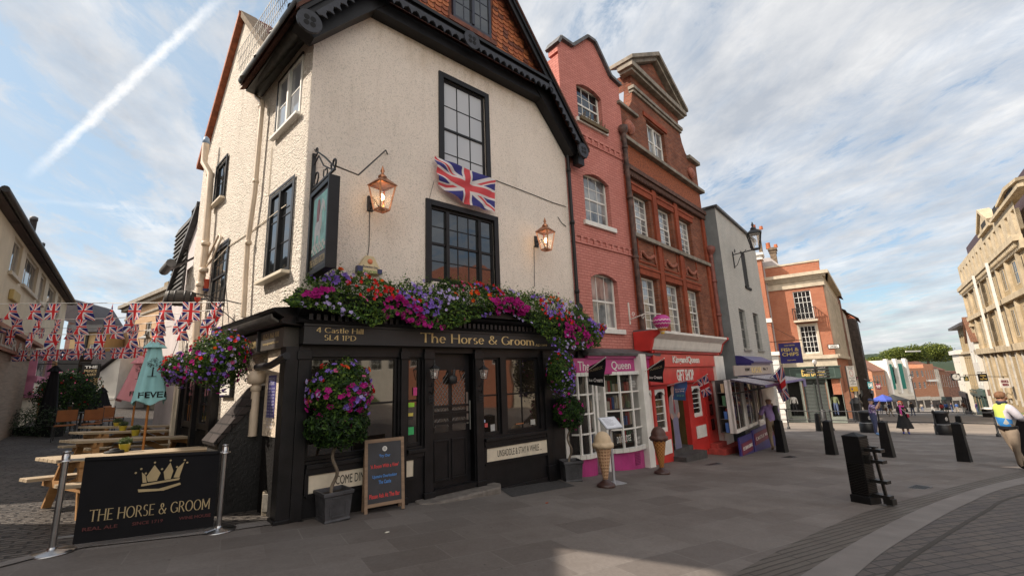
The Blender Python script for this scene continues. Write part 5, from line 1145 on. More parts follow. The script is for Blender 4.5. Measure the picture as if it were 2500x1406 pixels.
# the far end of the street
_e=at_depth(2128,892,112);EW=Wall(_e.x,_e.y,74)
eq=lambda px,py:EW.q(px,py)
m_or=brick('far_orange_brick',(.42,.17,.09),(.48,.21,.12),(.40,.28,.2),.5,.16,.02,.3,.2)
def ebox(name,label,p0,p1,ytop,mat,n,r_,**k):
 u0,u1=eq(p0,930)[0],eq(p1,930)[0];zt=eq((p0+p1)/2,ytop)[1];c_=EW.at(u0);zb=gz(c_.x,c_.y)
 return house(name,label,EW,u0,u1,zt,mat,grid_w(u0,u1,zb+4.6,zt,n,r_,.45,.55),shop=k.pop('shop',stuc),depth=12,**k),u0,u1,zt,zb
ebox('far_house','small brick house with steep brown roof at the far street end, leftmost there',2132,2163,905,m_or,4,1,roof=('gable',4.2),rmat=tiles('brown_far_roof',(.22,.10,.07),(.27,.13,.09),.4,.3))
r_,u0,u1,zt,zb=ebox('white_shop_block','white modern shop block with tall green glazed strips far down the street',2166,2226,878,M('bright_white_render',(.66,.62,.54),.7,.05,2),1,1)
w_=u1-u0;m=MB();grn=M('green_louvres',(.02,.22,.17),.4,.2,6)
for fa_,fb in((.08,.24),(.48,.66)):
 for k in range(5):x=u0+w_*(fa_+(fb-fa_)*k/5);m.box(x,x+w_*(fb-fa_)/8,-.5,0,zb+5,zt-1.0)
m.build('green_fins',grn,r_);m=MB()
for fa_ in(.0,.36,.75):m.box(u0+w_*fa_,u0+w_*(fa_+.07),-.8,0,zb+4,zt+.3)
m.build('white_fins',white,r_)
r_,u0,u1,zt,zb=ebox('far_brick_shop','orange brick shop with white bands beside the white block',2226,2262,898,m_or,3,2,band=[(3.0,.3,.2)])
ebox('far_brick_parade','brick parade with tall white windows and white balcony band near the street end',2262,2286,888,m_or,4,1,wm=white,band=[(eq(2290,930)[1],.5,.5)])
ebox('far_cream_house','narrow cream shop between two brick parades at the far street end',2286,2297,899,stuc,2,2,shop=dgreen,roof=('gable',2.0))
ebox('far_brick_house','low brick house with red tiled roof right of the narrow cream shop',2297,2312,903,oldb,3,1,roof=('gable',2.6),shop=black)
r_,u0,u1,zt,zb=ebox('far_brown_parade','dark brown ribbed parade at the right end of the far row',2312,2352,905,M('brown_ribs',(.20,.10,.07),.8,.4,2),7,1,wm=white)
# right side: hotel, gabled house, tower
_s=at_depth(2395,883,55);SBW=Wall(_s.x,_s.y,219)
sq=lambda px,py,o=0:SBW.q(px,py,o)
yb=brick('yellow_stock_brick',(.42,.32,.18),(.50,.39,.24),(.36,.28,.18),.225,.075,.01,.4,.35)
zz={k:sq(*p_)[1] for k,p_ in dict(c1=(2408,661),s2=(2430,748),s3=(2455,848),par=(2420,590),gab=(2397,501),g2=(2437,555)).items()}
uE=sq(2560,800)[0]
hw_=[]
for za,zb_,n_ in((zz['s3']+.3,zz['s2']-.3,9),(zz['s2']+.4,zz['c1']-.5,9)):
 hw_+=[(u,u+1.35,za+(zb_-za)*.12,za+(zb_-za)*.82) for u in np.arange(.9,uE-1.5,2.3)]
ht=house('stone_hotel','large pale stone hotel with gables and many bays, nearest on the right',SBW,0,uE,zz['c1'],yb,hw_,depth=9,shop=None,wm=ystone,cols=2,rows=2,wy=-.02,wg=glass('hotel_glass',(.02,.018,.016),1.3,.02))
m=MB();m.box(-.1,uE,-.55,0,zz['c1']-.1,zz['c1']+.35);m.box(0,uE,-.25,0,zz['c1']-.7,zz['c1']-.1);m.box(0,uE,-.35,0,zz['s2']-.3,zz['s2']+.15);m.box(0,uE,-.4,0,zz['s3']-.4,zz['s3']+.2)
for i in range(int(uE/.5)):m.box(i*.5+.05,i*.5+.3,-.45,-.25,zz['c1']-.45,zz['c1']-.1)
for u in np.arange(.2,uE,4.1):m.box(u,u+.45,-.22,0,zz['s3']-5,zz['c1'])
m.build('cornices',ystone,ht)
m=MB();top=zz['par']+1.2
wall_holes(m,0,uE,zz['c1']+.35,top,[(u,u+1.0,zz['c1']+.8,top-.7) for u in np.arange(1.2,uE-1,2.4)],-.02,.3);m.build('attic',ystone,ht)
for(pa,pb,kind_,py_) in((2393,2427,'tri',500),(2433,2462,'arc',500),(2462,2530,'tri',425)):
 u,ue=sq(pa,560)[0]+.1,sq(pb,560)[0];w=ue-u;h=sq((pa+pb)/2,py_)[1]-top;hb=h*(.15 if pa<2450 else .5)
 m=MB();m.prism(([(u,top),(ue,top),(ue,top+hb),(u+w/2,top+h),(u,top+hb)]) if kind_=='tri' else[(u,top),(ue,top)]+[(u+w/2+w/2*math.cos(math.pi*k/10),top+h*.35+h*.65*math.sin(math.pi*k/10)) for k in range(11)],-.15,.5)
 m.box(u-.1,ue+.1,-.3,0,top-.12,top+.12)
 if kind_=='tri':m.prism([(u-.2,top+hb),(u+w/2,top+h),(u+w/2,top+h+.3),(u-.3,top+hb+.2)],-.35,.5);m.prism([(ue+.2,top+hb),(u+w/2,top+h),(u+w/2,top+h+.3),(ue+.3,top+hb+.2)],-.35,.5)
 m.build('shaped_gable',ystone,ht);m=MB();m.box(u+w*.3,u+w*.7,-.17,-.14,top+.3,top+max(.8,hb));m.build('gable_window',M('dark_interior2',()),ht)
m=MB();m.box(0,uE,1.2,5,top,top+2.4);m.build('mansard_roof',M('dark_plum_slate',(.06,.03,.035),.6),ht)
m=MB()
for a_,b_,wpx in((2393,2430,0),(2437,2470,0)):
 u=sq(a_,660)[0];m.box(u+.1,u+.28,-.75,-.56,zz['s3'],zz['c1']+.0)
m.build('white_downpipe',white,ht)
m=MB()
for u in np.arange(.4,uE,2.4):m.box(u,u+.18,-.12,0,zz['s3']-5.5,zz['s3']-.4)
m.build('white_shop_mullions',M('offwhite_joinery',(.48,.46,.42),.6),ht)
u2=sq(2379,800)[0];z2_=sq(2385,700)[1]
h2b=house('bay_fronted_house','stone bay-fronted house joined to the left of the hotel',SBW,u2,-.05,z2_,ystone,grid_w(u2,0,zz['s3']-1,z2_-.4,3,3,.55,.65),depth=8,shop=M('brown_front',(.2,.12,.1),.7),roof=('flat',.5),rmat=ystone,band=[(zz['s2']-1,.3,.3),(zz['s3'],.3,.3)],wm=ystone)
u3=sq(2352,880)[0];zg=sq(2372,795)[1]
house('white_gabled_house','white gabled house with brown tiled roof next to the bay-fronted house',SBW,u2-4.5,u2-.05,zg-2,M('white_render',(.62,.60,.56),.7,.08,2),grid_w(u2-4.5,u2,zg-8,zg-2.5,2,2,.4,.5),depth=8,roof=('front',3.2),rmat=tiles('brown_tile',(.20,.09,.05),(.26,.12,.07),.2,.14),shop=M('green_front',(.05,.09,.08),.5),y0=-.4)
ut0,ut1=u2-15,u2-4.6;zt_=sq(2344,803)[1]
tw=house('sandstone_tower_house','tall yellow sandstone tower house with arched windows and overhanging dark roof',SBW,ut0,ut1,zt_,yb,[w for z0_,z1_ in((zt_-3,zt_-.8),(zt_-8,zt_-4),(zt_-13,zt_-9.5)) for w in grid_w(ut0,ut1,z0_,z1_,5,1,.6,.95)],depth=9,wm=ystone,shop=dgreen,band=[(zt_-3.6,.35,.25),(zt_-9,.35,.25)],cols=1,rows=1)
m=MB();uc_=(ut0+ut1)/2;B4=[(ut0-.9,-.9),(ut1+.9,-.9),(ut1+.9,9.9),(ut0-.9,9.9)]
m.add([(x,y,zt_) for x,y in B4]+[(x,y,zt_+.35) for x,y in B4]+[(uc_,4.5,zt_+3.2)],[(0,1,2,3),(0,1,5,4),(1,2,6,5),(2,3,7,6),(3,0,4,7),(4,5,8),(5,6,8),(6,7,8),(7,4,8)]);m.build('hipped_roof',M('dark_slate_roof',(.07,.06,.065),.6),tw)
m=MB();m.box(ut1-1.5,ut1+1.8,2,3.4,zt_,zt_+3.4);m.build('chimney',M('stock_stack',(.2,.15,.09),.9,.3,6),tw)
house('white_pilastered_house','bright white pilastered house left of the sandstone tower',SBW,ut0-8,ut0-.1,sq(2320,868)[1],M('bright_white_render',(.66,.62,.54)),grid_w(ut0-8,ut0,-6,sq(2320,868)[1]-.5,3,2,.35,.6),depth=8,roof=('flat',.6),rmat=white,shop=black,y0=-.5)
# left: cream building over the alley, and the unseen blocks added beside it to shade the foreground
_c=at_depth(0,974,12.6);CB=Wall(_c.x,_c.y,-40.5)
cq=lambda px,py,o=0:CB.q(px,py,o)
cream=M('cream_render',(.60,.53,.40),.85,.08,1.5,.15,40,dirt=.25)
cb=CB.root('cream_building','long cream-rendered building with dark tiled eaves on the left of the alley','building')
cw_=[uz4(CB,(38,574),(57,596),(44,689),(21,663)),uz4(CB,(67,612),(94,653),(85,729),(53,697)),uz4(CB,(102,665),(112,680),(104,746),(90,736)),uz4(CB,(121,687),(135,713),(129,773),(110,756)),uz4(CB,(141,720),(148,731),(144,775),(137,768))]
ce=(cq(20,512,.2)[1]+cq(170,713,.2)[1])/2;cE=cq(158,800)[0]-.6;zw=(sum(l[2] for l in cw_)/5,sum(l[3] for l in cw_)/5);cw_=[(l[0],l[1],zw[0],zw[1]) for l in cw_]
cS=cq(0,600)[0]-2.0
m=MB();wall_holes(m,cS,cE,-3,ce,cw_,0,.12);depth_box(m,cS,cE,-3,ce,0,7);m.build('wall',cream,cb)
for l in cw_:window(cb,*l,cols=3 if l[1]-l[0]>1.1 else 1,rows=1,mat=M('cream_joinery',(.5,.45,.36),.6),y=.06,fr=.07,sill=(.08,.1,.08),meet=False,g=gl_net)
m=MB();k=len(m.f);m.quad((cS,-.22,ce),(cE+.2,-.22,ce),(cE+.2,3.5,ce+2.2),(cS,3.5,ce+2.2));m.uv[k]=[(0,0),(14,0),(14,5),(0,5)];m.box(cS,cE+.2,-.2,0,ce-.1,ce-.02);m.build('roof',tiles('dark_brown_tiles',(.045,.03,.028),(.065,.04,.036),.2,.14),cb)
m=MB();m.tube([(cS,-.26,ce-.0),(cE+.25,-.26,ce-.0)],.075,10);m.build('gutter',iron,cb)
for px,py,w_,h_ in((78,545,.12,1.0),(101,600,.08,.8)):
 q_=cq(px,py+15,-1.2);m=MB();m.lathe([(w_,-.6),(w_,h_*.4),(w_*1.15,h_*.4),(w_*1.1,h_*.55),(w_*.3,h_*.6)],12,(q_[0],1.2,q_[1]));m.build('roof_flue',slate,cb)
c0=uz4(CB,(21,708),(40,714),(36,738),(19,735));m=MB();m.box(c0[0],c0[1],-.1,0,c0[2],c0[3]);m.build('alarm_box',M('alarm_yellow',(.42,.32,.12),.6),cb,bev=.02)
zs1=cq(30,838)[1];zs0=cq(30,875)[1];sE=cq(54,860)[0]
m=MB();m.box(cS,sE,-.3,0,zs0,zs1);m.box(cS,sE+.1,-.45,0,zs1,zs1+.1);sf=m.build('shop_fascia',M('brown_sign',(.22,.09,.05),.6,.2,4),cb);m=MB();m.box(cS,sE,-.2,0,-3,zs0);m.build('boarded_front',wood('weathered_boards',(.16,.12,.09),(.26,.2,.15),5),cb)
text(sf,'MILLER & SON',cS+1.0,zs0+.08,sE-.2,zs1-.06,-.31,M('sign_grey',(.35,.33,.3)),'B')
pA,pB=cq(66,900)[0],cq(106,900)[0];m=MB();ppk=M('pink_joinery',(.55,.2,.33),.5);zt1,zm1,zb1=cq(88,872)[1],cq(88,922)[1],cq(88,962)[1]
m.box(pA,pB,-.25,0,zt1,zt1+.12);m.box(pA,pB,-.28,0,zm1-.2,zm1);m.box(pA,pB,-.28,0,zb1-.12,zb1);m.box(pA,pA+.1,-.22,0,zb1,zt1);m.box(pB-.12,pB,-.22,0,zb1,zt1);pf=m.build('pink_window',ppk,cb);m=MB();m.box(pA+.1,pB-.12,-.15,-.1,zb1,zt1);m.build('glass',gl_net,pf)
m=MB();m.box(pB+.1,pB+.7,-.3,0,-2.6,zt1);m.build('timber_pilaster',wood('ochre_timber',(.30,.20,.10),(.40,.28,.15),4),cb)
m=MB();q_=cq(70,888)[1];m.bar((pA+.3,-.02,q_),(pA+.3,-1.6,q_),.035);m.bar((pA+.3,-.05,q_+.35),(pA+.3,-.8,q_),.02);m.build('sign_bracket',iron,cb)
for nm,x0,x1,y0,y1,zt__ in(('shade_block',-21,-9.0,4.32,5.525,17.5),('shade_block',-21,-9.0,-16,1.85,17.5)):
 r_=empty(nm,(x1,(y0+y1)/2,-1.3),0,'tall brick corner building just left of the viewpoint, %s of the pair'%('nearer the alley' if y0>0 else 'farther from the alley'),'building')
 m=MB();h=(y1-y0)/2;zt2=zt__+1.3;ws3=[(u,u+1.1,z,z+1.9) for z in(1.2,5,8.6,12.2) for u in np.arange(-h+.8,h-1.2,2.6)]
 wall_holes(m,-h,h,-1,zt2,ws3,0,.2);depth_box(m,-h,h,-1,zt2,0,2.6);o=m.build('wall',oldb,r_,(0,0,0),math.pi/2)
 for w in ws3[:24]:ww=simple_win(r_,w);ww.rotation_euler=(0,0,math.pi/2)
 m=MB();m.box(-h,h,-.4,2.6,zt2,zt2+.4);m.build('cornice',pstone,r_,(0,0,0),math.pi/2)
r_=empty('sun_patch_wall',(-9.3,3.08,0),0,'brick wall with a high opening between two tall buildings','wall');m=MB();m.box(-.3,0,-1.24,1.24,-2,6.85);m.prism([(-1.24,8.5),(.25,8.5),(1.24,7.0),(1.24,17.4),(-1.24,17.4)],-.3,0,'yz');m.build('brickwork',oldb,r_);m=MB();m.box(-.4,.1,-1.24,1.24,6.85,6.9);m.build('coping',slate,r_)  # unseen wall added between the shading blocks, slanted opening shapes the sun patch
m=MB();m.grid(lambda u,v:(-8+70*u,-12-18*v,-2-1.4*u+7*v**.7),20,8);m.build('castle_bank',M('mown_grass',(.10,.13,.03),.9,.3,2),kind='structure',fixn=False)
EB=Wall(44,16,180)
for i in range(4):
 house('range_house',['pale stone','red brick','cream painted','dark brick'][i]+' house in the range facing the square from beyond its right side',EB,i*13,i*13+12.8,9+i%2*2,[pstone,bbrick,stuc,oldb][i],grid_w(i*13,i*13+12.8,1,9,5,2),roof=('gable',4),rmat=tiles('range_tiles',(.36,.11,.06),(.42,.15,.08),.3,.2))
# alley end: things seen between the cream building and the pub
BKz=LW.q(460,672)[1]
bk=LW.root('pub_rear_house','lower roughcast house with dark slate-hung dormer behind the pub','house',None,-7.05)
def on(u):return u+7.05
uA_,uB_=LW.q(441,800)[0],-7.05;zE=LW.q(481,640)[1]
m=MB();m.box(on(uA_),0,0,5,-2.6,zE);m.build('wall',plaster('roughcast_rear',(.55,.5,.44),26,.8,.04),bk)
m=MB();k=len(m.f);m.quad((on(uA_)-.2,-.4,zE-.1),(.0,-.4,zE-.1),(0,3,zE+2.8),(on(uA_)-.2,3,zE+2.8));m.uv[k]=[(0,0),(6,0),(6,4),(0,4)];m.build('roof',tiles('slate_tiles',(.04,.037,.037),(.06,.055,.055),.25,.14),bk);m=MB();m.tube([(on(uA_)-.3,-.45,zE-.05),(0,-.45,zE)],.11,10);m.build('gutter',slate,bk)
ca,cb2=LW.q(491,600,-1.2),LW.q(456,600,-1.2);czt,czb=LW.q(475,556,-1.2)[1],zE-.2
m=MB();m.box(on(cb2[0]),on(ca[0]),1.2,2.6,czb,czt);m.build('chimney_stack',brick('brown_stack',(.15,.085,.06),(.19,.11,.07),(.1,.08,.07),.225,.075,.01,.4,.3),bk)
m=MB();m.box(on(cb2[0])-.02,on(ca[0])+.02,1.18,2.62,czt-.3,czt);m.build('brick_cap',bbrick,bk)
m=MB();rz0=czt;
for i in range(6):u=on(cb2[0])+.05+i*(ca[0]-cb2[0]-.1)/5;m.bar((u,1.25,rz0),(u,1.25,rz0+1.0),.035)
m.bar((on(cb2[0]),1.25,rz0+1.0),(on(ca[0]),1.25,rz0+1.0),.05);m.bar((on(cb2[0]),1.25,rz0+1.0),(on(cb2[0]),3,rz0+1.0),.05)
for y in(1.7,2.2,2.7):m.bar((on(cb2[0]),y,rz0),(on(cb2[0]),y,rz0+1),.035)
m.build('roof_railing',iron,bk)
d0,d1=on(LW.q(425,650,-.2)[0]),on(LW.q(455,650,-.2)[0]);dzt=LW.q(445,552,-.2)[1]
m=MB();m.box(d0,d1,.2,2.6,zE-.5,dzt)
for j in range(16):z=zE-.4+j*(dzt-zE+.3)/16;m.prism([(.2,z),(.13,z),(.2,z+.22)],d0-.04,d1+.04,'yz');m.box(d1,d1+.05,.2,2.6,z,z+.14)
m.build('slate_hung_dormer',M('hung_slates',(.055,.05,.047),.7,.5,6,.4,30),bk)
wg_=empty('white_gable_house',LW.at(uA_-.3,.0,0),LW.rz,'narrow pale house with white gable wall beyond the slate-hung dormer','house')
m=MB();zz0=LW.q(423,640)[1];m.prism([(-3.2,-2.6),(.2,-2.6),(.2,zz0+1.2),(-2.4,zz0-.6),(-3.2,zz0-1.2)],.2,4);m.build('wall',M('pinkish_render',(.55,.5,.5),.8,.08,2),wg_);m=MB();m.prism([(.3,zz0+1.35),(.3,zz0+1.2),(-2.4,zz0-.65),(-3.4,zz0-1.4),(-3.4,zz0-1.25)],.05,4);m.build('roof',slate,wg_)
_g=at_depth(398,955,27);GH=Wall(_g.x,_g.y,126)
gq=lambda px,py,o=0:GH.q(px,py,o)
gu=gq(297,850)[0];gt1=gq(345,742)[1];gm_=gq(345,893)[1]
guild=brick('pale_orange_brick',(.42,.25,.13),(.48,.30,.17),(.40,.32,.23),.225,.075,.01,.3,.2)
gh=GH.root('arched_stone_house','old house with arched stone ground floor and brick above, at the alley end','building')
gw_=[uz4(GH,(313,805),(322,800),(322,868),(313,872)),uz4(GH,(352,790),(366,785),(366,862),(352,866))]
m=MB();wall_holes(m,gu,.5,gm_,gt1,gw_,0,.2);depth_box(m,gu,.5,-2.2,gt1,0,6);m.build('upper_wall',guild,gh)
for l in gw_:simple_win(gh,l,cols=2,rows=4)
ar=gq(300,960)[0],gq(318,960)[0]
m=MB();wall_holes(m,gu,.5,-2.4,gm_,[(gu+.55,gu+1.75,-2.4,gm_-1.3),(gu+3.3,gu+4.5,-2.4,gm_-1.3)],-.12,.7)
for z in np.arange(-2.0,gm_-.3,.45):m.box(gu+1.95,gu+3.1,-.17,-.12,z,z+.4);m.box(gu,gu+.4,-.17,-.12,z,z+.4);m.box(gu+4.7,.5,-.17,-.12,z,z+.4)
m.build('arcade',M('grey_rusticated',(.17,.155,.13),.85,.2,3,.3,20),gh)
for u_ in(gu+.55,gu+3.3):
 m=MB();n=12;z0_=gm_-1.3;m.prism([(u_-.25,z0_-.7),(u_,z0_-.7)]+[(u_+.6-.6*math.cos(math.pi*k/n),z0_-.7+.62*math.sin(math.pi*k/n)) for k in range(1,n)]+[(u_+1.2,z0_-.7),(u_+1.45,z0_-.7)]+[(u_+.6+.85*math.cos(math.pi*k/n),z0_-.7+.85*math.sin(math.pi*k/n)) for k in range(1,n)],-.19,-.1);m.build('arch',M('grey_rusticated',()),gh)
m=MB();m.box(gu-.3,.7,-.5,6,gt1,gt1+.25);m.box(gu-.15,.6,-.3,0,gt1-.25,gt1);m.box(gu-.2,.6,-.3,0,gm_-.15,gm_+.1);m.box(gu,.5,-.08,0,gt1-.9,gt1-.75);m.build('cornice',stone,gh)
m=MB();b0,b1=gq(300,900)[0],gq(345,900)[0]
m.box(b0,b1,-.8,-.1,gm_-.1,gm_+.1);bo_=m.build('balcony',stone,gh);m=MB()
for i in range(14):u=b0+.04+i*(b1-b0-.08)/13;m.bar((u,-.75,gm_+.1),(u,-.75,gm_+1.1),.03)
m.box(b0,b1,-.78,-.72,gm_+1.08,gm_+1.14);m.build('balcony_railing',iron,bo_)
m=MB();m.box(gu+4.2,gu+5.0,1,2,gt1,gt1+1.6);m.build('chimney',M('stock_stack',()),gh)
_y=at_depth(215,960,30);YB=Wall(_y.x,_y.y,75)
yq=lambda px,py,o=0:YB.q(px,py,o)
def alley_house(name,label,p0,p1,ytop,mat,wins,off=0.0,roof=None,rmat=None,depth=6):
 u0,u1=yq(p0,900,off)[0],yq(p1,900,off)[0];zt=yq((p0+p1)/2,ytop,off)[1];r_=YB.root(name,label,'house',None,0,0,off)
 m=MB();W4=[(u0+(u1-u0)*a_,u0+(u1-u0)*b_,zt+(-2.4-zt)*d_,zt+(-2.4-zt)*c_) for a_,b_,c_,d_ in wins];wall_holes(m,u0,u1,-3,zt,W4,0,.15);depth_box(m,u0,u1,-3,zt,0,depth);m.build('wall',mat,r_)
 for w in W4:simple_win(r_,w)
 return r_,u0,u1,zt
r_,u0,u1,zt=alley_house('yellow_house','ochre-yellow house with dark pipe at the end of the alley',160,238,812,M('ochre_render',(.50,.36,.19),.85,.1,2),[(.62,.9,.12,.28)])
m=MB();m.bar((u0+(u1-u0)*.55,-.1,zt),(u0+(u1-u0)*.55,-.1,-1),.12);m.build('drainpipe',black,r_);m=MB();m.box(u0,u1+.2,-.5,1,zt,zt+.5);m.build('eaves',slate,r_)
r_,u0,u1,zt=alley_house('black_bay_shop','black-fronted shop with sign reading Great British at the alley end',122,190,868,black,[],1.6)
z0_,z1_=yq(160,917,1.9)[1],yq(160,905,1.9)[1];m=MB();m.box(u0,u1,-.3,-.001,z0_,z1_);f_=m.build('sign_board',blackm,r_);text(f_,'GREAT BRITISH',yq(145,911,1.9)[0],z0_+.08,yq(187,911,1.9)[0],z1_-.08,-.31,M('sign_white',(.6,.6,.6)),'B')
r_,u0,u1,zt=alley_house('dark_tiled_house','house with dark tiled overhanging roof right of the cream building',148,188,780,M('pink_grey_brick',(.30,.18,.16),.9,.2,5),[],-.8)
m=MB();m.prism([(u0-.3,zt),(u1+.5,zt-.6),(u1+.3,zt+.1),((u0+u1)/2,zt+1.3),(u0,zt+1.5)],-.7,4);m.build('roof',M('dark_slate_roof',()),r_)
_w=at_depth(262,955,26);WG=Wall(_w.x,_w.y,84);wq=lambda px,py:WG.q(px,py)
wg2=WG.root('white_cottage','white cottage end wall with dark sloping slate roof and rooflight','house');uL_,uR_=wq(236,950)[0],wq(287,930)[0];zl,zr=wq(240,910)[1],wq(285,868)[1]
m=MB();m.prism([(uL_,-3),(uR_,-3),(uR_,zr),(uL_,zl)],0,5);m.build('wall',M('white_render',()),wg2);m=MB();m.prism([(uL_-.4,zl-.15),(uR_,zr+.05),(uR_,zr+.3),(uL_-.1,zr+.2),(uL_-.4,zl+.4)],-.25,5);m.build('roof',M('dark_slate_roof',()),wg2)
m=MB();m.box(uR_-.9,uR_-.5,-.05,0,-1.6,-.3);m.box(uL_,uR_,-.06,0,wq(262,975)[1],wq(262,970)[1]);m.build('joinery',white,wg2)
# LEAVES AND FLOWERS
def _emit(name,V,Fs,mats,mi,parent=None,kind=None,smooth=False):
 me=bpy.data.meshes.new(name);me.from_pydata(V.reshape(-1,3).tolist(),[],Fs)
 for m_ in mats:me.materials.append(m_)
 me.polygons.foreach_set('material_index',mi);me.update()
 o=bpy.data.objects.new(name,me);C.objects.link(o)
 if parent:o.parent=parent
 return tag(o,kind=kind)
def _frames(n,nrm=None,tilt=1.0):
 a=rng.normal(size=(n,3))*tilt
 if nrm is not None:a=a*.6+nrm
 a/=np.linalg.norm(a,axis=1,keepdims=True);b=rng.normal(size=(n,3));b-=a*(a*b).sum(1,keepdims=True);b/=np.linalg.norm(b,axis=1,keepdims=True)
 return a,b,np.cross(a,b)
def leaves(name,P,size,mats,parent=None,kind='stuff',nrm=None,ratio=.5,w=None):
 n=len(P);a,b,c=_frames(n,nrm);s=size*rng.uniform(.6,1.3,(n,1))
 V=np.stack([P-b*s*.5,P+c*s*ratio*.5+a*s*.08,P+b*s*.5,P-c*s*ratio*.5+a*s*.08],1)
 F_=[(4*i,4*i+1,4*i+2,4*i+3) for i in range(n)]
 return _emit(name,V,F_,mats,rng.integers(0,len(mats),n).tolist() if w is None else rng.choice(len(mats),n,p=w).tolist(),parent,kind)
def blooms(name,P,size,mat,parent=None,kind='stuff',nrm=None,eye=None,petals=5):
 n=len(P);a,b,c=_frames(n,nrm,.8);s=size*rng.uniform(.75,1.2,(n,1))*.5;k=petals*2;V=[P-a*s*.35]
 for j in range(k):
  t=2*math.pi*j/k;r=1.0 if j%2==0 else .72;V.append(P+(b*math.cos(t)+c*math.sin(t))*s*r+a*s*(.12 if j%2 else 0))
 V=np.stack(V,1);F_=[]
 for i in range(n):
  o=i*(k+1);F_+=[(o,o+1+j,o+1+(j+1)%k) for j in range(k)]
 return _emit(name,V,F_,[mat],[0]*len(F_),parent,kind)
g1,g2,g3,g4=leafy('leaf_green',(.055,.115,.018)),leafy('leaf_dark',(.022,.055,.014)),leafy('leaf_bright',(.14,.22,.03)),leafy('leaf_deep',(.010,.026,.008))
F_pur,F_mag,F_red,F_ora,F_pin,F_lil=[leafy(n_,c_,.3) for n_,c_ in(('petal_violet',(.26,.15,.58)),('petal_magenta',(.44,.012,.22)),('petal_red',(.58,.02,.015)),('petal_orange',(.70,.11,.012)),('petal_pink',(.62,.12,.28)),('petal_pale_lilac',(.50,.42,.72)))]
def blob(n,c,r,shell=.55):
 d=rng.normal(size=(n,3));d/=np.linalg.norm(d,axis=1,keepdims=True);k=rng.uniform(shell,1.0,(n,1))**.6;k*=1+.16*np.sin(d[:,:1]*7+c[0])*np.cos(d[:,2:3]*6)
 return np.array(c)+d*k*np.array(r),d
def flower_ball(root,c,r,nl,nf,lsz=.05,fsz=.078,mix=(.34,.3,.14,.1,.06,.06),low=True,leafm=(g1,g2,g3),spill=0.25):
 P_,d=blob(nl,c,r);P_[:,2]-=spill*r[2]*rng.random(nl)**3;leaves('foliage',P_,lsz,list(leafm),root,nrm=d*1.2,w=[.45,.4,.15])
 for m_,f,nm in zip((F_pur,F_mag,F_red,F_ora,F_pin,F_lil),mix,('violet','magenta','red','orange','pink','lilac')):
  k=int(nf*f*2)
  if k<2:continue
  P_,d=blob(k,c,(r[0]*1.04,r[1]*1.04,r[2]*1.04),.93);ok=np.sin(P_[:,0]*9+len(nm))+np.sin(P_[:,2]*8+P_[:,1]*7+len(nm)*2)>-.1
  if nm in('red','orange'):ok=(P_[:,2]>c[2]-.1*r[2])&ok
  if nm in('magenta',):ok=(P_[:,2]<c[2]+.3*r[2])
  P_,d=P_[ok][:int(nf*f)],d[ok][:int(nf*f)]
  if len(P_):P_[:,2]-=spill*.8*r[2]*rng.random(len(P_))**3;blooms('%s_flowers'%nm,P_,fsz*(1.2 if nm=='magenta' else 1),m_,root,nrm=d*1.6)
# the great flower display along the top of the pub cornice
fb=FU.root('window_flower_display','long mass of mixed flowers spilling over the black cornice of the pub','flower display')
UB=lambda px,py=760:FU.q(px,py,.45)[0];ZB=lambda px,py:FU.q(px,py,.45)[1]
tp=[(700,742),(740,690),(800,655),(860,662),(950,682),(1030,690),(1130,682),(1200,700),(1270,712),(1360,715),(1420,745),(1478,790)]
bt=[(700,752),(760,756),(850,780),(900,802),(960,770),(1000,800),(1090,806),(1150,780),(1240,762),(1290,800),(1340,850),(1400,855),(1460,845),(1478,800)]
TU,TZ=[UB(*p_) for p_ in tp],[ZB(*p_) for p_ in tp];BU,BZ=[UB(*p_) for p_ in bt],[ZB(*p_) for p_ in bt]
def disp(n,inset=0.0,top=0.0):
 u=rng.uniform(TU[0],TU[-1],n);zt_=np.interp(u,TU,TZ)+.05*np.sin(u*17)+.03*np.sin(u*41);zb_=np.interp(u,BU,BZ);t=rng.random(n);t=top+(1-top)*t
 z=zb_+(zt_-zb_)*t;t2=(z-zb_)/np.maximum(zt_-zb_,.05)
 dep=.34+.30*np.sin(np.clip(t2,0,1)*math.pi*.9+.35)+.04*np.sin(u*9);y=-dep+rng.random(n)*.22*(1-inset);y=np.where((z<1.12)&(y>-.57),-.57-rng.random(n)*.08,y)
 y=np.where(u>6.25,y+.15,y)
 return np.stack([u,y,z],1)
P_=disp(15000);leaves('foliage',P_,.06,[g1,g2,g3,g4],fb,nrm=np.array([[0,-.8,.5]]),w=[.46,.22,.26,.06])
P_=disp(1500,top=.9);P_[:,2]+=rng.random(1500)**2*.16;leaves('sprigs',P_,.045,[g1,g3],fb,ratio=.3)
def patches(P,f1,f2,th,seed):return P[(np.sin(P[:,0]*f1+seed)+np.sin(P[:,2]*f2+seed*2.1+P[:,0]*1.7))>th]
for nm,m_,n_,sz,f1,f2,th,sd in(('violet',F_pur,420,.075,4.1,7,.75,1.0),('magenta',F_mag,560,.095,3.3,6,.6,2.6),('red',F_red,330,.07,3.3,7,.6,4.4),('orange',F_ora,200,.07,3.1,8,.7,5.2),('lilac',F_lil,300,.072,3.7,7,.7,.3),('pink',F_pin,70,.06,6.7,9,.9,3.2)):
 P_=disp(n_*2,1.0);P_=patches(P_,f1,f2,th,sd);mid=(np.interp(P_[:,0],TU,TZ)+np.interp(P_[:,0],BU,BZ))/2
 if nm=='magenta':P_=P_[P_[:,2]<mid+.02]
 if nm in('red','orange'):P_=P_[P_[:,2]>mid-.05]
 P_[:,1]-=.035;blooms(nm+'_flowers',P_[:n_],sz,m_,fb,nrm=np.array([[0,-1.4,.35]]))
m=MB();m.box(-.1,6.2,-.42,-.1,1.14,1.34);m.build('trough',black,fb)
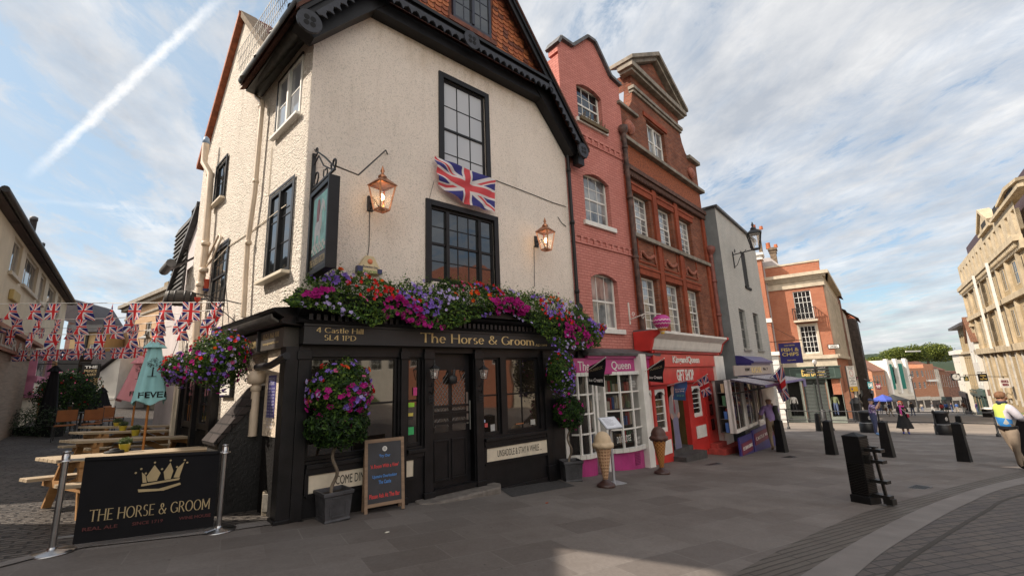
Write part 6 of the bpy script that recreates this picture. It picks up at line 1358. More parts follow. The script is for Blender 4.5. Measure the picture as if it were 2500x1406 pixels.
for u_,s_ in((UB(1110,720),.34),(UB(1195,720),.3)):P_,d=blob(900,(u_,-.35,1.5),(s_,.18,.26));P_[:,2]+=.05;leaves('evergreen',P_,.06,[g4,g2],fb,ratio=.25)
# standard bay trees in square planters with a ball of flowers above
def planter(mx_,my_,ph,label,flowers,seed,ballh,ballr,topc,topr,rot=0.7,wv=1.0,bz=.78):
 r=empty('potted_tree',(mx_,my_,gz(mx_,my_)),rot,label,'potted tree','planters before the pub');lead_=M('lead_planter',(.07,.07,.078),.55,.3,5,.3,20,metal=.3,dirt=.3);w0,w1=ph*.43,ph*.5
 m=MB();m.lathe([(w0*1.41,0),(w0*1.5,.02),(w0*1.41,.04),(w1*1.38,ph-.05),(w1*1.5,ph-.05),(w1*1.5,ph),(w1*1.3,ph),(w1*1.25,ph-.06)],4,(0,0,0),sq=True,rot=math.pi/4);p_=m.build('planter',lead_,r,bev=.008)
 m=MB()
 for k in range(4):
  a=k*math.pi/2;R4=Matrix.Rotation(a,4,'Z');ww=w0*.62
  for s in(-1,1):m.box(s*ww-.008,s*ww+.008,-w0*1.09,-w0*.98,ph*.25,ph*.75,R4)
  for z in(ph*.2,ph*.8):m.box(-ww*.8,ww*.8,-w0*(1.03+.16*(z/ph)),-w0*.96,z-.008,z+.008,R4)
 m.build('panel_relief',lead_,p_)
 m=MB();m.box(-w1*.85,w1*.85,-w1*.85,w1*.85,ph-.08,ph-.05);m.build('soil',M('soil',(.03,.02,.015),.95),p_)
 m=MB();zt_=ballh-ballr*.3;pts=[(.035*wv*math.sin(z*14),.03*math.cos(z*14),z) for z in np.linspace(ph-.08,zt_,26)];m.tube(pts,[.024-.004*i/26 for i in range(26)],8);m.build('trunk',M('pale_bark',(.17,.135,.10),.85,.25,14,.5,40),r)
 P_,d=blob(4200,(0,0,ballh),(ballr,ballr,ballr*bz),.5);nf2=0 if flowers else 26
 if nf2:Q_,d2=blob(nf2,(0,0,ballh),(ballr,ballr,ballr),.96);blooms('magenta_flowers',Q_,.085,F_mag,r,nrm=d2)
 leaves('crown',P_,.062,[g2,g1,g4],r,nrm=d*.9,ratio=.42,w=[.5,.28,.22])
 if flowers:flower_ball(r,topc,topr,6500,210,.052,.085)
 return r
px_,py_=gxy(812,1268)
planter(px_,py_,.38,'bay tree in grey planter crowned with red and purple flowers beside the chalkboard',True,1,1.20,.43,(.02,0,1.68),(.43,.43,.44),.75,bz=.72)
px_,py_=gxy(1396,1172)
planter(px_,py_,.39,'twisted-stem bay tree in a dark square planter at the right end of the pub front',False,2,1.32,.33,0,0,.2,bz=1.05)
# hanging baskets
def basket(c,r,label,hook,nl=7500,nf=290,zr=1.0,mix=(.42,.18,.18,.06,.04,.12)):
 o=empty('hanging_basket',tuple(c),0,label,'hanging basket','hanging baskets on the pub');flower_ball(o,(0,0,0),(r,r,r*zr),nl,nf,.045,.062,mix,spill=.35)
 m=MB();m.lathe([(.02,-.25),(.12,-.2),(.2,-.05),(.22,.02),(.2,.02)],12);m.build('pot',blackm,o)
 m=MB();h=Vector(hook)-Vector(c)
 for a in(0,2.1,4.2):m.bar((.2*math.cos(a),.2*math.sin(a),0),tuple(h),.008)
 m.build('chain',iron,o);return o
def on_wall(W_,px,py,off):q_=W_.q(px,py,off);return W_.at(q_[0],off,q_[1])
cA=on_wall(LW,534,872,.62);basket(cA,.42,'large violet and red hanging basket on the alley wall, nearer of two',cA+Vector((0,0,1.15)),zr=.98)
cB=on_wall(LW,438,898,.55);basket(cB,.30,'hanging basket of violet flowers farther along the alley wall behind the turquoise parasol',cB+Vector((0,0,.9)),4500,300,zr=1.0)
cC=on_wall(FU,1368,905,.62);basket(cC,.30,'hanging basket spilling green and violet flowers at the right corner of the pub',cC+Vector((0,0,.55)),5200,190,zr=1.55,mix=(.55,.12,.14,.04,.0,.15))
bkt=empty('basket_bracket',on_wall(LW,590,742,0),LW.rz,'thin iron bracket holding the nearer hanging basket over the alley','bracket');m=MB();m.bar((0,0,0),(0,-.75,.12),.018);m.bar((0,0,-.4),(0,-.6,.08),.014);m.build('arm',iron,bkt);m=MB();m.lathe([(.01,0),(.04,.05),(.05,.1)],8,(0,-.7,-.05));m.build('hook',M('red_tie',(.5,.05,.03)),bkt)
hx,hy=gxy(150,1050);r=empty('shrub',(hx,hy,gz(hx,hy)),0,'dense dark shrub dotted with red flowers beside the black parasols','shrub')
P_,d=blob(5000,(0,0,.9),(1.0,.8,.8),.5);P_[:,2]+=.3;leaves('foliage',P_,.09,[g4,g2,g1],r,nrm=d,w=[.45,.4,.15]);P_,d=blob(40,(0,0,1.3),(.95,.75,.6),.93);blooms('red_flowers',P_,.08,F_red,r,nrm=d);m=MB();m.tube([(0,0,-.2),(.05,0,1)],.08);m.build('stem',iron,r)
r=empty('shrub',tuple(on_wall(YB,160,935,4)),0,'rounded dark hanging shrub with pink blooms under the Great British sign','shrub');P_,d=blob(4200,(0,0,0),(1.15,.8,.75),.5);leaves('foliage',P_,.09,[g4,g2],r,nrm=d);P_,d=blob(90,(0,0,.1),(1.15,.8,.7),.95);blooms('pink_flowers',P_,.1,F_pin,r,nrm=d);m=MB();m.bar((0,0,0),(0,0,-3),.1);m.build('stem',iron,r)
hx,hy=gxy(75,1062);r=empty('shrub',(hx,hy,gz(hx,hy)),0,'low straggling grey-green plants by the left edge of the alley','shrub');P_,d=blob(3500,(0,0,.35),(1.1,.8,.55),.3);leaves('foliage',P_,.08,[g2,leafy('leaf_grey',(.09,.11,.08))],r,nrm=d,ratio=.25);m=MB();m.box(-.8,.8,-.2,.2,-.1,.25);m.build('trough',blackm,r)
def far_tree(px,py,d_,r,label,n=10000,sz=.55):
 c=at_depth(px,py,d_);zb=-14;o=empty('tree',(c.x,c.y,zb),0,label,'tree');hc=c.z-zb;P_=[]
 for k in range(16):a=rng.uniform(0,6.28);rr=rng.uniform(.2,.75);cc=(math.cos(a)*r[0]*rr,math.sin(a)*r[0]*rr,hc+r[1]*rng.uniform(-.35,.55)*(1.2-rr));q_,dd=blob(n//16,cc,(r[0]*.38,r[0]*.38,r[1]*.42),.5);P_.append(q_)
 leaves('crown',np.concatenate(P_),sz,[leafy('far_leaf',(.17,.20,.035)),leafy('far_leaf_dark',(.05,.075,.018))],o,nrm=np.array([[0,0,.8]]),ratio=.8);m=MB();m.tube([(0,0,0),(0,0,hc)],[.8,.4],8);m.build('trunk',M('bark',(.06,.045,.03),.9),o)
far_tree(2215,868,190,(9,5.2),'broad yellow-green tree rising behind the far houses, left half of the clump');far_tree(2262,866,195,(10,5.6),'broad yellow-green tree rising behind the far houses, right half of the clump');far_tree(2142,882,180,(5,3.2),'small dark tree beside the brown far roof',2000)
# LAMPS, SIGNS AND FLAGS
lampglass=None
def lamp_glass():
 m,b,q_=principled('lamp_glass');b.inputs['Base Color'].default_value=(.9,.85,.8,1);b.inputs['Roughness'].default_value=.05;tr=q_.n('ShaderNodeBsdfTransparent');ms=q_.n('ShaderNodeMixShader');ms.inputs[0].default_value=.82;q_.l(b.outputs[0],ms.inputs[1]);q_.l(tr.outputs[0],ms.inputs[2]);q_.l(ms.outputs[0],m.node_tree.nodes['Material Output'].inputs[0]);return m
lampglass=lamp_glass();bulb_m=emis('bulb_glow',(1.0,.55,.2),9)
def lantern(root,c,s,metal,lit=False,rot=0.0):
 """four-sided tapering lantern, s = height of the glass"""
 x,y,z=c;B_=s*.28;T_=s*.5
 def ring(w,zz):return[(x+w*math.cos(rot+math.pi/4+k*math.pi/2),y+w*math.sin(rot+math.pi/4+k*math.pi/2),z+zz) for k in range(4)]
 m=MB();b4,t4=ring(B_,0),ring(T_,s)
 for k in range(4):m.bar(b4[k],t4[k],s*.06);m.bar(b4[k],b4[(k+1)%4],s*.06);m.bar(t4[k],t4[(k+1)%4],s*.06)
 fo=m.build('lantern_frame',metal,root);m=MB()
 e4,r4=ring(T_*1.17,s),ring(T_*.3,s*1.32);o=m.add(e4+r4,[(k,(k+1)%4,4+(k+1)%4,4+k) for k in range(4)]+[(3,2,1,0)]);m.lathe([(T_*.32,s*1.3),(T_*.34,s*1.36),(T_*.16,s*1.45),(T_*.08,s*1.5),(T_*.17,s*1.58),(T_*.12,s*1.66),(.004,s*1.82)],10,(x,y,z));m.lathe([(.01,-.06*s),(B_*.5,0)],6,(x,y,z));m.build('lantern_cap',copper if metal is copper else metal,root)
 g_=MB();g_.add(b4+t4,[(k,(k+1)%4,4+(k+1)%4,4+k) for k in range(4)]);g_.build('glass',lampglass,fo)
 if lit:
  g_=MB();g_.lathe([(.005,-.05),(.035,-.03),(.042,.01),(.03,.045),(.012,.065)],12,(x,y,z+s*.5));g_.build('bulb',bulb_m,fo)
  l=bpy.data.lights.new('lamp_light','POINT');l.energy=6;l.color=(1,.6,.28);l.shadow_soft_size=.05;lo=bpy.data.objects.new('lamp_light',l);C.objects.link(lo);lo.parent=root;lo.location=(x,y,z+s*.5)
 else:g_=MB();g_.lathe([(.02,0),(.03,s*.3),(.02,s*.35)],8,(x,y,z+s*.25));g_.build('burner',white,fo)
for(wx,wy),(cx_,cy_),lab,s_ in(((903,500),(932,513),'lit copper lantern on the cream front, left of the flag, near the hanging sign',.43),((1308,592),(1334,610),'lit copper lantern on the cream front near the black drainpipe',.41)):
 w=FU.q(wx,wy,0);c=FU.q(cx_,cy_,.42);r=FU.root('wall_lantern',lab,'wall lamp','copper wall lanterns',w[0],w[1]);m=MB();m.box(-.05,.05,-.04,0,-.12,.14);m.tube([(0,-.02,.0),(0,-.2,.02),(c[0]-w[0],-.42,c[1]-w[1]-.02)],.014,8);m.tube([(0,-.02,-.1),(0,-.2,-.02)],.01,6);m.build('bracket',iron,r);lantern(r,(c[0]-w[0],-.42,c[1]-w[1]),s_,copper,True,.2)
for px,lab in((1050,'small black carriage lamp left of the pub door'),(1170,'small black carriage lamp right of the pub door')):
 w=FU.q(px,925,.25);r=FU.root('door_lantern',lab,'wall lamp','black lamps beside the pub door',w[0],w[1],.25);m=MB();m.tube([(0,0,-.2),(0,-.06,-.25),(0,-.1,-.15),(0,-.12,-.02)],.012,8);m.tube([(.0,0,-.12),(0,-.05,-.12),(0,-.06,-.05)],.01,6)
 for k in range(3):m.tube([(.05*math.cos(a),-.05,-.3-k*.04+.03*math.sin(a)) for a in np.linspace(0,6.0,10)],.006,5,False)
 m.build('bracket',iron,r);lantern(r,(0,-.14,0),.17,iron)
w=FU.q(897,652,.0);r=FU.root('alarm_box','cream and blue triangular alarm box under the left copper lantern','alarm box',None,w[0],w[1]);m=MB();m.prism([(-.19,-.13),(.19,-.13),(.2,-.06),(.07,.17),(-.07,.17),(-.2,-.06)],-.1,0);bx=m.build('case',M('alarm_cream',(.62,.50,.30),.5),r,bev=.015)
m=MB();m.box(-.21,-.12,-.11,-.02,-.12,-.02);m.box(.13,.21,-.11,-.02,-.12,-.04);m.build('strobe',M('alarm_blue',()),r);text(bx,'Protection One',-.12,-.04,.13,.0,-.101,M('print_blue',(.03,.03,.08)),'B',th=.003);text(bx,'SERVICED',-.1,-.12,.12,-.08,-.101,M('print_green',(.15,.3,.05)),'B',th=.003);m=MB();m.lathe([(.001,0),(.045,0),(.045,.002),(.001,.003)],14);bb2=m.build('emblem',M('emblem_orange',(.75,.22,.10)),bx);bb2.rotation_euler=(math.pi/2,0,0);bb2.location=(0,-.101,.07)
r=FU.root('hanging_sign','black-framed pub sign with painted horse hanging from scrolled iron at the pub corner','sign',None,.04,0);z0_,z1_=1.56,2.88;t0,t1=-.12,-.98
m=MB();frame_b=lambda x0,x1:(m.box(x0,x1,t1,t1+.07,z0_,z1_),m.box(x0,x1,t0-.07,t0,z0_,z1_),m.box(x0,x1,t1+.07,t0-.07,z1_-.07,z1_),m.box(x0,x1,t1+.07,t0-.07,z0_,z0_+.07));frame_b(0,.13);m.box(-.012,.142,t1-.012,t1+.03,z0_-.01,z1_+.01);sf_=m.build('frame',black,r,bev=.004)
m=MB();m.box(.03,.10,t1+.06,t0-.06,z0_+.06,z1_-.06);m.build('panel',M('sign_brown',(.055,.042,.038),.4),r)
def sgn(name,poly,mat,d):m=MB();m.prism([(y,z) for y,z in poly],.03-d,.031,'yz');m.build(name,mat,r)
aqua=M('sign_aqua',(.22,.55,.46),.35,.25,5);ya,yb_=t0-.14,t1+.14
sgn('picture_ground',[(ya,z0_+.30),(yb_,z0_+.30),(yb_,z1_-.14),(ya,z1_-.14)],aqua,.003)
yc_=(ya+yb_)/2
H_=[(-.20,.0),(-.16,.0),(-.13,.22),(-.02,.2),(.02,.0),(.06,.0),(.06,.24),(.12,.34),(.10,.52),(.16,.6),(.22,.5),(.25,.52),(.2,.66),(.1,.74),(.04,.6),(-.06,.42),(-.18,.44),(-.22,.3)]
sgn('painted_horse',[(yc_-a*.9,z0_+.36+b_) for a,b_ in H_],M('sign_horse',(.66,.64,.62),.4,.2,8),.006);sgn('painted_rider',[(yc_-a,z0_+.36+b_) for a,b_ in((-.12,.42),(-.02,.42),(.0,.66),(-.03,.76),(-.09,.76),(-.12,.64))],M('sign_coat',(.3,.06,.05),.4),.008)
m=MB()
for i in range(9):
 for j in range(3):
  if(i+j)%2:m.box(.022,.027,ya-(i+1)*.064,ya-i*.064,z0_+.3+j*.05,z0_+.35+j*.05)
m.build('chequer_floor',white,r);to=text(r,'THE HORSE & GROOM',0,0,.62,.11,0,gold,'B',th=.004);to.rotation_euler=(0,0,-math.pi/2);to.location=(.026,ya+.03,z0_+.13)
m=MB()
def scroll(cy,cz,rad,a0,a1,w=.012,grow=0.0):m.tube([(.06,cy+(rad+grow*k)*math.cos(a),cz+(rad+grow*k)*math.sin(a)) for k,a in enumerate(np.linspace(a0,a1,16))],w,6,False)
m.bar((.06,-.02,z1_+.12),(.06,-1.0,z1_+.10),.03);m.box(.03,.09,-.03,0,z1_-.2,z1_+.75)
scroll(-.18,z1_+.28,.05,0,6.5,.012,.007);scroll(-.62,z1_+.2,.04,1,7.0,.01,.005);scroll(-.12,z1_+.75,.03,0,6,.012,.004);scroll(-.95,z1_+.2,.04,0,6.5,.014,.005)
m.tube([(.06,-.05,z1_+.55),(.06,-.25,z1_+.62),(.06,-.5,z1_+.35),(.06,-.85,z1_+.15)],.012,6);m.tube([(.06,-1.0,z1_+.12),(.06,-.5,z1_+.5),(.06,-.02,z1_+.82)],.013,6);q1=FU.q(946,376,0);m.tube([(.06,-1.0,z1_+.14),(.55,-.6,z1_+.3),(q1[0]-.12,-.1,q1[1]),(q1[0]-.04,0,q1[1])],.012,6);m.build('scrolled_bracket',iron,r)
uj,ujw=union_mat('union_flag'),union_mat('union_flag_faded',.9)
def cloth(name,root,A_,B_,C_,D_,mat,fold=.04,nf=3,vert=False,th=True,nu=24,nv=12,seed=0):
 """cloth patch on corners TL,TR,BR,BL (local), with folds along its normal"""
 A_,B_,C_,D_=map(Vector,(A_,B_,C_,D_));nn=(B_-A_).cross(D_-A_).normalized()
 def f(u,v):
  t=1-v;p_=(A_*(1-u)+B_*u)*(1-t)+(D_*(1-u)+C_*u)*t;return tuple(p_+nn*fold*(math.sin(nf*math.pi*(v if vert else u)*2+seed+(u if vert else v)*2)*(.4+.6*(u if vert else t))+.4*math.sin(5*u+3*v+seed)))
 m=MB();m.grid(f,nu,nv);return m.build(name,mat,root,fixn=False)
P4=[FU.q(*p_,.12) for p_ in((1062,380),(1210,440),(1203,520),(1068,452))];r=FU.root('flag','faded Union flag strung across the cream front between the two black windows','flag',None,P4[0][0],P4[0][1]);L3=[(p_[0]-P4[0][0],-.12,p_[1]-P4[0][1]) for p_ in P4]
A_,B_,C_,D_=[Vector(p_) for p_ in L3]
def fl(u,v):
 t=1-v;p_=(A_*(1-u)+B_*u)*(1-t)+(D_*(1-u)+C_*u)*t;p_.z-=.10*math.sin(math.pi*min(1,u*1.1))*(t*.9+.12);p_.y+=-.05*abs(math.sin(9*u+2*t))*(.3+t)+.035*math.sin(14*(u+t))*(1-u);return tuple(p_)
m=MB();m.grid(fl,50,26);m.build('cloth',ujw,r,fixn=False)
def pole_flag(W_,off,base,tip,quad,mat,name,label,grp,txt=(),foff=.75,cat='flag',vert=True):
 b_=W_.q(*base,off);r=W_.root(name,label,cat,grp,b_[0],b_[1],off);t_=W_.q(*tip,off+foff);tl=(t_[0]-b_[0],-foff,t_[1]-b_[1]);m=MB();m.tube([(0,0,0),tl],.012,8);m.build('pole',white,r)
 Q=[W_.q(*p_,off+f_) for p_,f_ in zip(quad,(foff*.25,foff*.95,foff*.95,foff*.25))];Lq=[(q_[0]-b_[0],-f_,q_[1]-b_[1]) for q_,f_ in zip(Q,(foff*.25,foff*.95,foff*.95,foff*.25))]
 c=cloth('cloth',r,*Lq,mat,.015,1.2,vert);A_,B_,C_,D_=map(Vector,Lq);nn=(B_-A_).cross(D_-A_).normalized();
 if nn.dot(Vector((-.3,-1,0)))<0:nn=-nn
 if W_ is not None:nn=Vector((-1,-.35,0)).normalized()
 for s_,x0,x1,y0,y1,mt,ft in txt:
  def bend(u,v,A_=A_,B_=B_,C_=C_,D_=D_,nn=nn):t=1-v;return tuple((A_*(1-u)+B_*u)*(1-t)+(D_*(1-u)+C_*u)*t+nn*.035)
  text(r,s_,x0,y0,x1,y1,0,mt,ft,fn=bend,th=.002)
 return r
wh_t=M('lettering_white',(.75,.73,.7),.5)
blk_c=M('black_cloth',(.008,.008,.010),.85,spec=.2);ice=(('Ice Cream',.08,.92,.16,.32,wh_t,'B'),('PURBECK',.12,.9,.66,.78,M('purbeck_gold',(.22,.18,.10)),'B'))
f1=pole_flag(PK,.3,(1425,912),(1479,872),[(1437,895),(1478,875),(1475,944),(1436,938)],blk_c,'ice_cream_flag','black Ice Cream flag over the magenta shop','black ice cream flags',ice)
f2=pole_flag(RD,.36,(1572,908),(1622,874),[(1585,894),(1622,877),(1619,934),(1583,930)],blk_c,'ice_cream_flag','black Ice Cream flag at the left edge of the red gift shop','black ice cream flags',ice)
pole_flag(RD,.36,(1630,941),(1680,927),[(1646,937),(1677,930),(1674,977),(1643,975)],M('bag_blue',(.02,.12,.30),.6),'luggage_flag','blue Store your bags here flag over the gift shop doorway',None,(('Store your\nbags here',.12,.9,.42,.68,wh_t,'B'),('O O O',.3,.85,.2,.3,M('bag_green',(.2,.6,.5)),'B')))
pole_flag(RD,.36,(1690,938),(1727,913),[(1701,928),(1725,915),(1738,961),(1716,971)],uj,'flag','Union flag on a short pole over the right of the gift shop',None)
pole_flag(GY,.5,(1872,930),(1912,888),[(1884,921),(1909,893),(1928,972),(1912,982)],uj,'flag','large Union flag hanging beside the kiosk awnings, at the side street',None,foff=1.6)
P4=uz4(GY,(1897,825),(1939,824),(1949,878),(1902,881),1.2);w0=GY.q(1868,838,0);r=GY.root('fish_and_chips_sign','dark blue Fish & Chips board hanging on a bracket from the grey house','sign',None,GW,P4[3]+.1)
bw,bh=.9,.95;m=MB();m.box(.28,.34,-1.2,-.3,-.15-bh,-.15);s_=m.build('board',bluep,r);to=text(s_,'FISH &\nCHIPS',0,0,.72,.38,0,M('chips_gold',(.62,.46,.16)),'B',th=.01);to.rotation_euler=(0,0,-math.pi/2);to.location=(.28,-.39,-.76)
to=text(s_,'GREAT BRITISH',0,0,.44,.05,0,M('chips_gold',()),'B',th=.005);to.rotation_euler=(0,0,-math.pi/2);to.location=(.28,-.53,-.29);to=text(s_,'TAKE AWAY',0,0,.36,.05,0,M('chips_gold',()),'B',th=.005);to.rotation_euler=(0,0,-math.pi/2);to.location=(.28,-.57,-.98)
m=MB();m.bar((.3,0,-.05),(.3,-1.3,-.05),.03);m.bar((.3,0,.8),(.3,-1.1,-.03),.015);m.bar((.0,.0,-.05),(.3,.0,-.05),.03);m.build('bracket',iron,r)
w0=RD.q(1537,775,.0);PKw=PK.q(1535,770,0);r=PK.root('balloon_sign','pink and yellow striped hot-air-balloon sign on a white scrolled bracket','sign',None,PKw[0],PKw[1]);c=PK.q(1616,792,.9);L_=(c[0]-PKw[0],-.9,c[1]-PKw[1]);m=MB();m.bar((0,-.02,-.25),(0,-.02,.35),.03);m.tube([(0,-.02,-.12),(L_[0]*.5,-.45,L_[2]*.4+.12),(L_[0],-.9,L_[2]+.27)],.016,6)
for cy in(.15,.45):m.tube([(L_[0]*cy+.07*math.cos(a)*(1-k*.05),-.9*cy,.06+L_[2]*cy+.07*math.sin(a)*(1-k*.05)) for k,a in enumerate(np.linspace(0,7,14))],.008,5,False)
m.build('bracket',white,r)
def balloon_mat():
 m_,b,q_=principled('balloon_stripes');x,y,z=q_.xyz(q_.n('ShaderNodeTexCoord').outputs['Object'])[:3];a_=q_.m('ARCTAN2',y,x);zz_=q_.m('ADD',z,q_.m('MULTIPLY',q_.m('ABSOLUTE',q_.m('SUBTRACT',q_.m('FRACT',q_.m('MULTIPLY',a_,2.546)),.5)),.05));q_.l(q_.ramp(q_.m('ADD',q_.m('MULTIPLY',zz_,2.2),.52),[(.0,(.7,.45,.05)),(.12,(.75,.68,.6)),(.16,(.62,.2,.03)),(.32,(.75,.68,.68)),(.36,(.5,.03,.2)),(.55,(.72,.6,.62)),(.6,(.42,.02,.22)),(.75,(.72,.6,.62)),(.8,(.42,.03,.22))]),b.inputs['Base Color']);m_.node_tree.nodes[-1];b.inputs['Roughness'].default_value=.4
 for n_ in m_.node_tree.nodes:
  if n_.type=='VALTORGB':n_.color_ramp.interpolation='CONSTANT'
 return m_
m=MB();m.lathe([(.045,-.24),(.05,-.2),(.1,-.13),(.2,.0),(.225,.08),(.2,.17),(.12,.235),(.02,.25)],16);bo=m.build('balloon',balloon_mat(),r);bo.location=L_
b_=GY.q(1790,635,0);c=GY.q(1846,608,1.0);r=GY.root('street_lamp','black street lantern on a scrolled bracket high on the grey house','street lamp',None,b_[0],b_[1]);L_=(c[0]-b_[0],-1.0,c[1]-b_[1]);m=MB();m.bar((0,-.02,-.35),(0,-.02,.35),.04);m.bar((0,-.02,.22),L_,.035)
for t_ in(.12,.8):m.tube([(L_[0]*t_+.1*math.cos(a)*(1-k*.05),-1.0*t_,.35+(L_[2]-.22)*t_+.1*math.sin(a)*(1-k*.05)) for k,a in enumerate(np.linspace(0,7,14))],.012,5,False)
m.tube([(0,-.02,-.3),(L_[0]*.15,-.15,-.25),(L_[0]*.3,-.3,0),(L_[0]*.6,-.6,.25)],.014,6);m.build('bracket',iron,r);lantern(r,L_,.62,iron,False,.3)
ujp=union_mat('union_flag_sunned',.35)
def bunting(a,b,sag,n,w,h,label,seed,frac=(0,1)):
 a,b=Vector(a),Vector(b);r=empty('bunting',tuple(a),0,label,'bunting','flag bunting over the alley');m=MB();P_=lambda t:(a.lerp(b,t)-a)+Vector((0,0,-sag*4*t*(1-t)));m.tube([tuple(P_(k/24)) for k in range(25)],.008,5,False);m.build('string',white,r);rr=random.Random(seed)
 d=(b-a).normalized();nn=Vector((-d.y,d.x,0)).normalized()
 for i in range(n):
  t=frac[0]+(frac[1]-frac[0])*(i+.5+rr.uniform(-.18,.18))/n;p_=P_(t);tw=rr.uniform(-.2,.2) if rr.random()<.82 else rr.uniform(-.9,.9);e_=d*math.cos(tw)+nn*math.sin(tw);curl=rr.uniform(-.1,.1);sw=rr.uniform(-.12,.12)
  mm=MB();bl=rr.random()<.15
  def f(u,v,e_=e_,p_=p_,curl=curl,sw=sw,bl=bl):
   s=1-v;q_=p_+e_*(u-.5)*w*(1-.25*s*bl)+Vector((0,0,-h*s))+nn*(curl*math.sin(u*5+s*3)*s+sw*h*s*.5)+d*sw*h*s*.4
   if bl:q_+=Vector((0,0,h*.3*s*u))
   return tuple(q_)
  mm.grid(f,8,8);o=mm.build('pennant',ujp if rr.random()<.4 else uj,r,fixn=False)
  uvl=o.data.uv_layers[0].data
  for l_ in uvl:u_,v_=l_.uv;l_.uv=(v_,u_)
def bp(W_,px,py,off=0.0):return on_wall(W_,px,py,off)
e1_,e2_=bp(CB,-60,742,.1),bp(LW,560,738,.1)
bunting(e1_,e2_,.0,10,.28,.34,'nearest and highest string of small Union flags across the alley',3)
bunting(bp(CB,-30,775,.1),bp(LW,556,752,.1),.12,10,.27,.33,'second string of small Union flags, just under the highest',5)
bunting(bp(CB,-40,790,.1),bp(LW,548,768,.1),.32,10,.27,.33,'third string of small Union flags, sagging lowest in the middle',8)
bunting(bp(CB,90,800,.1),bp(LW,480,775,.1),.1,9,.29,.35,'fourth string of small Union flags, behind the sagging one',11)
bunting(bp(CB,20,856,.1),bp(LW,395,846,.1),.0,14,.27,.30,'lowest and farthest string of small Union flags over the alley',13)
c=on_wall(LW,441,728,.55);r=empty('barrel_sign',tuple(c),.5,'dark wooden barrel hung sideways as a sign over the alley','sign');m=MB();Rm=Matrix.Rotation(math.pi/2,4,'Y');n0=len(m.v);m.lathe([(.0,-.42),(.22,-.42),(.27,-.2),(.285,0),(.27,.2),(.22,.42),(.0,.42)],18);m.v=[tuple(Rm@Vector(v_)) for v_ in m.v];m.build('barrel',wood('barrel_oak',(.03,.026,.022),(.07,.06,.052),8),r)
m=MB()
for x in(-.32,-.14,.14,.32):
 k=len(m.v);m.lathe([(.25 if abs(x)>.2 else .282,-.02),(.256 if abs(x)>.2 else .288,-.02),(.256 if abs(x)>.2 else .288,.02),(.25 if abs(x)>.2 else .282,.02)],18);m.v[k:]=[tuple(Rm@Vector(v_)+Vector((x,0,0))) for v_ in m.v[k:]]
m.bar((.4,0,0),(.75,0,.0),.06);m.bar((0,0,.28),(0,0,.9),.03);m.build('hoops',iron,r);r.scale=(.62,)*3
q_=on_wall(YB,222,905,6);r=empty('pub_board',tuple(q_),YB.rz,'black board reading The Prince Harry hanging over the alley','sign');m=MB();m.box(-.6,.6,-.04,.04,-.55,.55);b_=m.build('board',blackm,r);[text(b_,s_,-.42,z,.42,z+.2,-.041,M('board_tan',(.45,.33,.17)) if i else wh_t,'B') for i,(s_,z) in enumerate((('THE',.2),('PRINCE',-.1),('HARRY',-.4)))];m=MB();m.bar((-.75,0,.7),(1.1,0,.7),.04);m.bar((-.4,0,.7),(-.4,0,.55),.03);m.bar((.4,0,.7),(.4,0,.55),.03);m.build('bracket',iron,r);r.scale=(.72,)*3
for(px,py,bx,by,lab) in((257,925,283,932,'black gas-style lantern on a curved bracket against the white cottage'),(351,850,372,862,'black lantern behind the turquoise parasol top')):
 c=on_wall(YB,px,py,4);b_=on_wall(YB,bx,by,4);r=empty('street_lamp',tuple(c),0,lab,'street lamp','alley lanterns');lantern(r,(0,0,0),.62,iron);m=MB();d_=b_-c;m.tube([(0,0,0),(0,0,-.2),(d_.x*.5,d_.y*.5,-.25),(d_.x,d_.y,-.22)],.025,6);m.tube([(d_.x*.4,d_.y*.4,-.25),(d_.x*.8,d_.y*.8,-.5),(d_.x,d_.y,-.7)],.015,6);m.bar((d_.x,d_.y,.1),(d_.x,d_.y,-.9),.05);m.build('bracket',iron,r)
# CAFE FURNITURE IN THE ALLEY
def g3p(px,py,h=0.0):
 """point where the sight line meets the ground raised by h"""
 d=Vector(ray(px,py));lo,hi=1.0,300.0
 for _ in range(60):
  m_=(lo+hi)/2
  if d.z*m_-gz(d.x*m_,d.y*m_)-h>0:lo=m_
  else:hi=m_
 return d*hi
A_,B_=g3p(125,1350),g3p(533,1295);bh=math.atan2(B_.x-A_.x,B_.y-A_.y);L_=(B_.xy-A_.xy).length;BW=Wall(A_.x,A_.y,math.degrees(bh));za,zb_=A_.z,B_.z
r=empty('cafe_barrier',(A_.x,A_.y,0),BW.rz,'black cafe barrier banner with gold crown strung between two steel posts','barrier')
for u,z in((0,za),(L_,zb_)):
 m=MB();m.tube([(u,0,z+.02),(u,0,z+.9)],.028,16);m.lathe([(.06,.9),(.06,.91),(.036,.915),(.036,.96),(.03,.975),(.03,.985),(.036,.99),(.034,1.0),(.0,1.008)],16,(u,0,z));p_=m.build('post',steel,r)
 m=MB();m.lathe([(.185,0),(.19,.008),(.18,.018),(.05,.032),(.04,.05),(.036,.06)],28,(u,0,z));m.build('base',steel,p_)
m=MB();m.bar((.03,0,za+.91),(L_-.03,0,zb_+.91),.028,.018);m.bar((.03,0,za+.14),(L_-.03,0,zb_+.14),.02,.014);m.build('rail',steel,r)
q0,q1=BW.q(208,1120),BW.q(545,1100);ua,ub=q0[0],BW.q(535,1200)[0]-.03;zT=lambda u:za+(zb_-za)*u/L_+.925;zB=lambda u:za+(zb_-za)*u/L_+.06
m=MB();m.grid(lambda u,v:(ua+(ub-ua)*u,-.016+.006*math.sin(u*9)*math.sin(v*3),zB(ua+(ub-ua)*u)*(1-v)+zT(ua+(ub-ua)*u)*v),24,8);bn=m.build('banner',blk_c,r,fixn=False)
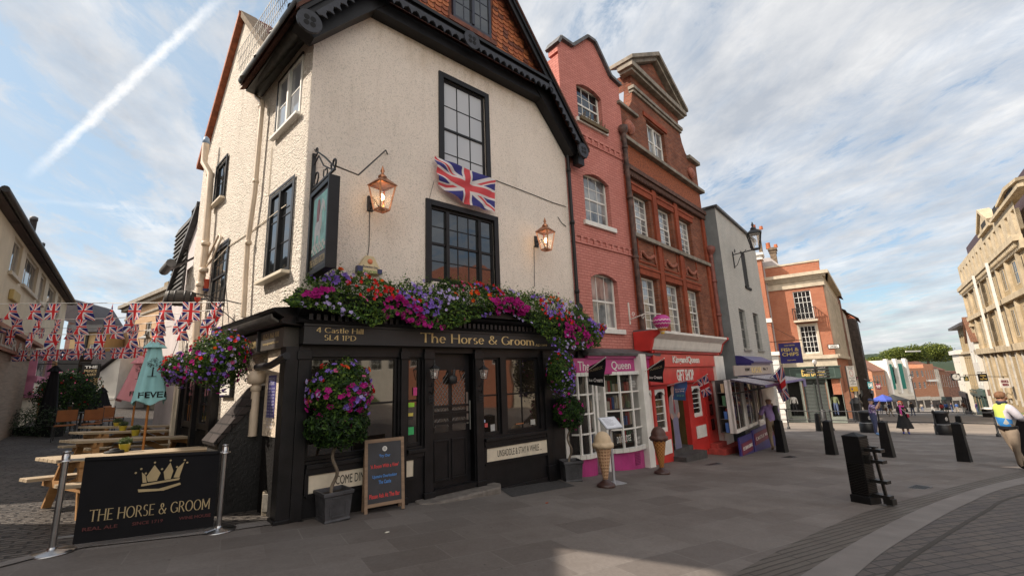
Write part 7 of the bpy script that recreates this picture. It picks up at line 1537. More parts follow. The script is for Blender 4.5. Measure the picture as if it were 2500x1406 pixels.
m=MB();m.grid(lambda u,v:(ua+(ub-ua)*u,-.008-.02*math.cos((v-.5)*math.pi),zT(ua+(ub-ua)*u)-.05+.055*v),10,6);m.build('hem',blk_c,bn,fixn=False)
gd=M('banner_gold',(.40,.31,.17),.6);BQ=lambda px,py:BW.q(px,py,.03)
a_,b_=BQ(217,1262),BQ(513,1225);sl_=(zb_-za)/L_
text(bn,'THE HORSE & GROOM',a_[0],0,b_[0],.125,0,gd,'s',fn=lambda u,z:(u,-.027,zB(u)+.205+z),th=.002)
for s_,f0,f1 in(('REAL ALE',.05,.28),('SINCE 1719',.38,.6),('WINE HOUSE',.72,.97)):text(bn,s_,ua+(ub-ua)*f0,0,ua+(ub-ua)*f1,.035,0,M('dim_red_print',(.09,.02,.02),.7),'B',fn=lambda u,z:(u,-.026,zB(u)+.12+z),th=.002)
c0,c1=BQ(330,1165),BQ(450,1155);cw=c1[0]-c0[0];cz=zB(c0[0]+cw/2)+.50
def crown(pts):return[(c0[0]+x*cw,cz+y*cw) for x,y in pts]
m2=MB()
for x,y in((.0,.42),(.1,.5),(.2,.38),(.36,.62),(.52,.44),(.68,.63),(.83,.45),(.98,.6),(1.04,.53)):m2.prism([(c0[0]+x*cw+.011*math.cos(t),cz+y*cw+.011*math.sin(t)) for t in np.linspace(0,5.5,8)],-.028,-.024)
crown_m=MB()
for pl_ in([(.08,.02),(.5,-.03),(.93,.05),(.95,.0),(.6,-.09),(.1,-.05)],[(.14,.08),(.9,.12),(.92,.17),(.14,.13)],[(.16,.16),(.12,.42),(.2,.33),(.24,.16)],[(.26,.17),(.22,.3),(.36,.56),(.5,.35),(.44,.17)],[(.6,.17),(.56,.36),(.68,.58),(.76,.36),(.72,.17)],[(.78,.2),(.84,.42),(.98,.56),(.9,.18)]):crown_m.prism(crown(pl_),-.028,-.024)
crown_m.build('crown_emblem',gd,bn);m2.build('crown_pearls',gd,bn)
pine,pined=wood('pale_pine',(.30,.23,.15),(.44,.35,.24),5),wood('orange_pine',(.26,.13,.045),(.36,.19,.07),5)
def picnic(L,label):
 r=empty('picnic_table',(0,0,0),0,label,'picnic table','picnic tables along the pub wall');H=.74
 m=MB();
 for k in range(5):y=-.36+k*.15;m.box(-L/2,L/2,y,y+.135,H-.045,H)
 m.build('tabletop',pine,r,bev=.004)
 for s in(-1,1):
  m=MB()
  for k in range(2):y=s*.62-.145+k*.15;m.box(-L/2,L/2,y,y+.135,.40,.445)
  m.build('bench_seat',pine,r,bev=.004)
 for x in(-L/2+.28,L/2-.28):
  m=MB();m.box(x-.025,x+.025,-.76,.76,.31,.40);m.box(x-.025,x+.025,-.36,.38,H-.13,H-.045)
  for s in(-1,1):m.bar((x+.03,s*.28,H-.05),(x+.03,s*.62,-.06),.045,.1,(1,0,0))
  m.build('leg_frame',pined,r)
 m=MB();m.bar((-L/2+.3,0,.36),(-.1,0,H-.06),.045,.09);m.bar((L/2-.3,0,.36),(.1,0,H-.06),.045,.09);m.build('brace',pined,r)
 return r
tl=[((125,1128),(523,1097),'nearest pine picnic table, behind the black barrier'),((175,1082),(498,1068),'second pine picnic table, pierced by the turquoise parasol pole'),((195,1060),(457,1047),'third pine picnic table, half hidden by the second'),((215,1046),(440,1036),'farthest pine picnic table beneath the pink parasol')]
TB=[];t0=picnic(2.15,tl[0][2]);hd0=math.radians(28)
for i,(a_,b_,lab) in enumerate(tl):
 p_=g3p(*a_,.74);e=Vector((math.sin(hd0),math.cos(hd0),0));nn=Vector((-e.y,e.x,0));c=p_+e*1.075+nn*.38
 o=t0 if i==0 else copy_tree(t0);o['label']=lab;zc_=gz(c.x,c.y);o.location=(c.x,c.y,zc_+.01);s_=(gz(c.x+e.x,c.y+e.y)-gz(c.x-e.x,c.y-e.y))/2;o.rotation_euler=(0,-math.atan(s_),math.pi/2-hd0);TB.append((c,e,nn,zc_+.75))
def on_table(i,s,t):c,e,nn,z=TB[i];p_=c+e*s+nn*t;return(p_.x,p_.y,z+(gz(c.x+e.x,c.y+e.y)-gz(c.x-e.x,c.y-e.y))/2*s)
yellow=M('mustard_glaze',(.42,.32,.03),.35,.15,5)
def table_px(i,px,py):d=Vector(ray(px,py));z=TB[i][3];p_=d*(z/d.z);return(p_.x,p_.y,z+.003)
pot0=None
for i,px,py,lab in((0,303,1103,'mustard yellow pot of clipped green on the nearest picnic table'),(1,330,1064,'mustard yellow pot of green beside the turquoise parasol pole'),(2,299,1053,'mustard pot, middle one of the three standing close together'),(3,285,1044,'small mustard pot, farthest left of the group on the back table')):
 o=empty('plant_pot',table_px(i,px,py),.3*i,lab,'plant pot','yellow pots on the picnic tables')
 if pot0 is None:
  m=MB();m.lathe([(.055,0),(.075,.11),(.08,.125),(.072,.125),(.068,.11)],18);a=m.build('pot',yellow,o);P_,d=blob(900,(0,0,.165),(.095,.095,.06),.3);b=leaves('foliage',P_,.026,[leafy('succulent',(.14,.17,.09)),g1],o,nrm=np.array([[0,0,1.0]]),ratio=.35);pot0=(a,b)
 else:
  for x in pot0:c=x.copy();C.objects.link(c);c.parent=o
o=empty('ashtray',table_px(0,278,1108),0,'round black lidded ashtray on the nearest picnic table','ashtray');m=MB();m.lathe([(.11,0),(.125,.02),(.12,.045),(.07,.055)],20);m.build('bowl',blackm,o);m=MB();m.lathe([(.068,.056),(.06,.075),(.02,.085),(.001,.086)],16);m.build('lid',blackm,o)
def parasol(base,ztop,zb,r0,r1,cl,polem,label,txt=None,tcol=None,grp='closed parasols',seed=0.0,face=0.0,deep=.16):
 r=empty('parasol',tuple(base),face,label,'parasol',grp);z0=base[2];m=MB();m.tube([(0,0,0),(0,0,ztop-z0)],.022,10);m.build('pole',polem,r);m=MB();m.lathe([(.2,0),(.2,.06),(.04,.08),(.035,.25)],14);m.build('base',iron,r)
 H=ztop-zb;f=lambda t,a:(r0+(r1-r0)*t**.85)*(1+deep*math.sin(4*a+seed+t)+deep*.4*math.sin(9*a+seed*2))
 def cf(u,v):a=u*2*math.pi;t=1-v;R_=f(t,a);return(R_*math.cos(a),R_*math.sin(a),zb-z0+H*v+.05*math.sin(4*a+seed+1)*t*t)
 m=MB();m.grid(cf,48,14);c=m.build('canopy',cl,r,fixn=False);m=MB();m.grid(lambda u,v:((.03+.15*(1-v))*(1+.15*math.sin(8*u*6.283))*math.cos(u*6.283),(.03+.15*(1-v))*(1+.15*math.sin(8*u*6.283))*math.sin(u*6.283),ztop-z0-.16+.2*v),32,3);m.build('cap',cl,c,fixn=False)
 m=MB();m.lathe([(.03,0),(.035,.04),(.02,.06),(.025,.09),(.002,.12)],10,(0,0,ztop-z0+.03));m.build('finial',pined,r)
 if txt:
  ang=math.atan2(-base[1],-base[0])-face
  def bend(x,z):
   t=1-(z-(zb-z0))/H;a=ang+x/max(.12,(r0+(r1-r0)*t));R_=f(min(1,max(0,t)),a)+.012;return(R_*math.cos(a),R_*math.sin(a),z)
  zb0=zb-z0;text(c,txt,-.15,zb0+.09,.72,zb0+.205,0,tcol,'B',fn=bend,th=.002);m=MB();rr=random.Random(3);m.quad(*[bend(x,z) for x,z in((-.01,zb0+.5),(.015,zb0+.5),(.012,zb0+.68),(-.005,zb0+.68))]);m.quad(*[bend(x,z) for x,z in((-.06,zb0+.495),(.07,zb0+.495),(.07,zb0+.505),(-.06,zb0+.505))])
  for _ in range(70):
   a=rr.uniform(0,6.28);q_=rr.random()**.5;x,z=.10*q_*math.cos(a)+.02,zb0+.76+.10*q_*math.sin(a);t=rr.uniform(0,3);dx_,dz_=.014*math.cos(t),.014*math.sin(t);m.quad(*[bend(x+p_,z+q2) for p_,q2 in((-dx_,-dz_),(dz_*.3,-dx_*.3),(dx_,dz_),(-dz_*.3,dx_*.3))])
  m.build('tree_emblem',tcol,c,fixn=False)
 return r
def zat(x,y,px,py):d=Vector(ray(px,py));return d.z*math.hypot(x,y)/math.hypot(d.x,d.y)
orp=wood('orange_pole',(.42,.15,.03),(.50,.20,.05),5)
c=on_table(1,-.05,.0);c=Vector(table_px(1,352,1072));parasol((c.x,c.y,gz(c.x,c.y)),zat(c.x,c.y,382,830),zat(c.x,c.y,365,982),.06,.27,M('turquoise_canvas',(.30,.60,.64),.85,.06,3),orp,'tall turquoise closed parasol with tree emblem over the picnic tables','FEVER-TREE',blackm,seed=.6)
c=Vector(table_px(3,322,1040));parasol((c.x,c.y,gz(c.x,c.y)),zat(c.x,c.y,332,872),zat(c.x,c.y,320,975),.06,.36,M('pink_canvas',(.62,.27,.31),.85,.06,3),orp,'pink closed parasol with tree emblem, left of the turquoise one','FEVER-TREE',blackm,seed=2.2)
for px,pyb,pyt,wpx,lab in((205,1010,935,22,'black closed parasol among the cafe chairs, the taller left one'),(238,1012,948,18,'black closed parasol right of its taller neighbour'),(108,1050,895,16,'narrow black closed parasol by the left-hand shrub')):
 p_=g3p(px,1062 if px<120 else 1035);d_=p_.y;parasol(tuple(p_),zat(p_.x,p_.y,px,pyt),zat(p_.x,p_.y,px,pyb),.08,wpx*d_/1080*1.25,blk_c,iron,lab,seed=px,grp='black parasols',deep=.1)
rust=M('rust_canvas',(.30,.11,.035),.7,.12,5)
def chair():
 r=empty('cafe_chair',(0,0,0),0,'chair','chair','cafe chairs in the alley');m=MB();m.box(-.22,.22,-.2,.22,.44,.47);m.build('seat',rust,r);m=MB();m.box(-.22,.22,.22,.24,.55,.88);m.build('backrest',rust,r)
 for x in(-.22,.22):
  for y,z1 in((-.2,.46),(.22,.92)):m=MB();m.bar((x,y,0),(x,y+(.02 if z1>.5 else 0),z1),.025);m.build('leg',iron,r)
 return r
ch=chair()
for i,(px,py,rz_,lab) in enumerate([(152,1078,.5,'rust-orange cafe chair, leftmost of those facing the tables'),(218,1072,.45,'rust-orange cafe chair left of the pink parasol'),(250,1062,.5,'rust-orange cafe chair behind the picnic pots'),(185,1060,2.4,'rust-orange cafe chair turned away beneath the black parasols'),(272,1052,1.6,'small rust cafe chair seen end-on near the pale cottage')]):
 o=ch if i==0 else copy_tree(ch);o['label']=lab;p_=g3p(px,py);o.location=tuple(p_);o.rotation_euler=(0,0,rz_+.2)
p_=g3p(190,1066);r=empty('cafe_table',tuple(p_),.6,'small dark round cafe table between the rust chairs','table');m=MB();m.lathe([(.35,.72),(.35,.75)],20);m.build('tabletop',iron,r);m=MB();m.tube([(0,0,0),(0,0,.72)],.03);m.lathe([(.22,0),(.2,.03)],12);m.build('pedestal',iron,r)
# IN FRONT OF THE SHOPS
A_,B_=g3p(885,1252),g3p(983,1240);hd=math.atan2(B_.x-A_.x,B_.y-A_.y);w=(B_.xy-A_.xy).length;AW=Wall(A_.x,A_.y,math.degrees(hd));ht_=1.0
r=empty('chalkboard',((A_.x+B_.x)/2,(A_.y+B_.y)/2,(A_.z+B_.z)/2),AW.rz,'wooden A-frame chalkboard with blue and red lettering beside the potted tree','chalkboard')
abw=wood('aboard_wood',(.20,.13,.085),(.30,.20,.13),6);th_=math.radians(4.5)
for sd,nm in((1,'front_leaf'),(-1,'rear_leaf')):
 m=MB();h=ht_;fr_=.045;m.box(-w/2,-w/2+fr_,0,.025,0,h);m.box(w/2-fr_,w/2,0,.025,0,h);m.box(-w/2+fr_,w/2-fr_,0,.025,h-fr_,h);m.box(-w/2+fr_,w/2-fr_,0,.025,.09,.09+fr_);fo=m.build(nm,abw,r,(0,-.1 if sd>0 else .06,0));fo.rotation_euler=(-th_*sd,0,0)
 m=MB();m.box(-w/2+fr_,w/2-fr_,.006,.02,.13,h-fr_);bd_=m.build('slate',M('chalk_slate',(.035,.035,.042),.5,.25,3),fo)
 if sd>0:
  bl_,rd_=M('chalk_blue',(.08,.25,.62),.7),M('chalk_red',(.60,.05,.05),.7)
  for s_,wd_,z0_,z1_,mt in(('Try Our',.34,.735,.785,bl_),("'A Room With a View'",.86,.60,.655,rd_),('Upstairs Overlooking',.74,.455,.51,bl_),('The Castle',.38,.385,.435,bl_),('Please Ask At The Bar',.92,.20,.26,rd_)):ww=(w-.1)*wd_/2;text(bd_,s_,-ww,z0_,ww,z1_,.005,mt,'B',th=.002)
  m=MB();m.prism([(.035*math.cos(a),.86+.035*math.sin(a)) for a in np.linspace(0,6,20)],.003,.0055);em=m.build('round_emblem',wh_t,bd_);m=MB();[m.box(-.022+abs(k)*.004,.022-abs(k)*.004,.001,.0028,.858+k*.014,.863+k*.014) for k in(-1,0,1)];m.build('emblem_mark',blackm,em)
def waffle(c1,c2,n):
 m_,b,q_=principled('waffle');x,y,z=q_.xyz(q_.n('ShaderNodeTexCoord').outputs['Object'])[:3];a_=q_.m('MULTIPLY',q_.m('ARCTAN2',y,x),n/6.2832);zz=q_.m('MULTIPLY',z,13);k=0 if n>12 else 1
 f1=q_.m('ABSOLUTE',q_.m('SUBTRACT',q_.m('FRACT',q_.m('ADD',a_,zz) if k else a_),.5));f2=q_.m('ABSOLUTE',q_.m('SUBTRACT',q_.m('FRACT',q_.m('SUBTRACT',a_,zz) if k else q_.m('MULTIPLY',zz,1.3)),.5));h=q_.m('MAXIMUM',f1,f2);q_.l(q_.ramp(h,[(.34,c1),(.46,c2)]),b.inputs['Base Color']);b.inputs['Roughness'].default_value=.5;bump(q_,b,h,.8,.03);return m_
for px,py,ht,wf,sc_,lab,o2 in((1480,1188,1.06,waffle((.36,.20,.11),(.62,.40,.24),14),M('vanilla_scoop',(.58,.44,.29),.7,.12,8,.3,40),'giant vanilla ice cream cone model beside the menu stand',0),(1617,1156,1.08,waffle((.25,.09,.02),(.52,.24,.06),10),M('chocolate_scoop',(.075,.03,.022),.5,.2,8,.3,40),'giant chocolate ice cream cone model before the red gift shop',1)):
 p_=g3p(px,py);r=empty('ice_cream_cone',tuple(p_),0,lab,'cone model','giant ice cream cones');k=ht/1.06
 m=MB();m.lathe([(.165,0),(.175,.03),(.16,.055),(.13,.07),(.07,.11),(.045,.14)],24);m.build('base',M('cone_base_brown',(.05,.022,.018),.4,.2,5),r)
 m=MB();m.lathe([(.045+.105*t,.13+.57*k*t) for t in np.linspace(0,1,12)],28);m.build('waffle_cone',wf,r)
 m=MB();zt_=.70*k;m.lathe([(.14,zt_-.02),(.19,zt_),(.205,zt_+.035),(.19,zt_+.075),(.165,zt_+.09)]+[(.165*math.cos(t),zt_+.09+.2*math.sin(t)) for t in np.linspace(.15,1.52,8)],28)
 m.v=[(x*(1+.05*math.sin(z*60+7*math.atan2(y,x))*(z<zt_+.09)),y*(1+.05*math.sin(z*60+7*math.atan2(y,x))*(z<zt_+.09)),z+.012*math.sin(9*math.atan2(y,x))*(z<zt_+.09)) for x,y,z in m.v];m.build('scoop',sc_,r)
p_=g3p(1500,1180);r=empty('menu_stand',tuple(p_),.5,'pale metal menu stand with tilted board by the vanilla cone','menu stand');gm=M('pale_grey_metal',(.42,.43,.46),.35,.05,5,metal=.3)
m=MB();m.box(-.19,.19,-.15,.15,0,.012);m.build('base',gm,r);m=MB();m.box(-.025,.025,-.012,.012,.012,1.02);m.build('post',gm,r);m=MB();Rt=Matrix.Translation((-.02,0,1.12))@Matrix.Rotation(math.radians(-42),4,'X');
Rt=Matrix.Translation((0,-.03,1.13))@Matrix.Rotation(math.radians(38),4,'X');m.box(-.21,.21,-.16,.16,-.01,.01,Rt);bd_=m.build('board',gm,r);m=MB();m.box(-.19,.19,-.14,.14,.0105,.014,Rt)
sh_=m.build('sheet',M('paper_white',(.66,.68,.74),.5),bd_);m=MB();[m.box(-.15,.02+.1*((k*7)%3)/3,.1-k*.03,.108-k*.03,.0145,.016,Rt) for k in range(7)];m.build('print',M('print_grey',(.2,.2,.24)),sh_)
q_=RD.q(1655,1080,.17);gz0=gz(*RD.at(q_[0])[:2])+.26;r=RD.root('cardboard_figure','cardboard cut-out of a man in grey suit and dark red tie in the shop doorway','cut-out figure',None,q_[0],gz0,.17)
def flat(nm,poly,col,y,par,rr_=.5):m=MB();m.prism(poly,y-.004,y);return m.build(nm,M(nm+'_print',col,rr_),par)
bdy=flat('suit',[(-.2,0),(.24,0),(.22,.2),(.17,.5),(.19,.8),(.30,.95),(.31,1.1),(.27,1.42),(.12,1.5),(-.12,1.5),(-.27,1.42),(-.33,1.1),(-.3,.9),(-.18,.8),(-.17,.4)],(.24,.21,.22),0,r)
flat('trousers',[(-.17,.02),(.2,.02),(.17,.5),(.16,.86),(-.15,.86),(-.14,.4)],(.17,.16,.26),-.005,bdy);flat('shirt',[(-.1,1.5),(.1,1.5),(.02,1.0),(-.02,1.0)],(.5,.46,.4),-.005,bdy);flat('tie',[(-.025,1.48),(.025,1.48),(.05,1.05),(.0,.95),(-.05,1.05)],(.25,.02,.05),-.009,bdy)
for sx in(-1,1):flat('hand',[(sx*.30,.98),(sx*.22,1.0),(sx*.12,.92),(sx*.13,.86),(sx*.17,.84),(sx*.2,.82),(sx*.24,.83),(sx*.29,.88)],(.42,.24,.2),-.01,bdy)
flat('head',[(-.1,1.5),(-.115,1.66),(-.07,1.77),(.07,1.77),(.115,1.66),(.1,1.5)],(.40,.25,.2),-.005,bdy);flat('hair',[(-.12,1.66),(-.1,1.78),(0,1.82),(.1,1.78),(.12,1.66),(.06,1.74),(-.06,1.74)],(.04,.03,.025),-.012,bdy)
# BOLLARDS, RAILINGS, BINS
def bollard(px,py,h,w0,w1,label,rz_=-.95,ribs=False):
 p_=g3p(px,py);r=empty('bollard',tuple(p_),rz_,label,'bollard','black tapered bollards');m=MB();s2=math.sqrt(2)/2
 m.lathe([(w0*s2*2**.5*.707*1.0,0),(w1*.707,h*.93),(w1*.72,h*.935),(w1*.70,h*.95),(.005,h)],4,sq=True,rot=math.pi/4);m.build('shaft',M('bollard_black',(.007,.007,.008),.55,.4,6,.3,30,spec=.3),r,bev=.006)
 return r
for px,py,h,lab in((1911,1103,1.02,'black tapered bollard beside the man in the purple shirt'),(2032,1109,1.02,'black tapered bollard second from the left of the row'),(2171,1115,1.02,'black tapered bollard in front of the man in the checked shirt'),(2356,1126,1.02,'black tapered bollard nearest the right edge, before the oval bin'),(2001,1052,1.0,'small distant black bollard in front of the signpost'),(2349,1062,.95,'short black bollard just right of the oval bin')):bollard(px,py,h,.27,.19,lab)
p_=g3p(2115,1226);r=empty('bollard',tuple(p_),-1.13,'large black ribbed bollard with metal brackets bolted to its side','bollard','black tapered bollards');rbm=M('ribbed_black',(.012,.0115,.011),.45,.3,6)
m=MB();m.lathe([(.20,0),(.20,.11),(.175,.12),(.172,.97),(.176,.985),(.176,1.0),(.004,1.05)],4,sq=True,rot=math.pi/4);m.build('shaft',M('bollard_black',()),r);m=MB();[m.box(.118,.134,-.12,.12,z,z+.013) for z in np.arange(.15,.96,.024)];[m.box(-.12,.12,-.134,-.118,z,z+.008) for z in np.arange(.15,.6,.024)];m.build('ribs',rbm,r);m=MB();[m.box(.1,.36,-.05,.07,z,z+.045) for z in(.12,.33,.62,.78)];m.bar((.30,.0,.03),(.24,.0,.84),.035);m.box(.17,.3,-.03,.03,.84,.86);m.box(.12,.2,-.08,.02,.6,.72);m.box(.26,.38,-.04,.08,.04,.12);m.build('side_brackets',rbm,r)
posts=[(1926,1047),(2034,1051),(2152,1056),(2290,1061),(2439,1066),(2600,1072)];PP=[g3p(*p_) for p_ in posts];r=empty('railing',tuple(PP[0]),0,'black iron two-bar railing along the edge of the square','railing');o0=PP[0]
for p_ in PP:m=MB();q_=p_-o0;m.lathe([(.09,0),(.09,.12),(.045,.16),(.04,.5),(.06,.55),(.04,.6),(.035,1.05),(.055,1.1),(.055,1.16),(.01,1.2)],10,tuple(q_));m.build('post',iron,r)
for h in(.58,1.08):m=MB();m.tube([tuple(p_-o0+Vector((0,0,h))) for p_ in PP],.025,8);m.build('rail',iron,r)
PP=[g3p(1880,1033),g3p(1950,1030),g3p(2030,1031)];r=empty('railing',tuple(PP[0]),0,'short dark guard rail before the white house across the street','railing');m=MB();[m.bar(tuple(p_-PP[0]),tuple(p_-PP[0]+Vector((0,0,1.1))),.06) for p_ in PP];m.build('post',iron,r);m=MB();[m.bar(tuple(PP[i]-PP[0]+Vector((0,0,h))),tuple(PP[i+1]-PP[0]+Vector((0,0,h))),.05 if h>1.05 else .03) for i in range(2) for h in(.3,1.08)];m.build('rail',iron,r)
binm=M('bin_black',(.010,.010,.012),.4,.2,5)
for px,py,lab in((2120,1055,'round-shouldered black litter bin left of the man in the checked shirt'),(2307,1061,'black litter bin with white emblem right of the woman in black')):
 p_=g3p(px,py);r=empty('litter_bin',tuple(p_),.5,lab,'litter bin','black litter bins');r.scale=(.82,.82,1);m=MB();m.lathe([(.40,0),(.42,.05),(.42,.40),(.37,.5),(.37,.53)],22,sx=1.15);m.build('base',binm,r);m=MB();m.lathe([(.34,.53),(.35,.55),(.35,.98),(.37,1.0),(.39,1.06),(.36,1.12),(.2,1.15)],22,sx=1.15);b_=m.build('hood',binm,r)
 m=MB();m.lathe([(.409,.505),(.409,.53)],22,sx=1.15);m.build('silver_band',gm,r);m=MB();a0=-2.1;R_=lambda a,z:(.36*1.15*math.cos(a),.36*math.sin(a),z);m.add([R_(a0+.2*math.cos(t)*(1 if k else .7),.78+.085*math.sin(t)*(1 if k else .7)) for k in(0,1) for t in np.linspace(0,6.283,17)[:-1]],[(i,(i+1)%16,16+(i+1)%16,16+i) for i in range(16)]);m.quad(R_(a0-.03,.82),R_(a0+.03,.84),R_(a0+.05,.73),R_(a0-.04,.74));m.build('emblem',wh_t,b_)
p_=g3p(2098,1026);r=empty('street_pillar',tuple(p_),.5,'dark grey domed street pillar with a white sticker by the sign post','pillar');m=MB();m.lathe([(.48,0),(.46,.1),(.44,1.45),(.5,1.5),(.5,1.6),(.3,1.95),(.02,2.1)],8,rot=.4);b_=m.build('body',M('pillar_grey',(.05,.05,.052),.45,.2,4),r);m=MB();m.box(-.1,.1,-.47,-.45,.95,1.2);m.build('sticker',wh_t,b_)
p_=g3p(2014,1034);r=empty('fingerpost',tuple(p_),.3,'black fingerpost with white disc on top in front of the green shop','signpost');H_=zat(p_.x,p_.y,1984,890)-p_.z;m=MB();m.tube([(0,0,0),(0,0,H_)],.06,10);m.lathe([(.2,0),(.18,1.0),(.08,1.1)],12);m.build('post',iron,r);m=MB();m.lathe([(.001,0),(.2,0),(.2,.06),(.001,.06)],20);d_=m.build('disc',wh_t,r);d_.rotation_euler=(math.pi/2,0,0);d_.location=(0,0,H_+.2)
k=0
for s,n_,L2 in((-1,2,1.25),(1,4,1.3)):
 for i in range(n_):z=H_-.35-i*.23-(0 if s>0 else .1);m=MB();m.prism([(s*.06,z),(s*L2,z),(s*(L2+.12),z+.09),(s*L2,z+.18),(s*.06,z+.18)],-.03,.03);f_=m.build('finger',iron,r);text(f_,['Castle','Theatre','Guildhall','River','Stations','Great Park'][k],min(s*.2,s*1.0),z+.05,max(s*.2,s*1.0),z+.13,-.032,wh_t,'B',th=.003);k+=1
p_=g3p(2100,1030);r=empty('zone_sign',tuple(p_),.45,'white Pedestrian Zone sign with red ring above a yellow plate','traffic sign');q_=lambda px,py:zat(p_.x,p_.y,px,py)-p_.z;zt_,zm,zb2=q_(2075,893),q_(2084,943),q_(2088,952);w=.56;m=MB();m.tube([(-w,.06,0),(-w,.06,zt_)],.045,8);m.tube([(w,.06,0),(w,.06,zt_)],.045,8);m.build('post',slate,r);m=MB();m.box(-w,w,-.02,.02,zm,zt_);s_=m.build('plate',wh_t,r)
m=MB();zc_=zt_-.62;m.add([(.27*math.cos(t)*s2,-.024,zc_+.27*math.sin(t)*s2) for s2 in(.86,1) for t in np.linspace(0,6.283,25)[:-1]],[(i,(i+1)%24,24+(i+1)%24,24+i) for i in range(24)]);m.build('red_ring',M('sign_red',(.55,.02,.03)),s_)
for t_,a,b,c_,d_ in(('PEDESTRIAN',-.4,.4,-.12,-.05),('ZONE',-.3,.3,-.3,-.16),('No vehicles',-.4,.4,-1.05,-.95),('Except\npermit holders\nand\nfor loading by',-.42,.42,-1.6,-1.12)):text(s_,t_,a,zt_+c_,b,zt_+d_,-.022,blackm,'B',th=.002)
m=MB();m.box(-w,w,-.02,.02,zb2-.1,zm-.02);y_=m.build('yellow_plate',M('plate_yellow',(.70,.42,.03)),r);m=MB();m.prism([(-.3+.11*math.cos(t),(zb2+zm)/2-.06+.11*math.sin(t)) for t in np.linspace(0,5.9,14)],-.024,-.021);m.build('no_waiting_disc',M('disc_blue',(.05,.04,.3)),y_)
for px,py,hpx,lab in((2068,1022,830,'dark lamp standard with hanging flower baskets at the brick corner'),(2243,1006,925,'black lamp post down the High Street, right of two'),(2222,1000,938,'black lamp post down the High Street, left of two')):
 p_=g3p(px,py);r=empty('street_lamp',tuple(p_),0,lab,'street lamp','lamp standards of the High Street');h=zat(p_.x,p_.y,px-(px-1045)*.00019*(py-hpx),hpx)-p_.z;m=MB();m.lathe([(.18,0),(.16,.9),(.08,1.0),(.065,h)],10);m.bar((-.4,0,h-.3),(.4,0,h-.3),.04);m.build('post',iron,r)
 if px>2100:lantern(r,(0,0,h),.6,iron)
 else:
  m=MB();m.box(-.12,.3,-.15,.15,h*.6,h*.66);m.box(-.3,.3,-.1,.1,h-.2,h);m.build('camera_box',white,r);P_,d=blob(1500,(1.0,0,4.1),(.75,.6,.5),.4);leaves('basket_flowers',P_,.13,[F_pin,g2,g4,F_lil],r,nrm=d,w=[.15,.4,.35,.1]);P_,d=blob(900,(-1.2,0,4.0),(.45,.45,.45),.4);leaves('basket_flowers',P_,.13,[F_pin,g3,g1,leafy('petal_cream',(.6,.5,.3))],r,nrm=d)
def board_sign(W_,px0,px1,py0,py1,off,name,label,col,txt,tm):p0,p1=W_.q(px0,py0,off),W_.q(px1,py1,off);r=W_.root(name,label,'sign',None,(p0[0]+p1[0])/2,(p0[1]+p1[1])/2,off);w,h=abs(p1[0]-p0[0])/2,abs(p1[1]-p0[1])/2;m=MB();m.box(-w,w,-.05,.05,-h,h);b_=m.build('board',col,r);text(b_,txt,-w*.75,-h*.6,w*.75,h*.6,-.055,tm,'B',th=.01);m=MB();m.bar((-w,0,h+.15),(-w,off,h+.15),.05);m.bar((0,0,h),(0,0,h+.15),.05);m.bar((-w,0,h+.15),(w,0,h+.15),.05);m.build('bracket',iron,r)
SF=Wall(*at_depth(2400,900,46)[:2],110)
board_sign(SF,2386,2413,912,930,0,'tweed_shop_sign','black board reading Tweed & Tartan projecting over the right-hand shops',blackm,'TWEED\n&\nTARTAN',M('sign_yellow',()));board_sign(SF,2352,2366,918,930,-4,'green_shop_sign','small green hanging board next to the street clock',dgreen,'THE\nHARVEY',M('sign_yellow',()));board_sign(SF,2438,2468,923,946,3,'historical_sign','white board reading Historical Windsor above the guard',wh_t,'HISTORICAL\nWINDSOR',M('print_maroon',(.2,.02,.05)))
board_sign(BB,2117,2133,932,948,2.5,'teal_shop_sign','teal hanging sign down the left side of the High Street',M('teal_sign',(.02,.16,.18)),'CAFE',wh_t);board_sign(BB,2137,2152,937,950,2.0,'red_shop_sign','dark red hanging sign beside the teal one',M('dark_red_sign',(.22,.02,.05)),'SHOP',wh_t)
c=at_depth(2333,920,62);r=empty('street_clock',tuple(c),math.radians(-20),'large square white-faced clock hung over the High Street','clock');m=MB();m.box(-.62,.62,-.15,.15,-.62,.62);m.bar((.5,0,0),(2.5,1,0),.12);m.build('case',iron,r);m=MB();m.prism([(.54*math.cos(a),.54*math.sin(a)) for a in np.linspace(0,6.05,24)],-.175,-.151);m.build('face',wh_t,r);m=MB();m.bar((0,-.19,0),(.1,-.19,.42),.05,.01);m.bar((0,-.19,0),(-.28,-.19,-.08),.06,.01);r.scale=(.75,)*3;[m.bar((.46*math.sin(a),-.185,.46*math.cos(a)),(.52*math.sin(a),-.185,.52*math.cos(a)),.04,.01) for a in np.linspace(0,6.283,13)[:-1]];m.build('hands',blackm,r)
for px,py,w,col,lab in((2187,1003,3.4,M('gazebo_dark',(.03,.03,.032),.8),'dark market gazebo down the High Street'),(2163,1003,3.0,M('gazebo_blue',(.05,.08,.36),.7),'blue and white market canopy left of the dark gazebo')):
 p_=g3p(px,py);r=empty('market_gazebo',tuple(p_),.3,lab,'gazebo','market gazebos');m=MB();[m.bar((sx*w/2,sy*w/2,0),(sx*w/2,sy*w/2,2.4),.06) for sx in(-1,1) for sy in(-1,1)];m.build('frame',gm,r);m=MB();B4=[(sx*w*.53,sy*w*.53,2.4) for sx,sy in((-1,-1),(1,-1),(1,1),(-1,1))];m.add(B4+[(x,y,2.1) for x,y,z in B4]+[(0,0,3.5)],[(k,(k+1)%4,8) for k in range(4)]+[(k,(k+1)%4,4+(k+1)%4,4+k) for k in range(4)]);m.build('canopy',col,r,fixn=False)
 m=MB();m.box(-w/2,w/2,w/2-.05,w/2,0,2.2);m.build('back_sheet',col,r)
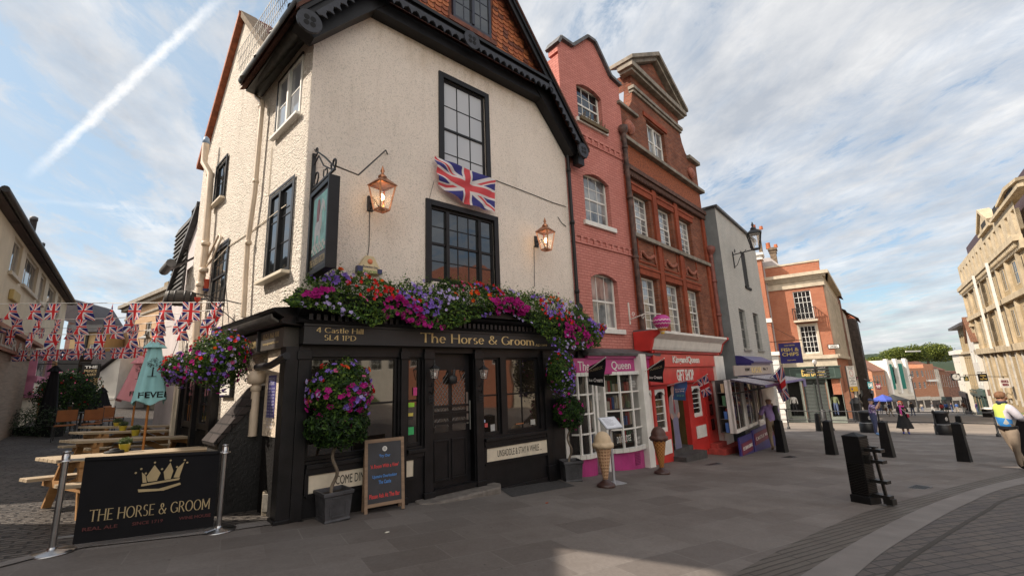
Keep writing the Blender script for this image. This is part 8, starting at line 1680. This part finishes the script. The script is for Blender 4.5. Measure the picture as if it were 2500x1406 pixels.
# PEOPLE
SK=M('skin',(.42,.22,.15),.5,.08,10);SKs=M('skin_fair',(.50,.30,.22),.5,.08,10);HR={}
BASE=dict(pel=(0,0,.95),wai=(0,0,1.1),che=(0,.01,1.3),nek=(0,.01,1.47),hea=(0,-.015,1.585),top=(0,-.01,1.67),shL=(.17,.01,1.40),shR=(-.17,.01,1.40),elL=(.23,.03,1.13),elR=(-.23,.03,1.13),wrL=(.25,-.06,.90),wrR=(-.25,-.06,.90),hiL=(.09,0,.9),hiR=(-.09,0,.9),knL=(.10,-.02,.49),knR=(-.10,-.02,.49),anL=(.10,.02,.09),anR=(-.10,.02,.09),toL=(.12,-.15,.035),toR=(-.12,-.15,.035))
RAD=dict(pel=.165,wai=.155,che=.172,nek=.064,hea=.106,top=.084,sh=.078,el=.054,wr=.034,hi=.115,kn=.074,an=.048,to=.042)
BN=[('pel','wai'),('wai','che'),('che','nek'),('nek','hea'),('hea','top')]+[(a+s,b+s) for s in 'LR' for a,b in(('sh','el'),('el','wr'),('hi','kn'),('kn','an'),('an','to'))]+[('che','shL'),('che','shR'),('pel','hiL'),('pel','hiR')]
def person(loc,rz,label,mats,pick,pose={},fat=1.0,h=1.75,hair=None,hairlen=0,extra=None,group=None,fingers=True,cap=None):
 J=dict(BASE);J.update(pose);names=list(J);V=[Vector(J[k]) for k in names];R_=[RAD.get(k,RAD.get(k[:2],.05))*(fat if k in('pel','wai','che') or k[:2] in('hi','sh','el') else 1) for k in names];E_=[(names.index(a),names.index(b)) for a,b in BN];bones=list(BN)
 for s in 'LR':
  w_=Vector(J['wr'+s]);d=(w_-Vector(J['el'+s])).normalized();side=d.cross(Vector((0,-1,.2))).normalized();i0=names.index('wr'+s);pc=len(V);V.append(w_+d*.05);R_.append(.034);E_.append((i0,pc));bones.append(('hand','hand'))
  if fingers:
   for k in range(4):a=len(V);V+=[w_+d*.10+side*(.024*(k-1.5)),w_+d*(.15+.012*(k in(1,2)))+side*(.024*(k-1.5))+Vector((0,-.02,0))];R_+=[.011,.008];E_+=[(pc,a),(a,a+1)];bones+=[('hand','hand')]*2
   a=len(V);V.append(w_+d*.08+side*.055);R_.append(.01);E_.append((pc,a));bones.append(('hand','hand'))
  else:a=len(V);V.append(w_+d*.13);R_.append(.022);E_.append((pc,a));bones.append(('hand','hand'))
 me=bpy.data.meshes.new('sk');me.from_pydata(V,E_,[]);o=bpy.data.objects.new('sk',me);C.objects.link(o);md=o.modifiers.new('s','SKIN');md.use_smooth_shade=True;md.branch_smoothing=.6;sv=me.skin_vertices[0].data
 for i,r_ in enumerate(R_):sv[i].radius=(r_,r_*(.8 if i<len(names) and names[i] in('pel','wai','che') and fat<1.1 else 1));sv[i].use_root=(i==0)
 sb=o.modifiers.new('u','SUBSURF');sb.levels=1;dg=bpy.context.evaluated_depsgraph_get();dg.update();bm_=bpy.data.meshes.new_from_object(o.evaluated_get(dg));bpy.data.objects.remove(o)
 for m_ in mats:bm_.materials.append(m_)
 PA=[(V[a],V[b]) for a,b in E_]
 for f in bm_.polygons:
  c=f.center;best=min(range(len(PA)),key=lambda k:(lambda p,q:((c-(p+(q-p)*max(0,min(1,(c-p).dot(q-p)/max(1e-6,(q-p).length_squared))))).length))(*PA[k]));f.material_index=pick(bones[best][0] if bones[best][0]!='che' or bones[best][1] in('nek',) else bones[best][1],bones[best][1],c);f.use_smooth=True
 root=empty('person',tuple(loc),rz,label,'person',group);root.scale=(h/1.75,)*3;bo=bpy.data.objects.new('body',bm_);C.objects.link(bo);bo.parent=root
 hc=Vector(J['hea'])+Vector((0,0,.02));m=MB();m.prism([(-.012,-.0),(-.034,-.03),(-.004,-.03)],-.012,.012,'yz');m.v=[(x+hc.x,y-.088+hc.y,z+hc.z) for x,y,z in m.v];m.build('nose',mats[0],bo)
 m=MB();[m.lathe([(.002,-.008),(.011,0),(.002,.008)],8,(hc.x+sx*.034,hc.y-.092,hc.z+.012)) for sx in(-1,1)];m.build('eyes',M('eye_dark',(.04,.03,.03),.2),bo)
 m=MB();[m.lathe([(.004,-.025),(.016,0),(.004,.025)],8,(hc.x+sx*.094,hc.y+.01,hc.z),.6,1) for sx in(-1,1)];m.build('ears',mats[0],bo);m=MB();m.box(hc.x-.022,hc.x+.022,hc.y-.09,hc.y-.08,hc.z-.052,hc.z-.046);m.build('mouth',M('lip',(.3,.1,.08)),bo)
 if hair is not None:
  def hf(u,v):
   a=u*6.283;ph=v*1.9;r_=.096;back=max(0,-math.cos(a+math.pi/2)*-1);ph=v*(.85+1.15*max(0,min(1,(math.sin(a)+.75)*1.2)));z=r_*math.cos(ph);q=r_*math.sin(ph);dr=hairlen*max(0,v-.6)/.4*(1 if math.sin(a)>-.5 else .0);return(hc.x+q*math.cos(a)*(1+.25*dr),hc.y+.008+q*math.sin(a)*(1.05+.25*dr),hc.z+.022+z-dr)
  m=MB();m.grid(hf,20,10);hm_=m.build('hair',hair,root,fixn=False);sm=hm_.modifiers.new('t','SOLIDIFY');sm.thickness=.012
 if cap:m=MB();m.lathe([(.112,.03),(.112,.06),(.1,.11),(.05,.135),(.002,.14)],16,tuple(hc));m.box(hc.x-.07,hc.x+.07,hc.y-.2,hc.y-.08,hc.z+.04,hc.z+.052);m.build('cap',cap,root)
 if extra:extra(root,J,hc)
 return root
def std(top,leg,shoe,sleeves='long'):
 def pick(a,b,c):
  if a in('nek','hea') or b in('hea','top'):return 0
  if a=='hand':return 0
  if a[:2]=='el':return 1 if sleeves=='long' else 0
  if a[:2] in('an',):return 3
  if a[:2] in('hi','kn') or(a=='pel' and b[:2]=='hi') or c.z<.93:return 3 if c.z<.1 else 2
  return 1
 return[SKs,top,leg,shoe],pick
purple,khaki,darkj=M('purple_cotton',(.36,.25,.52),.85,.12,6),M('khaki',(.38,.29,.20),.85,.12,6),M('dark_jacket',(.045,.047,.04),.8,.2,6)
mt,pk_=std(purple,khaki,M('tan_shoe',(.30,.21,.14)),'short')
def jk(root,J,hc):m=MB();m.grid(lambda u,v:(-.07-.16*u+.02*math.sin(v*9),.16+.05*math.sin(u*3.1)+.03*math.sin(v*7),.72+.72*v-.1*u*(1-v)),8,12);o=m.build('jacket',darkj,root,fixn=False);o.modifiers.new('t','SOLIDIFY').thickness=.06
p_=g3p(1894,1099);person(p_,math.radians(180-15),'bald man in purple shirt and khaki trousers walking away with jacket over shoulder',mt,pk_,dict(anL=(.11,.16,.13),toL=(.12,.05,.03),knL=(.11,.04,.49),elL=(.3,.0,1.16),wrL=(.30,-.18,1.05),elR=(-.24,-.06,1.2),wrR=(-.16,-.12,1.38)),1.45,1.74,extra=jk)
def plaid():
 m_,b,q_=principled('purple_check');x,y,z=q_.xyz(q_.n('ShaderNodeTexCoord').outputs['Object'])[:3];s_=lambda v,k:q_.m('GREATER_THAN',q_.m('FRACT',q_.m('MULTIPLY',v,k)),.5);q_.l(q_.ramp(q_.m('MULTIPLY',q_.m('ADD',s_(q_.m('ADD',x,q_.m('MULTIPLY',y,.7)),13),s_(z,13)),.5),[(0,(.55,.52,.58)),(.5,(.26,.15,.38)),(1,(.05,.03,.14))]),b.inputs['Base Color']);b.inputs['Roughness'].default_value=.85;return m_
denim=M('navy_trousers',(.05,.06,.13),.85,.15,8);mt,pk_=std(plaid(),denim,M('blue_shoe',(.12,.25,.5)),'short')
def ph(root,J,hc):m=MB();m.box(-.04,.04,-.33,-.32,1.5,1.66);m.build('phone',blackm,root)
p_=g3p(2141,1062);person(p_,math.radians(40),'man in purple checked shirt and cap raising a phone to take a picture',mt,pk_,dict(elL=(.25,-.2,1.24),wrL=(.09,-.30,1.47),elR=(-.25,-.2,1.24),wrR=(-.09,-.30,1.47)),1.35,1.76,cap=denim,hair=None,extra=ph)
blkd=M('black_dress',(.01,.01,.011),.85);mt,pk_=std(blkd,SKs,M('royal_blue_shoe',(.03,.06,.35)),'long')
def wd_(root,J,hc):
 m=MB();m.grid(lambda u,v:((.17+.2*(1-v)+.025*math.sin(u*50)*(1-v))*math.cos(u*6.283),(.14+.17*(1-v)+.02*math.sin(u*50)*(1-v))*math.sin(u*6.283),.30+.72*v),40,8);m.build('skirt',blkd,root,fixn=False)
 pk2=M('pink_scarf',(.55,.05,.28),.8);m=MB();m.tube([(.1*math.cos(a),.1*math.sin(a)-.01,1.45+.02*math.sin(a*2)) for a in np.linspace(0,6.283,14)],.04,8,False);m.tube([(-.05,-.1,1.45),(-.06,-.17,1.3),(-.07,-.17,.98)],[.04,.045,.05],8);m.build('scarf',pk2,root)
 rb_=M('red_bag',(.30,.01,.04),.4);m=MB();m.box(.16,.26,-.2,.08,.88,1.06);m.build('handbag',rb_,root,bev=.02);m=MB();m.bar((.2,-.05,1.05),(-.1,-.12,1.43),.02);m.build('bag_strap',wh_t,root);m=MB();[m.lathe([(.002,-.02),(.02,0),(.002,.02)],8,(hc.x+sx*.035,hc.y-.094,hc.z+.015),1.2,.4) for sx in(-1,1)];m.build('sunglasses',blackm,root)
p_=g3p(2213,1059);person(p_,math.radians(-35),'woman with long orange hair, pink scarf and black dress looking left',mt,pk_,dict(elR=(-.2,-.12,1.14),wrR=(-.12,-.3,1.05),elL=(.24,.0,1.15),wrL=(.14,-.2,1.26)),.95,1.66,hair=M('orange_hair',(.42,.09,.015),.6,.3,20),hairlen=.16,extra=wd_)
hv,hb,wsh=M('vest_yellow',(.50,.62,.12),.6,.1,5),M('vest_blue',(.03,.20,.52),.6,.1,5),M('white_shirt',(.50,.48,.54),.8,.08,6)
def gp(a,b,c):
 if a in('nek','hea') or b in('hea','top') or a=='hand':return 0
 if a[:2] in('sh','el') and not(a[:2]=='sh' and b[:2]=='sh'):return 1
 if a[:2]=='sh' and abs(c.x)>.19:return 1
 if a[:2]=='an' or c.z<.1:return 5
 if a[:2] in('hi','kn') or c.z<.95:return 4
 if abs(c.z-1.17)<.02 or abs(c.z-1.04)<.016:return 6
 return 3 if c.z<1.2 else 2
def gx(root,J,hc):
 m=MB();m.lathe([(.075,-.1),(.1,-.04),(.085,-.02)],14,(hc.x,hc.y+.02,hc.z-.07));m.build('collar',M('navy_collar',(.015,.02,.05)),root);bd=M('ginger_beard',(.36,.15,.06),.8,.3,30)
 m=MB();m.lathe([(.002,-.075),(.05,-.06),(.078,-.03),(.082,.0)],14,(hc.x,hc.y-.022,hc.z-.02));m.build('beard',bd,root);m=MB();m.lathe([(.178,.90),(.182,.955)],16,sy=.9);m.build('belt',blackm,root)
p_=g3p(2487,1146);person(p_,math.radians(78),'bearded steward in yellow and blue hi-vis vest leaning with crossed arms',[SK,wsh,hv,hb,M('beige_trousers',(.23,.18,.135),.85,.12,7),blackm,M('reflective_band',(.42,.44,.42),.4)],gp,dict(pel=(0,.06,.95),wai=(0,-.05,1.1),che=(0,.0,1.3),elL=(.26,-.12,1.14),wrL=(.06,-.30,1.1),elR=(-.26,-.12,1.12),wrR=(-.06,-.31,1.14),knL=(.08,-.06,.5),anL=(-.06,-.13,.1),toL=(-.08,-.3,.04),knR=(-.09,.0,.49),anR=(-.08,.0,.09),toR=(-.08,-.16,.035)),1.42,1.8,hair=M('short_ginger_hair',(.16,.075,.035),.8,.3,30),extra=gx)
p_=g3p(2540,1130);r=empty('utility_box',tuple(p_),.4,'black street cabinet the steward leans on at the right edge','cabinet');m=MB();m.box(-.35,.45,-.3,.3,0,1.15);m.build('body',binm,r,bev=.02);m=MB();m.box(-.38,.48,-.33,.33,1.15,1.22);m.build('lid',M('cabinet_lid',(.4,.4,.1),.6),r)
cols_=dict(black=(.02,.02,.022),blue=(.05,.12,.34),navy=(.03,.04,.1),brown=(.14,.06,.035),white=(.55,.53,.5),beige=(.36,.30,.23),purple=(.1,.06,.16),red=(.4,.05,.05),grey=(.2,.2,.21),denim=(.08,.11,.2))
CM={k:M('cloth_'+k,v,.85,.12,6) for k,v in cols_.items()};hr1,hr2=M('dark_hair',(.03,.02,.015),.7),M('auburn_hair',(.2,.05,.02),.7)
for i,(px,py,top,leg,hh,hl,rz_,wk,what) in enumerate([(2061,1021,'black','black',1.68,.14,-1.9,.28,'red-haired woman in black striding past the green shop'),(2108,1017,'beige','black',1.7,.08,1.2,.1,'woman in a beige coat behind the dark pillar'),(2166,1012,'white','brown',1.7,.1,.4,.1,'person in white top and brown skirt by the dark gazebo'),(2231,1015,'black','denim',1.8,0,2.8,.15,'person in black jacket walking away behind the woman in pink scarf'),(2262,998,'black','black',1.7,0,2.6,.1,'dark-clad walker near the far lamp post'),(2279,1005,'grey','white',1.7,.1,.3,.2,'person in grey with white trousers mid-street'),(2291,1000,'black','black',1.75,0,2.9,.12,'dark-clad walker left of the cyclist in blue'),(2314,1009,'blue','black',1.75,0,2.6,.22,'person in blue jacket and dark trousers over the railing'),(2326,1006,'navy','denim',1.7,0,.4,.15,'person in navy top and jeans beside the blue jacket'),(2339,1006,'blue','beige',1.72,0,2.9,.1,'person in bright blue top and beige trousers'),(2357,1012,'brown','white',1.78,0,2.3,.26,'man in brown jacket and white trousers striding'),(2369,1009,'black','black',1.72,.1,.6,.1,'person in black just right of the brown jacket'),(2390,1012,'purple','denim',1.78,0,.2,.1,'person in dark purple coat reading near the shop tables'),(2403,1008,'black','black',1.7,0,2.7,.1,'dark-clad person beside the shop tables, rightmost walker'),(2247,996,'navy','black',1.7,.1,0,.1,'small far figure in navy near the lamp posts'),(2300,993,'red','denim',1.7,0,3,.1,'small far figure in red among the crowd'),(2345,996,'white','denim',1.7,0,3,.1,'small far figure in a white top'),(2383,998,'grey','black',1.7,0,.5,.1,'small far figure in grey close to the shopfronts'),(2176,1016,'navy','beige',1.72,0,1.5,.2,'person in navy top crossing left of the dark gazebo'),(2253,1004,'beige','denim',1.68,.1,2.5,.15,'person in beige top between the two lamp posts'),(2270,994,'blue','black',1.7,0,.2,.1,'tiny far figure in blue near the street middle'),(2303,1013,'red','black',1.66,.1,2.9,.2,'person in red coat walking behind the oval bin'),(2330,994,'black','grey',1.7,0,2.9,.1,'tiny far figure in black near the white pilastered house'),(2361,998,'navy','beige',1.7,0,3,.1,'tiny far figure in navy by the dark shopfronts'),(2189,1000,'white','black',1.7,0,.8,.1,'stallholder in white under the dark gazebo'),(2153,1010,'grey','denim',1.7,0,-.6,.1,'person in grey half hidden by the man with the phone')]):
 mt,pk_=std(CM[top],CM[leg],blackm);s_=1 if i%2 else-1
 person(g3p(px,py),rz_,what,mt,pk_,dict(knL=(.1,-.02-wk*.4*s_,.5),anL=(.1,-wk*s_,.1),toL=(.11,-.15-wk*s_,.04),knR=(-.1,wk*.2*s_,.5),anR=(-.1,wk*s_,.12),toR=(-.11,-.13+wk*s_,.03),wrL=(.26,-.05+wk*s_,.92),wrR=(-.26,-.05-wk*s_,.92)),1.0,hh,hair=hr2 if 'red-haired' in what else hr1,hairlen=hl,group='people in the High Street',fingers=False)
for px,py,top,leg,lab in((1942,1006,'white','black','mannequin in checked white top in the left window of the green shop'),(2043,1006,'beige','denim','mannequin in olive jacket and jeans in the right window of the green shop')):
 q_=BB.q(px,py,.0);mt,pk_=std(M('olive_jacket',(.14,.16,.08),.7) if leg=='denim' else CM[top],CM[leg],blackm);mt[0]=blackm;r=person(BB.at(q_[0],-.15,gb+.95),BB.rz,lab,mt,pk_,{},.95,1.8,group='mannequins in the green shop',fingers=False);r.name='mannequin';r['category']='mannequin'
p_=g3p(2418,1018);r=empty('shop_trestle',tuple(p_),.6,'dark trestle stall with white edges by the right-hand shops','stall');m=MB();m.box(-1.2,1.2,-.5,.5,.95,1.02);m.build('top',wh_t,r);m=MB();m.box(-1.1,1.1,-.4,.4,0,.95);m.build('skirt',blackm,r)
